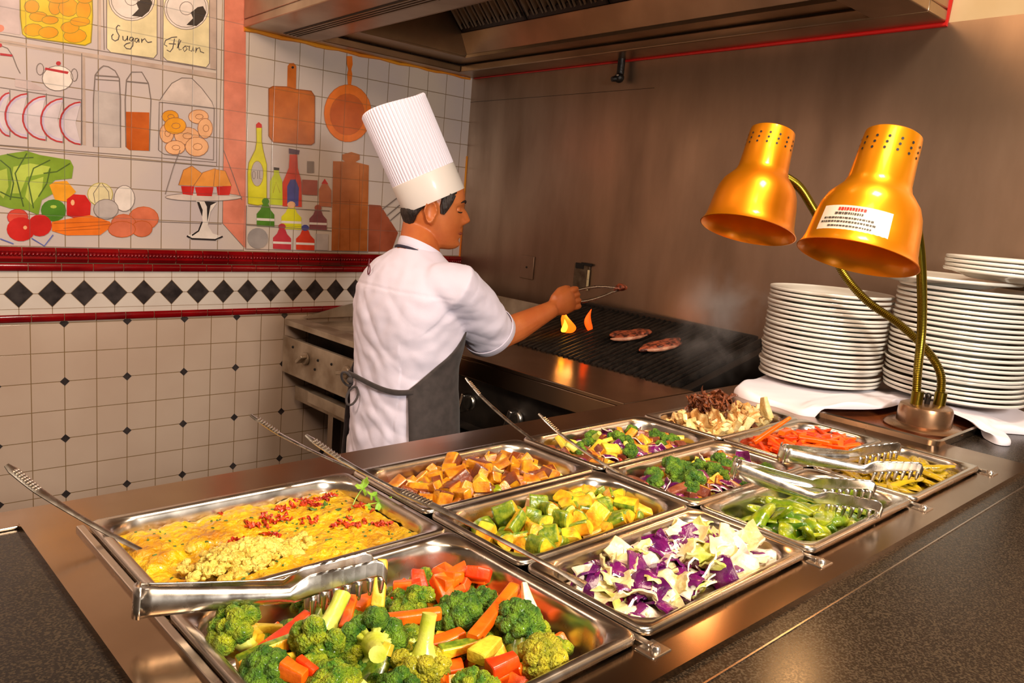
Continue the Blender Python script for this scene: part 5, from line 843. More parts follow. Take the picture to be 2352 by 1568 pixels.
# ------------------------------------------------------------------ tongs
def tongs(label, hinge, neck, updir, spread=.05, flip=1, both=True, roll=0):
    h = W(*hinge); nk = W(*neck); x = (nk-h); LH = x.length
    M = frame(h, x, Vector(updir)) @ Matrix.Rotation(rad(roll), 4, 'X'); 
    t = thing('serving_tongs', label, 'tongs', tuple(h), 0, 'steel comb-ended tongs')
    LE = .092; L = LH+LE
    for side in (-1, 1):
        def Pt(xx, zz, hh):
            u = max(-1, min(1, zz/hh)); bul = .006*(1-u*u)*(1 if xx < LH else max(0, 1-(xx-LH)/.02)) if abs(zz) <= hh*1.01 else 0
            y = side*(.006+spread*.5*(xx/L)+bul)
            if xx > LH: y -= side*.13*max(0, zt_(xx)-.014-zz)*min(1, (xx-LH)/.03)
            return M @ Vector((xx, y, zz))
        mb = MB(); rings = []; zt_ = lambda xx: (.0176+.013*((xx-LH-.018)/(LE-.018)))-(.012*max(0, ((xx-LH-.018)/(LE-.018)-.86)/.14)**2)
        for i in range(15):
            xx = LH*i/14; hh = .0138-.0062*(i/14)**.8; rings.append([Pt(xx, hh*(-1+2*j/8), hh) for j in range(9)])
        for i in range(1, 5):   # widening to the head
            s = i/4; xx = LH+.018*s; zt = .0076+.010*s; zb = -.0076+.0042*s; rings.append([Pt(xx, zb+(zt-zb)*j/8, .0138) for j in range(9)])
        nT = 7; pitch = (LE-.018)/nT; xs = []
        for k in range(nT):
            for q in (0, .5, 1): xs.append(LH+.018+pitch*(k+q))
        zt_ = lambda xx: (.0176+.013*((xx-LH-.018)/(LE-.018)))-(.012*max(0, ((xx-LH-.018)/(LE-.018)-.86)/.14)**2)
        zb_ = lambda xx: zt_(xx)-.0150-.006*(1-(xx-LH-.018)/(LE-.018))
        for xx in xs[1:]:
            zt, zb = zt_(xx), zb_(xx); rings.append([Pt(xx, zb+(zt-zb)*j/8, .0138) for j in range(9)])
        mb.loft(rings, 0, closed=False)
        for k in range(nT):    # teeth
            a = LH+.018+pitch*(k+.10); b = LH+.018+pitch*(k+.74); ln = .0225-.0012*k+.002*(k == 0); zb = zb_((a+b)/2)+.0003
            tr = []
            for q in range(5):
                s = q/4; w = (b-a)*(1-.55*s*s); c_ = (a+b)/2+.001*s; zz = zb-ln*s; tr.append([Pt(c_-w/2, zz, .0138), Pt(c_, zz-.0008*s, .0138), Pt(c_+w/2, zz, .0138)])
            mb.loft(tr, 0, closed=False)
        if side == 1 or both: obj('tong_arm', mb, 'bright_steel', t, 50, solid=.0012)
    mb = MB(); rings = []
    for i in range(9):
        a = -PI/2+PI*i/8; y = -.012*math.sin(a); xx = -.006*math.cos(a); rings.append([M @ Vector((xx, y, z)) for z in (-.0138, -.005, .005, .0138)])
    mb.loft(rings, 0, closed=False); obj('hinge_bend', mb, 'bright_steel', t, 60, solid=.0012)
    return t
tongs('dark-reflecting comb tongs lying over the broccoli pan, nearest the camera', (.232, .683, -.371), (.351, .643, -.379), (0, .1, 1), spread=.03, roll=-8)
tongs('comb tongs leaning down into the green pepper pan', (1.078, .603, -.370), (1.138, .507, -.386), (.1, .0, 1), spread=.06, roll=12)
tongs('brightly shining comb tongs above the yellow-green pepper strips', (1.206, .594, -.363), (1.301, .515, -.370), (.0, .0, 1), spread=.06, roll=10)
# ------------------------------------------------------------------ food
def veg(name, rgb, rgb2, rough=.34, scale=90, coat=.25, bump=.15, bs=200, sss=.025, contrast=(.35, .65), **k):
    return pm(name, rgb, rough, 0, rgb2, scale=scale, coat=coat, bump=bump, bscale=bs, sss=sss, contrast=contrast, **k)
veg('broc', (78, 132, 10), (190, 196, 24), .5, 70, .1, 1.0, 420, .05); veg('broc_dark', (46, 100, 10), (124, 164, 22), .5, 80, .1, 1.0, 420, .05)
veg('broc_yellow', (160, 160, 16), (226, 206, 40), .5, 60, .1, 1.0, 420, .05)
veg('stalk', (184, 192, 52), (216, 214, 104), .35, 50, .3, .1, 150)
veg('carrot', (236, 84, 4), (244, 112, 10), .36, 40, .2, .1, 120); veg('carrot_red', (212, 46, 4), (228, 76, 8), .36, 40, .2, .1, 120)
veg('squash', (226, 196, 60), (206, 160, 40), .32, 60); veg('zuc_flesh', (226, 190, 36), (214, 128, 22), .34, 75, .3, .2, 160, contrast=(.42, .68)); veg('zuc_skin', (74, 106, 20), (140, 150, 34), .3, 160, .4)
veg('eggp', (214, 150, 26), (166, 88, 14), .34, 60, sss=.02); veg('eggp_skin', (84, 34, 18), (130, 60, 24), .3, 60, sss=.01); veg('onion', (226, 206, 150), (206, 176, 96), .3, 50)
veg('gpep', (78, 112, 12), (150, 156, 20), .2, 40, .55, .25, 90); veg('gpep_dark', (42, 82, 10), (80, 116, 16), .2, 28, .55, .2, 90); veg('rpep', (190, 28, 14), (156, 18, 10), .2, 40, .6)
veg('ypep', (182, 154, 22), (150, 124, 18), .22, 26, .6, .2, 80)
veg('cab_white', (240, 228, 190), (228, 206, 132), .3, 34, .35, .35, 60, .15); veg('cab_green', (190, 200, 66), (226, 216, 140), .3, 26, .35, .35, 60, .12)
veg('cab_pink', (214, 186, 176), (228, 214, 180), .3, 26, .35, .3, 60, .12); veg('cab_purple', (70, 10, 70), (116, 16, 92), .24, 26, .6, .4, 60, .03); veg('cab_red', (120, 18, 38), (90, 14, 50), .24, 26, .6, .3, 60, .03)
veg('mush', (216, 188, 132), (196, 140, 74), .45, 60, .1, .4, 160); veg('mush_brown', (128, 62, 20), (84, 38, 14), .45, 70, .15, .6, 200)
veg('mush_white', (232, 214, 160), (216, 184, 110), .4, 40, .15, .3, 120); veg('sausage', (132, 66, 38), (96, 40, 26), .3, 60, .4)
R = random.Random(23)
def crumple(mb, a, s, seed):
    mb.v = [tuple(Vector(p)+Vector((noise.noise((p[0]*s+seed, p[1]*s, p[2]*s)), noise.noise((p[0]*s, p[1]*s+seed+9, p[2]*s)), noise.noise((p[0]*s, p[1]*s, p[2]*s+seed+5))))*a) for p in mb.v]; return mb
def m_sector(Rr, L, ang, seed):    # wedge of a round vegetable, skin on the outside
    mb = MB(); n = 6; A = [ang*(i/n-.5) for i in range(n+1)]; ir = Rr*.12; off = Rr*.62
    ring = lambda x, k: [(x, Rr*k*math.sin(a), Rr*k*math.cos(a)-off) for a in A]+[(x, ir*math.sin(ang/2), ir*math.cos(ang/2)-off), (x, -ir*math.sin(ang/2), ir*math.cos(ang/2)-off)]
    rs = [ring(-L/2, .93), ring(-L/2+.0015, 1), ring(-L*.15, 1.02), ring(L*.2, 1.), ring(L/2-.0015, .99), ring(L/2, .92)]; N = len(rs[0])
    for i in range(len(rs)-1):
        o = len(mb.v); mb.v += rs[i]+rs[i+1]
        for j in range(N):
            b = (j+1) % N; mb.f.append((o+j, o+b, o+N+b, o+N+j)); mb.m.append(1 if j < n else 0)
    mb.add(rs[0], [tuple(range(N))], 0); mb.add(rs[-1], [tuple(range(N))], 0)
    return crumple(mb, .0016, 60, seed)
def m_box(lx, ly, lz, seed, skin=(), amp=.0018, taper=1.0):
    mb = MB(); n = 3; e = .86
    X = [-.5, -.47, 0, .47, .5]; rings = []
    for x in X:
        k = (e if abs(x) == .5 else 1)*(1+(taper-1)*(x+.5)); ring = []
        for sy, sz in ((-1, -e), (-e, -1), (0, -1.02), (e, -1), (1, -e), (1.02, 0), (1, e), (e, 1), (0, 1.03), (-e, 1), (-1, e), (-1.02, 0)): ring.append((x*lx, sy*ly/2*k, sz*lz/2*k))
        rings.append(ring)
    for i in range(4):
        o = len(mb.v); mb.v += rings[i]+rings[i+1]
        for j in range(12):
            b = (j+1) % 12; side = 0 if j in (0, 1, 2) else 1 if j in (3, 4, 5) else 2 if j in (6, 7, 8) else 3
            mb.f.append((o+j, o+b, o+12+b, o+12+j)); mb.m.append(1 if side in skin else 0)
    mb.add(rings[0], [tuple(range(12))], 0); mb.add(rings[-1], [tuple(range(12))], 0)
    return crumple(mb, amp, 55, seed)
def m_sheet(lx, ly, cx, cy, th, seed, wob=.003, ragged=.25, curl=0):   # a curved leaf or petal piece with thickness
    mb = MB(); nx, ny = 9, 7; g = []
    for i in range(nx):
        row = []
        for j in range(ny):
            u = i/(nx-1)*2-1; v = j/(ny-1)*2-1
            rg = 1-ragged*.5*(1+noise.noise((u*2+seed, v*2, seed)))*max(abs(u), abs(v))**2
            x = u*lx/2*rg; y = v*ly/2*rg*(1-.18*u*u)
            z = -cx*(u*u)-cy*(v*v)+wob*noise.noise((u*1.7+seed*3, v*1.7, seed))+wob*.5*noise.noise((u*5, v*5+seed, seed))+curl*u*v
            row.append((x, y, z))
        g.append(row)
    top = [(x, y, z+th/2) for r in g for x, y, z in r]; bot = [(x, y, z-th/2) for r in g for x, y, z in r]; o = len(top)
    fs = []; ms = []
    for i in range(nx-1):
        for j in range(ny-1):
            a = i*ny+j; fs.append((a, a+1, a+ny+1, a+ny)); fs.append((o+a, o+a+ny, o+a+ny+1, o+a+1)); ms += [0, 1]
    E = [i*ny for i in range(nx)]+[(nx-1)*ny+j for j in range(1, ny)]+[i*ny+ny-1 for i in range(nx-2, -1, -1)]+[j for j in range(ny-2, 0, -1)]
    for k in range(len(E)): a, b = E[k], E[(k+1) % len(E)]; fs.append((a, b, o+b, o+a)); ms.append(2)
    mb.v = top+bot; mb.f = fs; mb.m = ms; return mb
class Kind:
    def __init__(s, name, cat, label, group, meshes, r, h, flat=.5, sub=1, tumble=False):
        s.name, s.cat, s.label, s.group, s.r, s.h, s.flat = name, cat, label, group, r, h, flat; s.P = []; s.sub = sub; s.tumble = tumble or 'chunk' in name or 'cube' in name
        for me in meshes: me.name = name; s.P.append(me)
    def make(s, M, label=None):
        me = R.choice(s.P); o = bpy.data.objects.new(s.name, me); C.objects.link(o); o.matrix_basis = M
        if s.sub: m = o.modifiers.new('u', 'SUBSURF'); m.levels = m.render_levels = s.sub
        return tag(o, label or s.label, s.cat, s.group)
def pile(bounds, zb, items, mound=.012, cell=.004, seed=1, zmax=-.392, bias=None, level=None):
    """drop the pieces one after another onto a growing heap"""
    RR = random.Random(seed); x0, x1, y0, y1 = bounds; nx = int((x1-x0)/cell)+1; ny = int((y1-y0)/cell)+1
    Hm = [[zb]*ny for _ in range(nx)]; items = list(items)
    cnt = 0
    while level and len(items) < 400: items += items[:40]
    for kd, sc in items:
        if level and cnt % 4 == 0 and sum(map(sum, Hm))/nx/ny > level: break
        cnt += 1; r, h = kd.r*sc, kd.h*sc; best = None; mx = min(r*.8+(.008 if kd.sub == 0 else 0), (x1-x0)*.45, (y1-y0)*.45)
        for t in range(14):
            x = RR.uniform(x0+mx, x1-mx); y = RR.uniform(y0+mx, y1-mx); i0, j0 = int((x-x0)/cell), int((y-y0)/cell); k = max(1, int(r*.6/cell))
            vals = [Hm[i][j] for i in range(max(0, i0-k), min(nx, i0+k+1)) for j in range(max(0, j0-k), min(ny, j0+k+1)) if (i-i0)**2+(j-j0)**2 <= k*k+1]
            z = sum(vals)/len(vals)*.6+max(vals)*.4
            ex = abs((x-(x0+x1)/2)/((x1-x0)/2)); ey = abs((y-(y0+y1)/2)/((y1-y0)/2)); pen = mound*(ex**2+ey**2)*.5
            if bias: pen += bias(x, y)
            if best is None or z+pen < best[0]: best = (z+pen, x, y, z, i0, j0, k)
        _, x, y, z, i0, j0, k = best; z = min(z, zmax-h*.5)
        for i in range(max(0, i0-k), min(nx, i0+k+1)):
            for j in range(max(0, j0-k), min(ny, j0+k+1)):
                if (i-i0)**2+(j-j0)**2 <= k*k+1: Hm[i][j] = max(Hm[i][j], z+h*.8)
        til = kd.flat
        if kd.tumble: kd.make(TR((x, y, CZ+z+h*.5), (RR.uniform(0, 2*PI), RR.uniform(-.6, .6), RR.uniform(0, 2*PI)), sc*RR.uniform(.94, 1.06))); continue
        kd.make(TR((x, y, CZ+z+h*.5), (RR.uniform(-til, til)+(PI if RR.random() < .15 else 0), RR.uniform(-til, til), RR.uniform(0, 2*PI)), sc*RR.uniform(.94, 1.06)))
def mix(*spec, seed=0):
    RR = random.Random(seed); L = []
    for kd, n, s0, s1 in spec: L += [(kd, RR.uniform(s0, s1)) for _ in range(n)]
    RR.shuffle(L); return L
def IN(b, y): return (b[0]+.026, b[1]-.026, y[0]+.024, y[1]-.024)
def base_layer(bounds, z, mat, name, label, cat, amp=.004, seed=0):
    x0, x1, y0, y1 = bounds; mb = MB(); nx, ny = 40, 26; x0 -= .004; x1 += .004; y0 -= .003; y1 += .003
    g = [[(x0+(x1-x0)*i/nx, y0+(y1-y0)*j/ny, CZ+z+amp*noise.noise((i*.45+seed, j*.45, seed))) for j in range(ny+1)] for i in range(nx+1)]
    mb.loft(g, 0, closed=False); o = obj(name, mb, mat, None, 60, solid=.002); return tag(o, label, cat, kind='stuff')
# --- zucchini
ZU = Kind('zucchini_chunk', 'zucchini', 'roasted zucchini chunk with green skin in the middle pan', 'zucchini chunks in the middle pan', [mesh('z', m_sector(.0185, L, a, i), ['zuc_flesh', 'zuc_skin'], 50) for i, (L, a) in enumerate([(.024, 1.9), (.019, 1.7), (.030, 1.6), (.016, 2.2), (.022, 2.8), (.027, 1.3)])], .0140, .0190, .9)
pile(IN(BAYS[1], Y3[1]), -.427, mix((ZU, 92, .85, 1.25), seed=3), .014, seed=5, zmax=-.392, level=-.4145, bias=lambda x, y: .018*max(0, (.70-x)/.08) )
veg('juice', (150, 110, 20), (110, 70, 14), .2, 30, .6)
base_layer(IN(BAYS[1], Y3[1]), -.430, 'juice', 'vegetable_juice', 'oily yellow juice at the bottom of the zucchini pan', 'juice')
# --- eggplant pan
EG = Kind('eggplant_chunk', 'eggplant', 'golden brown roasted eggplant chunk in the rear pan beside the egg bake', 'eggplant chunks in the rear pan', [mesh('e', m_box(a, b, c, i+7, sk), ['eggp', 'eggp_skin'], 50) for i, (a, b, c, sk) in enumerate([(.026, .02, .016, (2,)), (.021, .021, .015, (1,)), (.03, .018, .017, (3,)), (.024, .022, .013, (2, 3)), (.019, .017, .017, ())])], .0145, .0165, .8)
ON = Kind('onion_piece', 'onion', 'translucent white onion piece among the eggplant chunks', 'onion pieces among the eggplant', [mesh('o', m_sheet(.028, .022, .004, .003, .0022, i), ['onion']*3, 50) for i in range(3)], .012, .006, .7)
GP = Kind('green_pepper_square', 'green pepper', 'bright green pepper square among the eggplant chunks', 'green pepper squares among the eggplant', [mesh('g', m_sheet(.03, .024, .004, .002, .0035, i+4), ['gpep']*3, 50) for i in range(3)], .013, .007, .6)
RP = Kind('red_pepper_square', 'red pepper', 'small red pepper square among the eggplant chunks', 'red pepper squares among the eggplant', [mesh('r', m_sheet(.018, .016, .002, .002, .003, i+8), ['rpep']*3, 50) for i in range(2)], .009, .006, .6)
YP = Kind('yellow_squash_chunk', 'squash', 'bright yellow squash chunk among the eggplant chunks', 'yellow squash chunks among the eggplant', [mesh('y', m_box(.022, .017, .014, 31, ()), ['squash'], 50)], .012, .014, .7)
pile(IN(BAYS[1], Y3[0]), -.425, mix((EG, 76, .8, 1.25), (ON, 22, .8, 1.2), (GP, 12, .8, 1.25), (RP, 7, .8, 1.2), (YP, 9, .9, 1.2), seed=2), .012, seed=8, zmax=-.390, level=-.413, bias=lambda x, y: .012*max(0, (.69-x)/.08))
base_layer(IN(BAYS[1], Y3[0]), -.428, 'eggp', 'eggplant_juice', 'brown oil at the bottom of the eggplant pan', 'juice')
# --- cabbage
def cab(name, mats, lab, grp, n=3, L=(.052, .040), th=.0024, wob=.006):
    return Kind(name, 'cabbage', lab, grp, [mesh('c', m_sheet(L[0]*(.8+.25*(i % 2)), L[1]*(.8+.15*(i % 3)), .005+.002*i, .004, th, i*3+len(name), wob, .05, .003), mats, 40) for i in range(n)], .015, .0085, .85, 0)
CW = cab('white_cabbage_piece', ['cab_white']*3, 'pale cream cabbage piece in the front cabbage pan', 'white cabbage pieces', 4, (.056, .042), .0026, .006); CG = cab('green_cabbage_piece', ['cab_green']*3, 'yellow-green cabbage leaf piece in the cabbage pan', 'green cabbage pieces'); CPk = cab('pink_cabbage_piece', ['cab_pink']*3, 'pinkish white cabbage piece in the cabbage pan', 'pink cabbage pieces')
CP = cab('purple_cabbage_piece', ['cab_purple', 'cab_purple', 'cab_purple'], 'dark purple cabbage piece in the cabbage pan', 'purple cabbage pieces', 4, (.046, .038), .0032, .004); CR = cab('red_cabbage_piece', ['cab_red', 'cab_red', 'cab_pink'], 'deep red cabbage piece near the middle of the cabbage pan', 'red cabbage pieces', 2, (.045, .03), .003, .005)
pile(IN(BAYS[1], Y3[2]), -.422, mix((CW, 40, .75, 1.1), (CG, 17, .8, 1.15), (CPk, 20, .75, 1.1), (CP, 40, .75, 1.15), (CR, 9, .8, 1.1), seed=6), .016, seed=4, zmax=-.382, level=-.407, bias=lambda x, y: .02*max(0, (.69-x)/.07))
base_layer(IN(BAYS[1], Y3[2]), -.426, 'cab_pink', 'cabbage_juice', 'thin cloudy juice under the chopped cabbage', 'juice')
w = thing('purple_cabbage_wedge', 'purple cabbage wedge with white leaf layers showing, centre of the cabbage pan', 'cabbage', (.80, .515, CZ-.395))
for k in range(7):
    mb = m_sheet(.036-.003*k, .03-.003*k, .010-.001*k, .006-.0005*k, .0018, k+3, .004, .2)
    q = mesh('w', mb, ['cab_purple' if k % 2 == 0 else 'cab_pink']*2+['cab_pink'], 50); o = obj('leaf_layer', q, None, w); o.matrix_parent_inverse = Matrix(); o.matrix_basis = TR((-.002*k, 0, -.001*k+.004), (rad(38), rad(-30), rad(-40)))
# --- carrot sticks
def m_stick(L, w, h, seed, t=.6): return m_box(L, w, h, seed, (), .0022, t)
CS = Kind('carrot_stick', 'carrot', 'bright orange carrot stick in the carrot pan', 'sticks in the carrot pan', [mesh('c', m_stick(L, wd, hh, i+2), ['carrot' if i % 3 else 'carrot_red'], 50) for i, (L, wd, hh) in enumerate([(.072, .010, .008), (.058, .012, .009), (.085, .009, .008), (.05, .013, .007), (.065, .011, .010)])], .020, .0085, .28)
pile((BAYS[3][0]+.022, BAYS[3][1]-.022, Y3[1][0]+.022, Y3[1][1]-.022), -.419, mix((CS, 120, .8, 1.15), seed=9), .022, seed=12, zmax=-.38, level=-.407)
base_layer(IN(BAYS[3], Y3[1]), -.423, 'carrot_red', 'carrot_juice', 'orange-red juice below the carrot sticks', 'juice')
for (x, y, z, rx, ry, rz) in [(1.375, .705, -.376, .2, -.62, -.5), (1.42, .70, -.385, .1, .1, .2)]: CS.make(TR((x, y, CZ+z), (rx, ry, rz), 1.0), 'carrot stick poking up above the rest near the mushrooms' if ry < -.5 else 'carrot stick lying highest on the carrot heap')
# --- mixed pans
def small_broc(seed, Rr, mats=('broc', 'stalk'), n=9, res=12):
    mb = MB(); RQ = random.Random(seed)
    for k in range(n):
        a = 2.399*k; t = math.acos(1-.85*(k+.5)/n); d = Vector((math.sin(t)*math.cos(a), math.sin(t)*math.sin(a), math.cos(t))); c = d*Rr*.62; r = Rr*.42
        i0 = len(mb.v); mb.sphere(tuple(c), r, res)
        for i in range(i0, len(mb.v)):
            p = Vector(mb.v[i]); nn = (p-c).normalized(); mb.v[i] = tuple(p+nn*r*(.22*noise.noise(p*420+Vector((seed, 0, 0)))+.12*noise.noise(p*900)))
        mb.tube([(0, 0, -Rr*.85), tuple(c*.5), tuple(c*.9)], [Rr*.14, Rr*.13, Rr*.18], 7, 1)
    mb.tube([(0, 0, -Rr*1.25), (0, 0, -Rr*.8), (0, 0, -Rr*.2)], [Rr*.22, Rr*.24, Rr*.36], 10, 1)
    return mb
SB = lambda pan_, grp: Kind('broccoli_floret', 'broccoli', pan_, grp, [mesh('b', small_broc(i, .017, n=9), ['broc_dark', 'stalk'], 60) for i in range(3)], .015, .022, 1.3, 0)
def simple(name, cat, lab, grp, ms, mats, r, h, flat=.7): return Kind(name, cat, lab, grp, [mesh('q', m, mats, 50) for m in ms], r, h, flat)
def mixed(b, y, where, seed, nb, extra, zb=-.426, zmax=-.388, spec=None):
    ks = [(SB('small broccoli floret in '+where, 'florets in '+where), nb, .8, 1.25),
      (simple('purple_cabbage_piece', 'cabbage', 'purple cabbage scrap in '+where, 'cabbage scraps in '+where, [m_sheet(.042, .032, .008, .004, .0028, seed+i, .006, .35) for i in range(2)], ['cab_purple', 'cab_purple', 'cab_pink'], .014, .009), 20, .8, 1.2),
      (simple('squash_slice', 'squash', 'yellow squash slice in '+where, 'squash slices in '+where, [m_box(.034, .02, .007, seed, ()), m_box(.024, .018, .009, seed+1, ())], ['squash'], .013, .008), 7, .9, 1.5),
      (simple('pale_mushroom_slice', 'mushroom', 'pale mushroom slice in '+where, 'mushroom slices in '+where, [m_sheet(.03, .014, .006, .002, .004, seed+3, .003, .3)], ['mush']*3, .011, .006), 14, .8, 1.2),
      (simple('red_pepper_piece', 'red pepper', 'red pepper piece in '+where, 'red pepper pieces in '+where, [m_sheet(.022, .018, .004, .002, .003, seed+5, .003, .3)], ['rpep']*3, .011, .006), 12, .8, 1.2),
      (simple('roasted_cube', 'vegetable', 'browned vegetable cube in '+where, 'browned cubes in '+where, [m_box(.018, .016, .012, seed+2, (1, 3)), m_box(.022, .014, .012, seed+6, (0, 2))], ['sausage', 'eggp'], .010, .012), 22, .8, 1.3)]+extra
    pile(IN(b, y), zb, mix(*ks, seed=seed), .014, seed=seed+1, zmax=zmax, level=-.4135)
    base_layer(IN(b, y), zb-.003, 'sausage', 'cooking_sauce', 'dark reddish sauce under '+where, 'sauce')
mixed(BAYS[2], Y3[0], 'the rear mixed vegetable pan', 40, 5, [])
saus = simple('sausage_piece', 'sausage', 'long browned piece among the broccoli mix', 'browned pieces in the broccoli mix', [m_box(.045, .018, .016, 3, ())], ['sausage'], .016, .014, .3)
mixed(BAYS[2], Y3[1], 'the broccoli and red vegetable pan', 60, 8, [(saus, 5, .7, 1.1)])
# --- green peppers
def m_crescent(L, w, th, arc, seed):
    mb = MB(); rings = []
    for i in range(13):
        s = i/12; a = arc*(s-.5); ww = w*math.sin(PI*(.08+.84*s))**.6; Rr = L/arc; ring = []
        for j in range(10):
            b = 2*PI*j/10; y = ww/2*math.cos(b); z = th/2*math.sin(b)*(1.0)-.35*y*y/w*2
            r = Rr+z; ring.append((r*math.sin(a), y, r*math.cos(a)-Rr))
        rings.append(ring)
    mb.loft(rings, 0, True, True); return crumple(mb, .003, 45, seed)
GC = Kind('green_pepper_piece', 'green pepper', 'glossy green pepper piece in the front pan under the tongs', 'green pepper pieces in the front pan', [mesh('p', m_crescent(L, wd, .008, a, i), ['gpep' if i % 3 else 'gpep_dark'], 60) for i, (L, wd, a) in enumerate([(.062, .030, 1.1), (.05, .036, 1.4), (.078, .026, .8), (.045, .040, 1.5), (.066, .028, 1.2)])], .022, .012, .6)
pile(IN(BAYS[2], Y3[2]), -.433, mix((GC, 46, .8, 1.2), seed=14), .016, seed=15, zmax=-.398, level=-.421, bias=lambda x, y: .02*max(0, (1.03-x)/.07)); base_layer(IN(BAYS[2], Y3[2]), -.436, 'gpep', 'pepper_oil', 'green oily juice under the pepper pieces', 'juice', .002)
YC = Kind('pepper_strip', 'pepper', 'yellow-green cooked pepper strip in the rightmost front pan', 'yellow-green pepper strips', [mesh('p', m_crescent(L, wd, .006, a, i+20), ['ypep'], 60) for i, (L, wd, a) in enumerate([(.085, .018, .5), (.07, .022, .6), (.10, .014, .4), (.055, .028, .8)])], .024, .008, .22)
pile(IN(BAYS[3], Y3[2]), -.418, mix((YC, 58, .8, 1.15), seed=16), .006, seed=17, zmax=-.400, level=-.409); base_layer(IN(BAYS[3], Y3[2]), -.419, 'ypep', 'pepper_juice', 'yellow juice under the pepper strips', 'juice', .003)
# --- mushrooms
def m_fan(seed, Rr=.026, brown=False):     # oyster mushroom: a gilled fan on a stub
    mb = MB(); n = 22; rings = []
    for k in range(6):
        s = k/5; ring = []
        for j in range(n+1):
            a = rad(-75+150*j/n); r = Rr*s*(1+.18*noise.noise((a*3+seed, s, seed)))
            ring.append((r*math.cos(a), r*math.sin(a), .010*s*s*math.cos(a*1.3)+.0035*s*math.sin(a*9+seed)+.002*((j % 2)*s)))
        rings.append(ring)
    top = MB().loft(rings, 0, closed=False); mb.add(top.v, top.f, 0); mb.add([(x, y, z-.0022-.003*(1-math.hypot(x, y)/Rr)) for x, y, z in top.v], [f[::-1] for f in top.f], 0)
    mb.tube([(-.012, 0, -.010), (0, 0, -.003), (.006, 0, 0)], [.006, .005, .004], 8); return mb
MW = simple('oyster_mushroom', 'mushroom', 'pale fan-shaped mushroom in the farthest rear pan', 'pale mushrooms in the rear pan', [m_fan(i, .024+.004*i) for i in range(3)], ['mush'], .017, .012, 1.3)
MBn = simple('crisp_mushroom_shred', 'mushroom', 'crisp dark brown mushroom shred on top of the mushroom heap', 'brown shreds on the mushroom heap', [m_sheet(.032, .007, .006, .001, .002, i, .008, .5, .004) for i in range(4)], ['mush_brown']*3, .012, .005, 1.3)
MK = simple('mushroom_piece', 'mushroom', 'thick pale mushroom piece in the farthest rear pan', 'thick mushroom pieces in the rear pan', [m_box(.034, .018, .012, 5, (), .005, .6), m_box(.026, .02, .012, 9, (), .005, .7)], ['mush_white'], .015, .012, 1.4)
MK2 = simple('browned_mushroom_piece', 'mushroom', 'browned mushroom piece in the farthest rear pan', 'browned mushroom pieces in the rear pan', [m_box(.03, .016, .010, 4, (), .005, .6)], ['mush_brown'], .014, .010, 1.3)
pile(IN(BAYS[3], Y3[0]), -.420, mix((MW, 34, .8, 1.2), (MK, 36, .8, 1.2), (MK2, 10, .7, 1.1), seed=18), .020, seed=19, zmax=-.376, level=-.406); pile((1.375, 1.485, .835, .915), -.388, mix((MBn, 95, 1.0, 1.6), seed=20), .02, seed=21, zmax=-.345)
base_layer(IN(BAYS[3], Y3[0]), -.423, 'mush_brown', 'mushroom_juice', 'brown juice below the mushrooms', 'juice')
o = obj('mushroom_chunk', mesh('m', m_box(.046, .030, .016, 5, (), .004, .45), ['mush_white'], 50), 'mush_white', None, sub=1, mat4=TR((1.515, .80, CZ-.372), (.3, rad(-72), rad(150)))); tag(o, 'large pale mushroom standing upright on the heap', 'mushroom')
# --- the big broccoli and carrot pan
def big_broc(name_seed, Rr, crown, label, loc, axis, spin=0, n=26, res=22, stem=1.0):
    RQ = random.Random(name_seed); M = frame((0, 0, 0), Vector(axis).orthogonal(), axis) @ Matrix.Rotation(spin, 4, 'Z')
    t = thing('broccoli_floret', label, 'broccoli', (loc[0], loc[1], CZ+loc[2]), 0, 'large florets in the nearest pan')
    cr = MB(); st = MB()
    for k in range(n):
        a = 2.39996*k+RQ.uniform(-.2, .2); th = math.acos(1-1.02*(k+.5)/n); d = Vector((math.sin(th)*math.cos(a), math.sin(th)*math.sin(a), math.cos(th)*.85))
        c_ = d*Rr*(.66+RQ.uniform(-.05, .06)); r = Rr*RQ.uniform(.25, .33); i0 = len(cr.v); cr.sphere(tuple(c_), r, res)
        for i in range(i0, len(cr.v)):
            p = Vector(cr.v[i]); nn = (p-c_).normalized(); s = noise.cell(p*620)*.5+.5*noise.noise(p*700)
            cr.v[i] = tuple(p+nn*r*(.20*s+.16*noise.noise(p*210+Vector((name_seed, 0, 0)))))
        if k % 2 == 0 or th > .8:
            st.tube([(d.x*Rr*.05, d.y*Rr*.05, -Rr*.62), tuple(Vector((c_.x*.42, c_.y*.42, -Rr*.12))), tuple(c_*.9)], [Rr*.10, Rr*.085, Rr*.12], 8)
    L = Rr*stem; st.tube([(0, 0, -Rr*.55-L*.75), (.02*Rr, 0, -Rr*.55-L*.4), (0, 0, -Rr*.5), (0, 0, -Rr*.1)], [Rr*.23, Rr*.22, Rr*.25, Rr*.36], 14)
    crumple(st, .0012, 90, name_seed)
    cr.v = [tuple(M @ Vector(p)) for p in cr.v]; st.v = [tuple(M @ Vector(p)) for p in st.v]
    for nm, mb_, mt in (('crown', cr, crown), ('stalk', st, 'stalk')):
        o = obj(nm, mesh(nm, mb_, mt, 60), mt, t); o.matrix_parent_inverse = Matrix()
    return t
cam_d = lambda x, y: Vector((-x, -y, .40)).normalized()
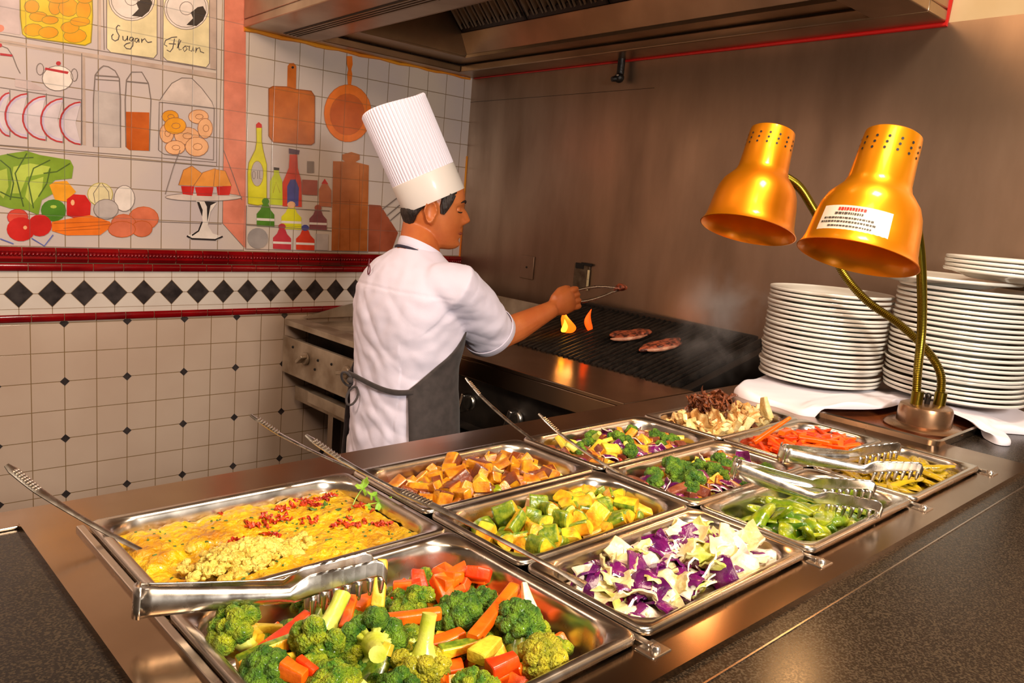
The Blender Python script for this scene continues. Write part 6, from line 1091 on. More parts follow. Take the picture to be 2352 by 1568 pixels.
BB = [  # x, y, z, radius, axis (stem -> crown), crown, label
 (.299, .634, -.402, .027, (-.50, .55, .72), 'broc', 'broccoli floret at the left end of the pan, its stalks facing the camera'),
 (.355, .582, -.398, .029, (-.55, -.30, -.45), 'broc', 'broccoli floret lying stem-up just below the tong teeth'),
 (.384, .543, -.396, .030, (.35, .60, -.25), 'broc_dark', 'dark broccoli floret with its round cut stem turned to the camera'),
 (.412, .506, -.402, .026, (-.25, -.20, -.9), 'broc_yellow', 'yellowish broccoli floret with its pale stalk pointing straight up'),
 (.488, .548, -.405, .025, (-.2, .2, .95), 'broc_dark', 'dark green broccoli floret near the middle of the pan, in front of the carrot heap'),
 (.470, .590, -.405, .019, (-.5, .1, .7), 'broc', 'small broccoli floret touching the left of the orange carrot heap'),
 (.524, .556, -.408, .020, (.3, .2, .9), 'broc_dark', 'broccoli floret behind the long diagonal carrot stick'),
 (.522, .499, -.402, .024, (-.1, -.4, .8), 'broc_dark', 'dark broccoli floret on the right below the pale cauliflower piece'),
 (.508, .452, -.412, .024, (-.3, -.6, .5), 'broc_yellow', 'yellow-green broccoli floret in the right front corner of the pan'),
 (.296, .570, -.412, .025, (-.4, -.3, .8), 'broc_dark', 'broccoli floret at the lower left beside two carrot pieces'),
 (.392, .668, -.418, .019, (-.2, .3, .9), 'broc', 'small broccoli floret above the tongs at the rear wall of the pan'),
 (.333, .525, -.412, .024, (.2, -.4, .8), 'broc', 'broccoli floret at the bottom edge of the photo, left of centre'),
 (.374, .490, -.416, .022, (-.2, -.4, .8), 'broc_dark', 'broccoli floret at the bottom edge, left of the yellowish one'),
 (.553, .618, -.418, .015, (0, 0, 1), 'broc', 'little broccoli floret peeping out behind the carrot heap'),
 (.430, .455, -.416, .022, (0, -.3, .9), 'broc', 'broccoli floret at the bottom edge below the yellowish one'),
 (.310, .475, -.415, .024, (0, -.3, .9), 'broc', 'broccoli floret in the near left corner of the pan')]
for i, (x, y, z, r, ax, cr, lab) in enumerate(BB): big_broc(i*7+1, r*1.14, cr, lab, (x, y, z), ax, i*.7, n=22 if r > .022 else 16, res=20)
def piece(name, cat, mb, mats, x, y, z, rx, ry, rz, label, group=None):
    o = obj(name, mesh(name, mb, mats, 50), mats, None, sub=1, mat4=TR((x, y, CZ+z), (rx, ry, rz))); return tag(o, label, cat, group)
def seg(name, cat, a, b, w, h, mats, label, skin=(), taper=.8, group=None, roll=0):   # a stick between two points
    A, Bp = W(*a), W(*b); M = frame((A+Bp)/2, Bp-A, (0, 0, 1)) @ Matrix.Rotation(roll, 4, 'X')
    o = obj(name, mesh(name, m_box((Bp-A).length, w, h, len(label), skin, .0022, taper), mats, 50), mats, None, sub=1, mat4=M); return tag(o, label, cat, group)
G1 = 'carrot sticks in the nearest pan'
seg('carrot_stick', 'carrot', (.463, .500, -.398), (.556, .541, -.390), .014, .012, ['carrot'], 'thick carrot stick leaning diagonally, right of the yellowish floret', group=G1)
seg('carrot_stick', 'carrot', (.404, .572, -.396), (.464, .548, -.394), .013, .012, ['carrot'], 'carrot stick lying level behind the florets in the middle of the pan', group=G1)
seg('carrot_stick', 'carrot', (.309, .606, -.408), (.366, .624, -.400), .014, .010, ['carrot_red'], 'deep orange carrot stick rising toward the tong teeth at left', group=G1)
seg('carrot_stick', 'carrot', (.385, .592, -.405), (.412, .622, -.394), .012, .010, ['carrot'], 'carrot piece poking out under the middle tong teeth', group=G1)
seg('carrot_stick', 'carrot', (.432, .53, -.41), (.47, .52, -.404), .016, .012, ['carrot'], 'carrot piece behind the pale upright stalk', group=G1)
seg('carrot_stick', 'carrot', (.303, .556, -.396), (.312, .536, -.398), .012, .016, ['carrot'], 'left of two carrot ends standing at the lower left', group=G1)
seg('carrot_stick', 'carrot', (.316, .556, -.399), (.322, .534, -.401), .010, .018, ['carrot_red'], 'right of two carrot ends standing at the lower left', group=G1)
seg('carrot_stick', 'carrot', (.446, .456, -.400), (.474, .452, -.397), .016, .014, ['carrot_red'], 'carrot block at the lower right under the pale zucchini', group=G1)
seg('carrot_stick', 'carrot', (.425, .668, -.398), (.433, .672, -.390), .010, .010, ['carrot'], 'small carrot tip against the rear wall above the tongs', group=G1)
seg('squash_stick', 'squash', (.430, .605, -.404), (.455, .636, -.372), .013, .011, ['squash'], 'yellow squash stick standing upright beside the end of the tongs')
seg('zucchini_stick', 'zucchini', (.283, .598, -.408), (.340, .600, -.402), .012, .014, ['zuc_flesh', 'zuc_skin'], 'green-skinned zucchini stick left of the stem-up floret', (2, 1))
seg('zucchini_stick', 'zucchini', (.432, .508, -.404), (.470, .495, -.400), .013, .011, ['zuc_flesh', 'zuc_skin'], 'green zucchini stick right of the pale upright stalk', (2, 1))
seg('zucchini_stick', 'zucchini', (.446, .474, -.398), (.478, .484, -.396), .018, .012, ['squash'], 'pale yellow zucchini chunk in front of the diagonal carrot')
seg('zucchini_stick', 'zucchini', (.374, .512, -.388), (.380, .514, -.380), .009, .009, ['squash'], 'small pale cube between two florets near the bottom edge')
seg('squash_stick', 'squash', (.553, .515, -.404), (.556, .530, -.380), .016, .010, ['cab_white'], 'pale cauliflower piece standing above the right-hand florets', taper=.4)
seg('zucchini_stick', 'zucchini', (.325, .648, -.412), (.345, .625, -.408), .009, .010, ['squash'], 'thin yellow stick in the shade behind the left floret')
R2 = random.Random(77)
for k in range(17):
    x = .462+.010*R2.uniform(-1, 1)+.0056*k; y = .622+R2.uniform(-.022, .022)-.0012*k; z = -.408+R2.uniform(-.008, .012)
    piece('carrot_chunk', 'carrot', m_box(R2.uniform(.020, .030), .018, R2.uniform(.010, .014), k, (), .002, R2.uniform(.7, 1)), ['carrot' if k % 3 else 'carrot_red'], x, y, z, R2.uniform(-.6, .6), R2.uniform(-.6, .6), R2.uniform(0, 3), 'orange carrot chunk in the heap behind the florets', 'carrot chunks behind the florets')
F1 = Kind('carrot_chunk', 'carrot', 'carrot chunk low in the nearest pan between the florets', 'carrot chunks low in the nearest pan', [mesh('k', m_box(.028, .018, .012, i, (), .002, .8), ['carrot'], 50) for i in range(2)], .015, .013, .6)
F2 = Kind('zucchini_chunk', 'zucchini', 'zucchini chunk low in the nearest pan between the florets', 'zucchini chunks low in the nearest pan', [mesh('k', m_sector(.016, .03, 1.8, 4+i), ['zuc_flesh', 'zuc_skin'], 50) for i in range(2)], .015, .015, .7)
F3 = Kind('broccoli_floret', 'broccoli', 'small floret low in the nearest pan under the large ones', 'small florets low in the nearest pan', [mesh('k', small_broc(9+i, .02), ['broc', 'stalk'], 60) for i in range(2)], .018, .024, 1.0, 0)
pile((BAYS[0][0]+.03, BAYS[0][1]-.028, .44, .665), -.442, mix((F1, 46, .8, 1.2), (F2, 44, .8, 1.2), (F3, 26, .8, 1.1), seed=3), .01, seed=3, zmax=-.405, level=-.424)

# ------------------------------------------------------------------ egg bake
pm('egg', (224, 176, 14), .32, 0, (186, 116, 8), scale=26, coat=.35, bump=.8, bscale=120, sss=.06, contrast=(.46, .70), detail=8); pm('mash', (230, 204, 100), .5, 0, (214, 174, 60), scale=60, bump=.6, bscale=220, sss=.1)
pm('bacon', (160, 22, 8), .35, 0, (206, 70, 16), scale=80, coat=.3); pm('herb', (52, 84, 20), .5, 0, (84, 116, 34), scale=90); pm('parsley', (96, 150, 26), .4, 0, (150, 190, 60), scale=60, sss=.2)
eb = thing('egg_bake', 'yellow egg bake with red bits and a crumbled scoop in the wide rear-left pan', 'egg dish', (.43, .825, CZ-.43))
b = BAYS[0]; x0, x1, y0, y1 = b[0]+.019, b[1]-.019, .725, .928; nx, ny = 110, 78; g = []
def eggz(x, y):
    z = -.4105+.005*noise.noise((x*22, y*22, 1))+.004*noise.noise((x*55, y*60, 4))+.0022*noise.noise((x*140, y*150, 9))
    ox = math.hypot((x-.36)/.085, (y-.80)/.05); z -= .013*max(0, 1-ox**2)**.6*(1+.5*noise.noise((x*70, y*70, 2)))
    z -= .006*max(0, (.30-x)/.03); e = min((x-x0), (x1-x), (y-y0), (y1-y)); z -= .006*max(0, 1-e/.012)**2
    return z
for i in range(nx+1):
    g.append([(x0+(x1-x0)*i/nx, y0+(y1-y0)*j/ny, CZ+eggz(x0+(x1-x0)*i/nx, y0+(y1-y0)*j/ny)) for j in range(ny+1)])
mb = MB().loft(g, 0, closed=False); obj('baked_egg', mb, 'egg', eb, 60)
RR = random.Random(4); mb = MB()
for k in range(520):
    u = RR.gauss(0, .55); v = RR.gauss(0, .5); x = .378+u*.062; y = .786+v*.034+.004*u
    if not (x0+.01 < x < x1-.02 and y0+.006 < y < y1): continue
    r = RR.uniform(.0020, .0062); hgt = .020*math.exp(-(u*u+v*v)*1.4); i0 = len(mb.v); mb.sphere((x, y, CZ-.417+hgt+RR.uniform(0, .004)), (r*RR.uniform(.8, 1.3), r, r*.8), 8)
    for i in range(i0, len(mb.v)):
        p = Vector(mb.v[i]); mb.v[i] = tuple(p+Vector((noise.noise(p*300), noise.noise(p*300+Vector((5, 5, 5))), noise.noise(p*310)))*r*.55)
q = obj('crumbled_scoop', mb, 'mash', eb, 60); q['kind'] = 'stuff'; q['label'] = 'pale crumbled egg heap'
BAC = [(.511, .895, .022, 22), (.545, .900, .016, 12), (.475, .898, .012, 9), (.523, .806, .024, 22), (.555, .79, .016, 12), (.450, .865, .022, 20), (.42, .86, .014, 10), (.404, .925, .012, 5), (.49, .845, .012, 8), (.43, .83, .012, 10), (.39, .84, .010, 6), (.563, .84, .012, 8), (.37, .785, .03, 5)]
mb = MB(); mh = MB()
for cx_, cy_, sp_, n in BAC:
    for k in range(n):
        x, y = cx_+RR.gauss(0, sp_*.5), cy_+RR.gauss(0, sp_*.35)
        if not (x0+.01 < x < x1-.01 and y0+.01 < y < y1-.008): continue
        s = m_sheet(RR.uniform(.006, .017), RR.uniform(.003, .007), .001, .0006, .0008, k, .003, .5, .002); mb.add(s.v, s.f, 0, TR((x, y, CZ+eggz(x, y)+.002), (RR.uniform(-.7, .7), RR.uniform(-.5, .5), RR.uniform(0, 6))))
for k in range(110):
    x, y = RR.uniform(x0+.01, x1-.01), RR.uniform(y0+.01, y1-.01); s = m_sheet(RR.uniform(.003, .006), RR.uniform(.0015, .003), .0005, .0005, .0005, k, .001, .4); mh.add(s.v, s.f, 0, TR((x, y, CZ+eggz(x, y)+.001+(.010*math.exp(-(((x-.388)/.04)**2+((y-.776)/.02)**2)))), (RR.uniform(-.4, .4), 0, RR.uniform(0, 6))))
q = obj('bacon_bits', mb, 'bacon', eb, 60); q['kind'] = 'stuff'; q = obj('herb_flecks', mh, 'herb', eb, 60); q['kind'] = 'stuff'
def leaf(mb, M, L, mat=0):      # three-lobed toothed leaf
    pts = []
    for i in range(31):
        a = rad(-150+300*i/30); r = L*(.55+.30*math.cos(3*a)+.12*math.cos(a))*(1+.12*math.sin(a*13)); pts.append((r*math.cos(a)+L*.2, r*math.sin(a)*.95, .12*L*math.cos(2*a)+.05*L*math.sin(a*7)))
    vs = [(0, 0, 0)]+pts; vs2 = [(x, y, z-.0006) for x, y, z in vs]; n = len(vs)
    mb.add(vs+vs2, [(0, i, i+1) for i in range(1, n-1)]+[(n, n+i+1, n+i) for i in range(1, n-1)]+[(i, n+i, n+i+1, i+1) for i in range(1, n-1)], mat, M)
sp = thing('parsley_sprig', 'fresh green parsley sprig standing on the right end of the egg bake', 'parsley', (.555, .85, CZ-.415))
mb = MB(); base = W(.545, .842, -.414)
for tgt, L, rot in (((.576, .862, -.392), .016, (.9, .2, .6)), ((.587, .838, -.405), .016, (.5, -.3, -.5)), ((.565, .836, -.410), .012, (.3, .1, -1.4))):
    e = W(*tgt); mb.tube([base, (base+e)/2+Vector((0, 0, .004)), e], [.0009, .0008, .0007], 6)
obj('stem', mb, 'parsley', sp)
for tgt, L, rot in (((.576, .862, -.392), .016, (.9, -.5, .6)), ((.587, .838, -.405), .016, (.6, -.3, -.7)), ((.570, .842, -.409), .012, (.3, .1, -1.4)), ((.582, .850, -.398), .010, (.9, 0, .2))):
    mb = MB(); leaf(mb, TR(W(*tgt), rot), L); obj('leaf', mb, 'parsley', sp, 60)
s2 = thing('parsley_sprig', 'darker flat parsley sprig lying left of the upright one', 'parsley', (.53, .862, CZ-.415))
mb = MB(); mb.tube([W(.548, .856, -.413), W(.53, .862, -.411), W(.512, .868, -.413)], .0008, 6); obj('stem', mb, 'herb', s2)
for tgt, L, r in (((.515, .868, -.411), .013, 2.6), ((.530, .858, -.410), .012, -1.2), ((.528, .870, -.410), .010, 1.2), ((.552, .836, -.411), .011, -1.6)):
    mb = MB(); leaf(mb, TR(W(*tgt), (.2, -.2, r)), L); obj('leaf', mb, 'herb', s2, 60)
# ------------------------------------------------------------------ the chef
pm('skin', (206, 118, 62), .42, 0, (190, 100, 50), scale=14, sss=.12, bump=.05, bscale=260); pm('hair', (26, 18, 16), .5, 0, (48, 34, 28), scale=60, bump=.6, bscale=200, stretch=(1, 1, .25))
pm('shirt', (234, 224, 242), .8, 0, sheen=.25, bump=.08, bscale=500); pm('trousers', (232, 224, 230), .8, sheen=.2); pm('apron', (74, 64, 62), .85, 0, (60, 52, 50), scale=40, sheen=.1); pm('navy', (44, 38, 58), .7)
pm('hat', (242, 234, 248), .75, sheen=.1); pm('hat_band', (240, 230, 222), .45, coat=.15); pm('lips', (150, 74, 54), .45); pm('brow', (34, 22, 18), .7)
chef = thing('chef', 'young man in tall pleated white hat, white shirt and dark apron reaching over the grill', 'person', (1.36, 1.84, 0))
def ell(cx, cy, z, ax, ay, n=32, p=2.0, rot=0, tilt=0):
    out = []
    for i in range(n):
        a = 2*PI*i/n; c_, s_ = math.cos(a), math.sin(a); x = ax*abs(c_)**(2/p)*(1 if c_ > 0 else -1); y = ay*abs(s_)**(2/p)*(1 if s_ > 0 else -1)
        out.append((cx+x*math.cos(rot)-y*math.sin(rot), cy+x*math.sin(rot)+y*math.cos(rot), CZ+z+tilt*x))
    return out
def remeshed(name, mb, mat, parent, voxel, smooth=4, disp=None):
    me = mesh(name, mb, mat, 0); o = bpy.data.objects.new(name, me); C.objects.link(o)
    m = o.modifiers.new('r', 'REMESH'); m.mode = 'VOXEL'; m.voxel_size = voxel; m.use_smooth_shade = True
    if smooth: m = o.modifiers.new('c', 'SMOOTH'); m.factor = .6; m.iterations = smooth
    dg = bpy.context.evaluated_depsgraph_get(); me2 = bpy.data.meshes.new_from_object(o.evaluated_get(dg)); o.modifiers.clear(); o.data = me2; me2.name = name
    if not me2.materials: me2.materials.append(MAT[mat])
    me2.materials[0] = MAT[mat]
    if disp:
        me2.update(); nn = [v.normal.copy() for v in me2.vertices]
        for v, n_ in zip(me2.vertices, nn): v.co += n_*disp(v.co, n_)
    me2.polygons.foreach_set('use_smooth', [True]*len(me2.polygons)); me2.update()
    o.parent = parent; o.matrix_parent_inverse = parent.matrix_basis.inverted(); return o
S_R, E_R, W_R = Vector((1.375, 1.665, CZ-.225)), Vector((1.590, 1.722, CZ-.398)), Vector((1.800, 1.700, CZ-.312))
S_L, E_L, W_L = Vector((1.352, 1.938, CZ-.250)), Vector((1.350, 1.968, CZ-.475)), Vector((1.50, 2.03, CZ-.62))
HF = Vector((math.cos(rad(-36)), math.sin(rad(-36)), 0)); HS = Vector((HF.y, -HF.x, 0)); HC = Vector((1.440, 1.862, CZ-.038)); HU = Vector((0, 0, 1))
pitch = rad(-2); HF2 = (HF*math.cos(pitch)+HU*math.sin(pitch)).normalized(); HU2 = HS.cross(HF2).normalized()
if HU2.z < 0: HU2 = -HU2
def HP(f, s, u): return HC+HF2*f+HS*s+HU2*u
# head: horizontal slices with the profile of the face
PR = [(-.108, .056, -.010, .022), (-.103, .070, -.025, .033), (-.094, .077, -.040, .043), (-.082, .079, -.055, .051), (-.070, .078, -.064, .057), (-.058, .079, -.070, .061), (-.046, .080, -.075, .065), (-.034, .081, -.080, .068), (-.020, .082, -.086, .071), (-.006, .081, -.088, .073), (.006, .079, -.088, .074), (.016, .078, -.088, .075), (.028, .083, -.087, .075), (.042, .084, -.085, .074), (.060, .081, -.082, .071), (.080, .074, -.076, .066), (.098, .056, -.068, .054), (.110, .028, -.036, .030)]
mb = MB(); rings = []; NH = 56
for u, fr_, bk, hw in PR:
    ring = []; c0 = (fr_+bk)/2*.6
    for i in range(NH):
        a = 2*PI*i/NH; c_, s_ = math.cos(a), math.sin(a)
        f = c0+((fr_-c0) if c_ > 0 else (c0-bk))*(abs(c_)**.92)*(1 if c_ > 0 else -1); s = hw*(abs(s_)**.88)*(1 if s_ > 0 else -1)
        aa = min(a, 2*PI-a)
        def G(x, m, w): return math.exp(-((x-m)/w)**2)
        if c_ > 0:
            f += .027*G(aa, 0, .17)*G(u, -.022, .011) + .019*G(aa, 0, .13)*G(u, -.008, .013) + .009*G(aa, 0, .11)*G(u, .006, .012) + .007*G(aa, .20, .1)*G(u, -.026, .007)
            f += .0065*G(aa, 0, .30)*G(u, -.051, .0055)+.0055*G(aa, 0, .28)*G(u, -.067, .006)-.003*G(aa, 0, .4)*G(u, -.059, .003)+.005*G(aa, 0, .35)*G(u, -.092, .010)-.003*G(aa, 0, .5)*G(u, -.077, .005)
            f -= .0085*G(aa, .48, .17)*G(u, .010, .010); f += .004*G(aa, .42, .3)*G(u, .029, .007); s += (1 if s_ > 0 else -1)*.003*G(aa, .9, .3)*G(u, -.02, .02)
        ring.append(HP(f, s, u))
    rings.append(ring)
# interpolate the slices so that lips and nose stay crisp
fine = []
for i in range(len(PR)-1):
    for k in range(3):
        t = k/3; u = PR[i][0]*(1-t)+PR[i+1][0]*t; fine.append(u)
def sl(u):
    for a_, b_ in zip(PR, PR[1:]):
        if a_[0] <= u <= b_[0]:
            t = (u-a_[0])/(b_[0]-a_[0]); t = t; return [a_[q]*(1-t)+b_[q]*t for q in range(4)]
    return PR[-1]
rings = []
for u in fine+[PR[-1][0]]:
    _, fr_, bk, hw = sl(u); ring = []; c0 = (fr_+bk)/2*.6
    for i in range(NH):
        a = 2*PI*i/NH; c_, s_ = math.cos(a), math.sin(a); aa = min(a, 2*PI-a)
        f = c0+((fr_-c0) if c_ > 0 else (c0-bk))*(abs(c_)**.92)*(1 if c_ > 0 else -1); s = hw*(abs(s_)**.88)*(1 if s_ > 0 else -1)
        G = lambda x, m, w: math.exp(-((x-m)/w)**2)
        if c_ > 0:
            f += .019*G(aa, 0, .24)*G(u, -.022, .0115) + .014*G(aa, 0, .17)*G(u, -.008, .014) + .009*G(aa, 0, .12)*G(u, .006, .012) + .008*G(aa, .21, .1)*G(u, -.027, .007)
            f += .0070*G(aa, 0, .30)*G(u, -.051, .005)+.0060*G(aa, 0, .28)*G(u, -.067, .006)-.004*G(aa, 0, .4)*G(u, -.059, .0028)+.006*G(aa, 0, .35)*G(u, -.092, .010)-.003*G(aa, 0, .5)*G(u, -.078, .005)
            f -= .0085*G(aa, .48, .17)*G(u, .010, .010); f += .004*G(aa, .42, .3)*G(u, .029, .007)
        ring.append(HP(f, s, u))
    rings.append(ring)
body = MB(); body.loft(rings, 0, True, True)
for sg in (-1, 1):       # ears
    ex = []
    for k in range(5):
        t = k/4; r = (.023*(1-.2*t), .037*(1-.15*t)); off = .069+.019*t
        ex.append([HP(-.008-.006*t+r[0]*math.cos(a)*(1 if math.sin(a) > -.2 else .75), sg*off*(1)+sg*.004*(-math.cos(a)), -.006+r[1]*math.sin(a)) for a in [2*PI*j/18 for j in range(18)]])
    inner = [[HP(-.012+.0155*s_*math.cos(a), sg*(.087-dd), -.005+.027*s_*math.sin(a)) for a in [2*PI*j/18 for j in range(18)]] for s_, dd in ((1, 0), (.75, .007), (.2, .009))]
    body.loft(ex+inner, 0, True, True)
NB = HP(-.035, 0, -.055); NT = Vector((1.375, 1.842, CZ-.175))
body.tube([HP(-.02, 0, -.03), NB, NB.lerp(NT, .5), NT, NT-Vector((0, 0, .05))], [.050, .053, .056, .070, .10], 24)
def torso(gr=0, z1=-.16, z0=-.62, hips=True):
    T = [(-.150, 1.372, .045, .055), (-.170, 1.370, .062, .085), (-.192, 1.366, .080, .125), (-.225, 1.362, .096, .160), (-.27, 1.358, .110, .178), (-.33, 1.358, .120, .180), (-.40, 1.356, .118, .168), (-.47, 1.354, .112, .155), (-.53, 1.352, .110, .150), (-.60, 1.350, .114, .153), (-.68, 1.350, .118, .156), (-.74, 1.350, .118, .156)]
    return [ell(cx, 1.843, z, ax+gr, ay+gr, 40, 2.25) for z, cx, ax, ay in T]
body.loft(torso(-.008), 0, True, True)
body.tube([S_R+Vector((-.02, .05, -.02)), S_R+Vector((0, 0, -.01)), S_R.lerp(E_R, .5), E_R], [.040, .044, .044, .040], 18); body.tube([E_R-Vector((.015, 0, 0)), E_R+(W_R-E_R)*.05, E_R.lerp(W_R, .35), E_R.lerp(W_R, .7), W_R], [.034, .040, .043, .034, .0265], 18)
body.tube([S_L, S_L.lerp(E_L, .5), E_L], [.056, .046, .039], 18); body.tube([E_L, E_L.lerp(W_L, .4), W_L], [.040, .040, .027], 16); body.tube([W_L, W_L+Vector((.05, -.01, -.03)), W_L+Vector((.09, -.02, -.06))], [(.028, .018), (.04, .02), (.03, .015)], 14)
for sy in (-.085, .085):
    body.tube([(1.348, 1.843+sy, CZ-.72), (1.345, 1.843+sy*1.05, CZ-.98), (1.33, 1.843+sy*1.1, .48), (1.32, 1.843+sy*1.1, .10), (1.33, 1.843+sy*1.1, .06)], [.085, .078, .055, .038, .036], 16)
    body.tube([(1.31, 1.843+sy*1.1, .045), (1.40, 1.843+sy*1.15, .04), (1.50, 1.843+sy*1.2, .025)], [.036, .036, .022], 12)
# right hand: palm, four curled fingers of different lengths, thumb along the tongs
ad = (W_R-E_R).normalized(); hup = Vector((0, 0, 1)); hup = (hup-ad*hup.dot(ad)).normalized(); hs = ad.cross(hup).normalized()   # hs points to the camera side
TD = Vector((.95, -.24, .17)).normalized()     # direction of the tongs
PC = W_R+ad*.045+hup*.004
body.tube([W_R-ad*.02, W_R+ad*.012, W_R+ad*.04, W_R+ad*.072, W_R+ad*.084], [(.025, .022), (.027, .022), (.039, .021), (.040, .020), (.032, .015)], 18, up=tuple(hup))
HAND = []
for k, (off, ln) in enumerate(((.029, .94), (.010, 1.0), (-.010, .95), (-.028, .80))):
    b0 = W_R+ad*.078+hup*off; p1 = b0+ad*.028*ln+hs*.004-hup*.004; p2 = p1-hs*.024*ln+ad*.006-hup*.004; p3 = p2-hs*.006-ad*.020*ln-hup*.002
    body.tube([W_R+ad*.05+hup*off*.9, b0, b0.lerp(p1, .6)+hs*.002, p1, p2, p3], [.0095, .0105, .0098, .0100, .0090, .0078], 12)
tb = W_R+ad*.022+hup*.030-hs*.006; body.tube([tb-ad*.01-hup*.012, tb, tb+ad*.030+hup*.010-hs*.006, tb+ad*.058+hup*.006-hs*.010, tb+ad*.074-hs*.012], [.014, .0125, .0110, .0100, .0075], 12)
remeshed('body', body, 'skin', chef, .0034, 3)
# hair: cap over the back and sides, with sideburn
mb = MB(); rings = []
for u in [-.062+.0105*i for i in range(15)]:
    _, fr_, bk, hw = sl(u); ring = []
    lim = rad(122)-rad(26)*max(0, min(1, (u+.02)/.05))-rad(46)*max(0, min(1, (u-.028)/.02))
    if u < -.03: lim = rad(150)-rad(22)*(u+.062)/.03
    c0 = (fr_+bk)/2*.6
    for i in range(33):
        a = lim+(2*PI-2*lim)*i/32; c_, s_ = math.cos(a), math.sin(a); o_ = .007*min(1, .5+(u+.07)/.05)*(1 if u < .0 else .35)
        f = c0+((fr_-c0) if c_ > 0 else (c0-bk))*(abs(c_)**.92)*(1 if c_ > 0 else -1); s = hw*(abs(s_)**.88)*(1 if s_ > 0 else -1)
        ed = min(i, 32-i)/32; k_ = 1+o_/.08*min(1, ed*14+.15)*(1+.25*noise.noise((a*9, u*60, 0)))
        ring.append(HP(f*k_, s*k_, u+.002*noise.noise((a*12, 0, u*40))))
    rings.append(ring)
mb.loft(rings, 0, closed=False)
for sg in (-1, 1):
    pts = [HP(.034, sg*.0735, .05), HP(.030, sg*.0745, .03), HP(.024, sg*.0755, .01), HP(.021, sg*.0745, -.006)]
    mb.tube(pts, [(.018, .004), (.015, .0045), (.011, .004), (.005, .003)], 10, up=tuple(HF2))
obj('hair', mb, 'hair', chef, 60, solid=.004)
def arc_feature(name, pts, r, mat, par): mb = MB(); mb.tube([HP(*p) for p in pts], r, 8); return obj(name, mb, mat, par, 60)
def face_f(u, s): # forward extent of the face at height u, side s
    _, fr_, bk, hw = sl(u); c0 = (fr_+bk)/2*.6; t = min(1, abs(s)/hw); sn = t**(1/.88); cs = math.sqrt(max(0, 1-sn*sn)); aa = math.asin(min(1, sn))
    G = lambda x, m, w: math.exp(-((x-m)/w)**2)
    return c0+(fr_-c0)*cs**.92-.0085*G(aa, .48, .17)*G(u, .010, .010)+.004*G(aa, .42, .3)*G(u, .029, .007)
for sg in (-1, 1):
    arc_feature('eyebrow', [(face_f(.030, s)+.0015, sg*s, .029+.006*math.sin(PI*(s-.012)/.036)) for s in (.012, .020, .030, .040, .048)], [.0016, .0032, .0034, .0028, .001], 'brow', chef)
    mb = MB(); mb.sphere(tuple(HP(face_f(.008, .030)-.006, sg*.030, .008)), .0105, 16); e = obj('eyelid', mb, 'skin', chef, 60)
    arc_feature('eyelashes', [(face_f(.002, s)+.0016, sg*s, .0035-.0022*math.sin(PI*(s-.018)/.026)) for s in (.018, .026, .034, .044)], [.0008, .0018, .0018, .0010], 'brow', e)
arc_feature('lips', [(face_f(-.059, abs(s))+.0035*(1-abs(s)/.024), s, -.0585) for s in (-.024, -.012, 0, .012, .024)], [.001, .0036, .0044, .0036, .001], 'lips', chef)
# toque
HD = (HU2*math.cos(rad(29.5))-HF2*math.sin(rad(29.5))).normalized(); HB_ = HP(-.004, 0, .026)
HX = (HF2-HD*HF2.dot(HD)).normalized(); MH = frame(HB_, HX, HD)
hat = MB(); n = 240; rings = []
for z, r, pl in [(.002, .0875, 0), (0, .0895, 0), (.003, .090, 0), (.076, .0900, 0), (.078, .0896, 0), (.080, .0886, 1), (.15, .0890, 1), (.262, .0895, 1), (.282, .0895, 1), (.286, .087, .6), (.283, .075, .2), (.275, .045, 0), (.273, .01, 0)]:
    rings.append([MH @ Vector(((r*1.05+(.0016*pl if (i % 4) < 2 else -.0012*pl))*math.cos(2*PI*i/n), (r*1.0+(.0016*pl if (i % 4) < 2 else -.0012*pl))*math.sin(2*PI*i/n), z-.0+(.006*math.sin(4*PI*i/n) if z > .2 else 0))) for i in range(n)])
hb = MB(); hb.loft(rings[:5], 0, False, False); ht = MB(); ht.loft(rings[4:], 0, False, True)
hc = obj('hat', ht, 'hat', chef, 25); obj('hat_band', hb, 'hat_band', hc, 60, solid=.0015)
# shirt
sh = MB(); T = torso(.012); sh.loft(T[:10]+[ell(1.352, 1.836, -.665, .130, .168, 40, 2.25), ell(1.354, 1.832, -.74, .134, .172, 40, 2.25), ell(1.355, 1.832, -.84, .138, .176, 40, 2.25)], 0, True, True)
sh.tube([S_R+Vector((-.03, .10, -.03)), S_R+Vector((-.012, .04, -.012)), S_R+Vector((0, .0, -.006)), S_R.lerp(E_R, .35), S_R.lerp(E_R, .7), E_R+Vector((-.028, -.002, .020))], [.052, .066, .069, .071, .074, .076], 24, 0)
sh.tube([S_L+Vector((.02, -.07, .0)), S_L, S_L.lerp(E_L, .5), E_L+Vector((0, -.002, .025))], [.050, .058, .058, .062], 24, 0)
sh.tube([NT+Vector((0, 0, -.05)), NT+Vector((.004, 0, -.008)), NT+Vector((.012, .002, .016))], [.105, .082, .066], 28)
ax_arm = (E_R-S_R).normalized()
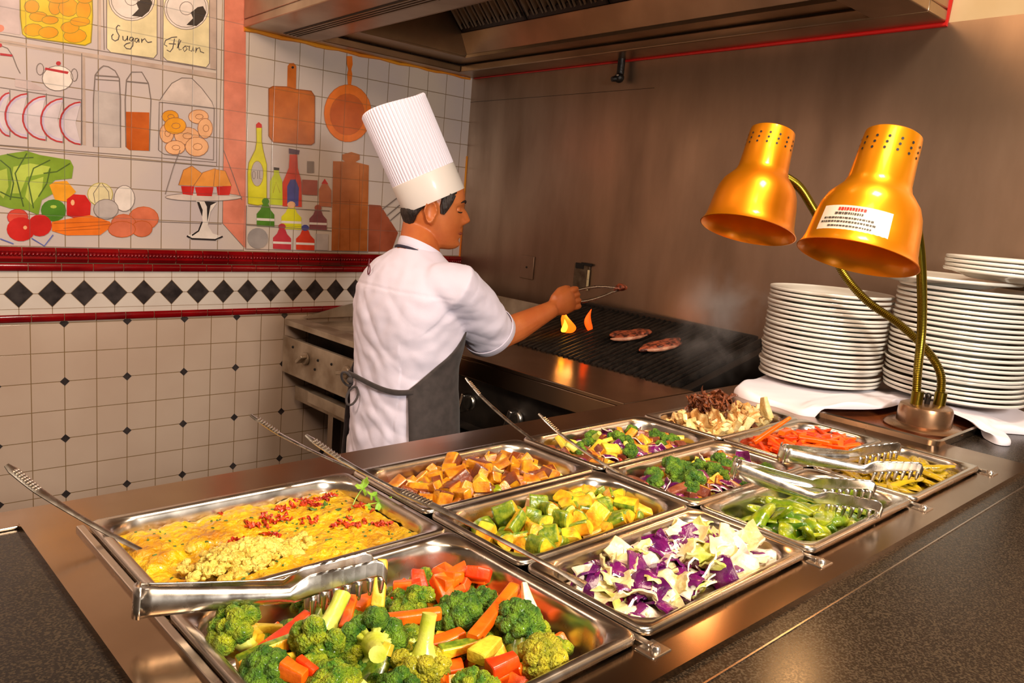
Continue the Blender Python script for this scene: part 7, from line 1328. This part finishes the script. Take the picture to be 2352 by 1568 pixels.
def wr(p, n_):
    z = p.z-CZ; w = 0
    w += .0035*noise.noise((p.x*9, p.y*9, p.z*5))
    d = p.z*1.0-p.y*.9-p.x*.5; w += .009*(abs(noise.noise((d*14, p.y*5, p.x*5)))-.2)*max(0, min(1, (-.24-z)/.1)) + .0035*math.sin(d*70+7*noise.noise(p*7))*max(0, min(1, (-.38-z)/.08))*max(0, noise.noise(p*5)+.35)
    t = (p-S_R).dot(ax_arm)
    if p.y < 1.73 and t > .02: w += .005*noise.noise((t*22, p.z*12, p.y*12))+.002*math.sin(t*60+9*noise.noise(p*9))*max(0, noise.noise(p*11)+.2)
    w += .0022*noise.noise(p*34)+.004*(abs(noise.noise(p*13))-.2)*(1 if z < -.27 else .4)
    sm = abs(z+.262+.10*(p.x-1.30))
    if sm < .004 and p.x < 1.34: w -= .0012
    return w
shirt = remeshed('shirt', sh, 'shirt', chef, .0046, 14, wr)
mb = MB()
cu = E_R+Vector((-.026, -.002, .018)); q1 = ax_arm
M = frame(cu, q1.orthogonal(), q1)
mb.lathe([(.0775, -.016), (.0800, -.015), (.0800, .004), (.0775, .006), (.074, .004)], 40, 0, M); obj('cuff', mb, 'shirt', shirt, 60)
# collar with navy piping
mb = MB(); mp = MB(); cc = NT+Vector((.012, .002, .010)); rg = []; pip = []
for i in range(41):
    a = rad(25)+rad(310)*i/40; fx = -math.cos(a-rad(0)) if False else math.cos(a); d = Vector((math.cos(a+rad(-10)), math.sin(a+rad(-10)), 0)); tl = -.028*d.x
    rg.append([cc+d*Vector((.064, .07, 0)).length*.5*1.42+Vector((0, 0, tl-.012)), cc+d*.0655+Vector((0, 0, tl+.006)), cc+d*.0615+Vector((0, 0, tl+.022)), cc+d*.0585+Vector((0, 0, tl+.022)), cc+d*.060+Vector((0, 0, tl+.004))]); pip.append(cc+d*.0705+Vector((0, 0, tl-.006)))
mb.loft(rg, 0, closed=False); obj('collar', mb, 'shirt', shirt, 60, solid=.002); mp.tube(pip, .0042, 8); obj('collar_piping', mp, 'navy', shirt)
# small dark red emblem below the collar at the back
mb = MB(); e0 = Vector((1.268, 1.873, CZ-.235)); 
def on_back(dy, dz): 
    zz = -.235+dz; y = 1.90+dy; ax = .112; ay = .2; return Vector((1.36-ax*math.sqrt(max(0, 1-((y-1.843)/ay)**2))-.0025, y, CZ+zz))
pts = [on_back(.010*math.cos(a)*(1 if a < 4.6 else .4)-.003, .020+.014*math.sin(a)) for a in [rad(70+i*22) for i in range(13)]]+[on_back(-.006, .05)]
pm('plumdark', (110, 50, 60), .6); mb.tube(pts, .0018, 6); obj('emblem', mb, 'plumdark', shirt)
# trousers
tr = MB(); tr.loft([ell(1.350, 1.838, -.64, .105, .140, 36, 2.2), ell(1.350, 1.836, -.72, .116, .152, 36, 2.2), ell(1.350, 1.836, -.78, .120, .156, 36, 2.2)], 0, True, True)
for sy in (-.088, .088): tr.tube([(1.345, 1.843+sy, CZ-.72), (1.342, 1.843+sy*1.05, CZ-.98), (1.33, 1.843+sy*1.1, .48), (1.32, 1.843+sy*1.1, .09)], [.100, .092, .075, .065], 20)
remeshed('trousers', tr, 'trousers', chef, .008, 4, lambda p, n_: .004*noise.noise((p.x*10, p.y*10, p.z*5)))
for sy in (-.1, .1):
    mb = MB(); mb.tube([(1.29, 1.843+sy, .05), (1.36, 1.843+sy, .055), (1.44, 1.843+sy*1.05, .045), (1.51, 1.843+sy*1.1, .03)], [(.045, .040), (.05, .046), (.042, .044), (.026, .034)], 16); obj('shoe', mb, 'plain_dark', chef, 60)
# apron
def surf(z, a, off):     # a measured from the front (+x) toward his right side (-y)
    T = [(-.225, 1.36, .100, .188), (-.27, 1.358, .112, .188), (-.33, 1.358, .120, .180), (-.40, 1.356, .118, .168), (-.47, 1.354, .112, .155), (-.53, 1.352, .116, .156), (-.60, 1.352, .124, .164), (-.68, 1.353, .132, .172), (-.76, 1.354, .136, .176), (-1.1, 1.354, .146, .186), (-1.3, 1.354, .15, .19)]
    for p, q_ in zip(T, T[1:]):
        if q_[0] <= z <= p[0]:
            t = (p[0]-z)/(p[0]-q_[0]); cx, ax, ay = [p[k]*(1-t)+q_[k]*t for k in (1, 2, 3)]; break
    else: _, cx, ax, ay = T[0] if z > T[0][0] else T[-1]
    ax += off; ay += off; c_, s_ = math.cos(a), math.sin(a); pw = 2/2.25
    return Vector((cx+ax*abs(c_)**pw*(1 if c_ > 0 else -1), 1.843-ay*abs(s_)**pw*(1 if s_ > 0 else -1), CZ+z))
mb = MB(); rings = []
for i in range(60):
    z = -.245-1.0*i/59
    if z > -.33: hi = rad(50)
    elif z > -.52: t = (-.33-z)/.19; hi = rad(50)+rad(78)*(t**1.1)
    else: hi = rad(128)+rad(6)*math.sin((z+.5)*6)
    rings.append([surf(z, -hi+2*hi*j/40, .019+.003*noise.noise((j*.3, z*12, 0))) for j in range(41)])
mb.loft(rings, 0, closed=False); ap = obj('apron', mb, 'apron', chef, 60, solid=.003)
mb = MB(); pts = [surf(-.522-.006*math.sin(i*.5), rad(122)+rad(116)*i/16, .021+.001*math.sin(i)) for i in range(17)]; mb.tube(pts, [(.0075, .0035)]*17, 8, up=(0, 0, 1)); obj('apron_string', mb, 'apron', ap)
kb = surf(-.53, rad(196), .03)
for sgn, zz in ((1, .012), (-1, -.03)):
    mb = MB(); pts = [kb+Vector((-.016*math.sin(a), .018*sgn*(1-math.cos(a))*.9, zz+.020*math.sin(a*1.0)*sgn-.012*(1-math.cos(a)))) for a in [2*PI*i/14 for i in range(15)]]; mb.tube(pts, .0035, 8); obj('bow_loop', mb, 'apron', ap)
mb = MB(); mb.sphere(tuple(kb), .009, 10); obj('knot', mb, 'apron', ap)
# grill tongs in his hand
gt = thing('grill_tongs', 'narrow metal tongs held in the chef hand over the grill', 'tongs', tuple(W_R+ad*.09))
T0 = W_R+ad*.062-hs*.004+hup*.010
for sgn in (-1, 1):
    up_ = Vector((0, 0, 1)); mb = MB(); pts = []; 
    for i in range(9):
        t = i/8; pts.append(T0-TD*.03+TD*.235*t+up_*(sgn*(.004+.017*math.sin(PI*min(1, t*1.08))**.8)))
    mb.tube(pts, [(.0048, .005)]*6+[(.004, .005), (.004, .006), (.005, .007)], 8, up=(0, 0, 1)); obj('tong_arm', mb, 'bright_steel', gt, 60)
e = T0+TD*.212; mb = MB(); mb.sphere(tuple(e+Vector((.0, 0, .002))), (.026, .016, .012), 14); crumple(mb, .008, 60, 3)
tag(obj('meat_piece', mb, 'meat', None, 60, sub=1), 'small browned meat piece held up at the end of the grill tongs', 'meat')
# ------------------------------------------------------------------ light, haze, camera
def area(name, loc, target, size, power, col, sizey=None):
    l = bpy.data.lights.new(name, 'AREA'); l.energy = power; l.color = col; l.size = size
    if sizey: l.shape = 'RECTANGLE'; l.size_y = sizey
    o = bpy.data.objects.new(name, l); C.objects.link(o); o.location = loc
    o.rotation_euler = (Vector(target)-Vector(loc)).to_track_quat('-Z', 'Y').to_euler(); return o
area('flash', (.55, -.85, CZ+.40), (1.3, 1.3, CZ-.15), .28, 43, (1.0, .95, .87))
area('ceiling_fill', (.3, .2, 2.72), (.9, 1.0, .9), .7, 28, (1, .76, .52), .7)  # this and the next two: unseen fill lights added below the ceiling
area('ceiling_fill', (1.15, .3, 2.72), (1.15, .6, .9), .25, 22, (1, .84, .66))
area('ceiling_fill', (-.3, 1.7, 2.72), (.8, 3.0, 1.9), .6, 40, (1, .76, .60), .7)  # added fill, aimed at the mural to brighten the upper tiles
for loc, p in ((W(2.045, 1.85, -.36), .22),):
    l = bpy.data.lights.new('fire_light', 'POINT'); l.energy = p; l.color = (1, .42, .1); l.shadow_soft_size = .03; o = bpy.data.objects.new('fire_light', l); C.objects.link(o); o.location = loc
for top, d in (((1.378, .569, .163), (-.312, .005, -.95)), ((1.538, .880, .190), (-.301, -.044, -.953))):
    l = bpy.data.lights.new('lamp_glow', 'SPOT'); l.energy = 2.6; l.color = (1, .52, .20); l.shadow_soft_size = .028; l.spot_size = rad(112); l.spot_blend = .4; o = bpy.data.objects.new('lamp_glow', l); C.objects.link(o)
    o.location = W(*top)+Vector(d).normalized()*.182; o.rotation_euler = Vector(d).to_track_quat('-Z', 'Y').to_euler()
w = bpy.data.worlds.new('w'); bpy.context.scene.world = w; w.use_nodes = True
w.node_tree.nodes['Background'].inputs[0].default_value = (.60, .42, .29, 1); w.node_tree.nodes['Background'].inputs[1].default_value = .26
# thin smoke drifting off the near end of the grates
sm = bpy.data.materials.new('smoke'); sm.use_nodes = True; nt = sm.node_tree; nt.nodes.clear()
out = nt.nodes.new('ShaderNodeOutputMaterial'); vp = nt.nodes.new('ShaderNodeVolumePrincipled'); nt.links.new(vp.outputs[0], out.inputs['Volume'])
vp.inputs['Color'].default_value = (.85, .72, .66, 1); tc = nt.nodes.new('ShaderNodeTexCoord'); nz = nt.nodes.new('ShaderNodeTexNoise'); nz.inputs['Scale'].default_value = 9; nz.inputs['Detail'].default_value = 4; nz.inputs['Distortion'].default_value = .8
nt.links.new(tc.outputs['Object'], nz.inputs['Vector']); rp = nt.nodes.new('ShaderNodeMapRange'); rp.inputs[1].default_value = .47; rp.inputs[2].default_value = .75; rp.inputs[3].default_value = 0; rp.inputs[4].default_value = 22
nt.links.new(nz.outputs[0], rp.inputs[0])
mpp = nt.nodes.new('ShaderNodeMapping'); mpp.inputs['Location'].default_value = (-1.98/.28, -1.18/.20, -(CZ-.28)/.20); mpp.inputs['Scale'].default_value = (1/.28, 1/.20, 1/.20); nt.links.new(tc.outputs['Object'], mpp.inputs['Vector'])
gr = nt.nodes.new('ShaderNodeTexGradient'); gr.gradient_type = 'QUADRATIC_SPHERE'; nt.links.new(mpp.outputs[0], gr.inputs[0])
ml = nt.nodes.new('ShaderNodeMath'); ml.operation = 'MULTIPLY'; nt.links.new(rp.outputs[0], ml.inputs[0]); nt.links.new(gr.outputs[1], ml.inputs[1]); nt.links.new(ml.outputs[0], vp.inputs['Density']); MAT['smoke'] = sm
mb = MB(); mb.sphere((1.98, 1.18, CZ-.28), (.28, .20, .20), 24); o = obj('smoke', mb, 'smoke', None); tag(o, 'thin grey smoke drifting beside the near end of the grates', 'smoke', kind='stuff')
cam = bpy.data.cameras.new('camera'); co = bpy.data.objects.new('camera', cam); C.objects.link(co)
cam.sensor_width = 36; cam.lens = 1841.66/2352*36; cam.clip_start = .02; cam.clip_end = 50
pit, rol, yaw = .170229, .084989, .804032
fw = Vector((math.cos(yaw)*math.cos(pit), math.sin(yaw)*math.cos(pit), -math.sin(pit))); rt = Vector((math.sin(yaw), -math.cos(yaw), 0)); up = rt.cross(fw)
r_ = rt*math.cos(rol)+up*math.sin(rol); u_ = -rt*math.sin(rol)+up*math.cos(rol)
co.matrix_world = Matrix(((r_.x, u_.x, -fw.x, 0), (r_.y, u_.y, -fw.y, 0), (r_.z, u_.z, -fw.z, CZ), (0, 0, 0, 1)))
sc = bpy.context.scene; sc.camera = co
sc.view_settings.view_transform = 'Standard'; sc.view_settings.look = 'None'; sc.view_settings.gamma = 1; sc.view_settings.use_curve_mapping = False; sc.view_settings.exposure = 0.0
sc.cycles.max_bounces = 8; sc.cycles.diffuse_bounces = 3; sc.cycles.glossy_bounces = 4; sc.cycles.sample_clamp_indirect = 6; sc.cycles.use_denoising = True; sc.cycles.use_adaptive_sampling = True; sc.cycles.adaptive_threshold = .02; sc.cycles.volume_bounces = 0; sc.cycles.volume_step_rate = 3
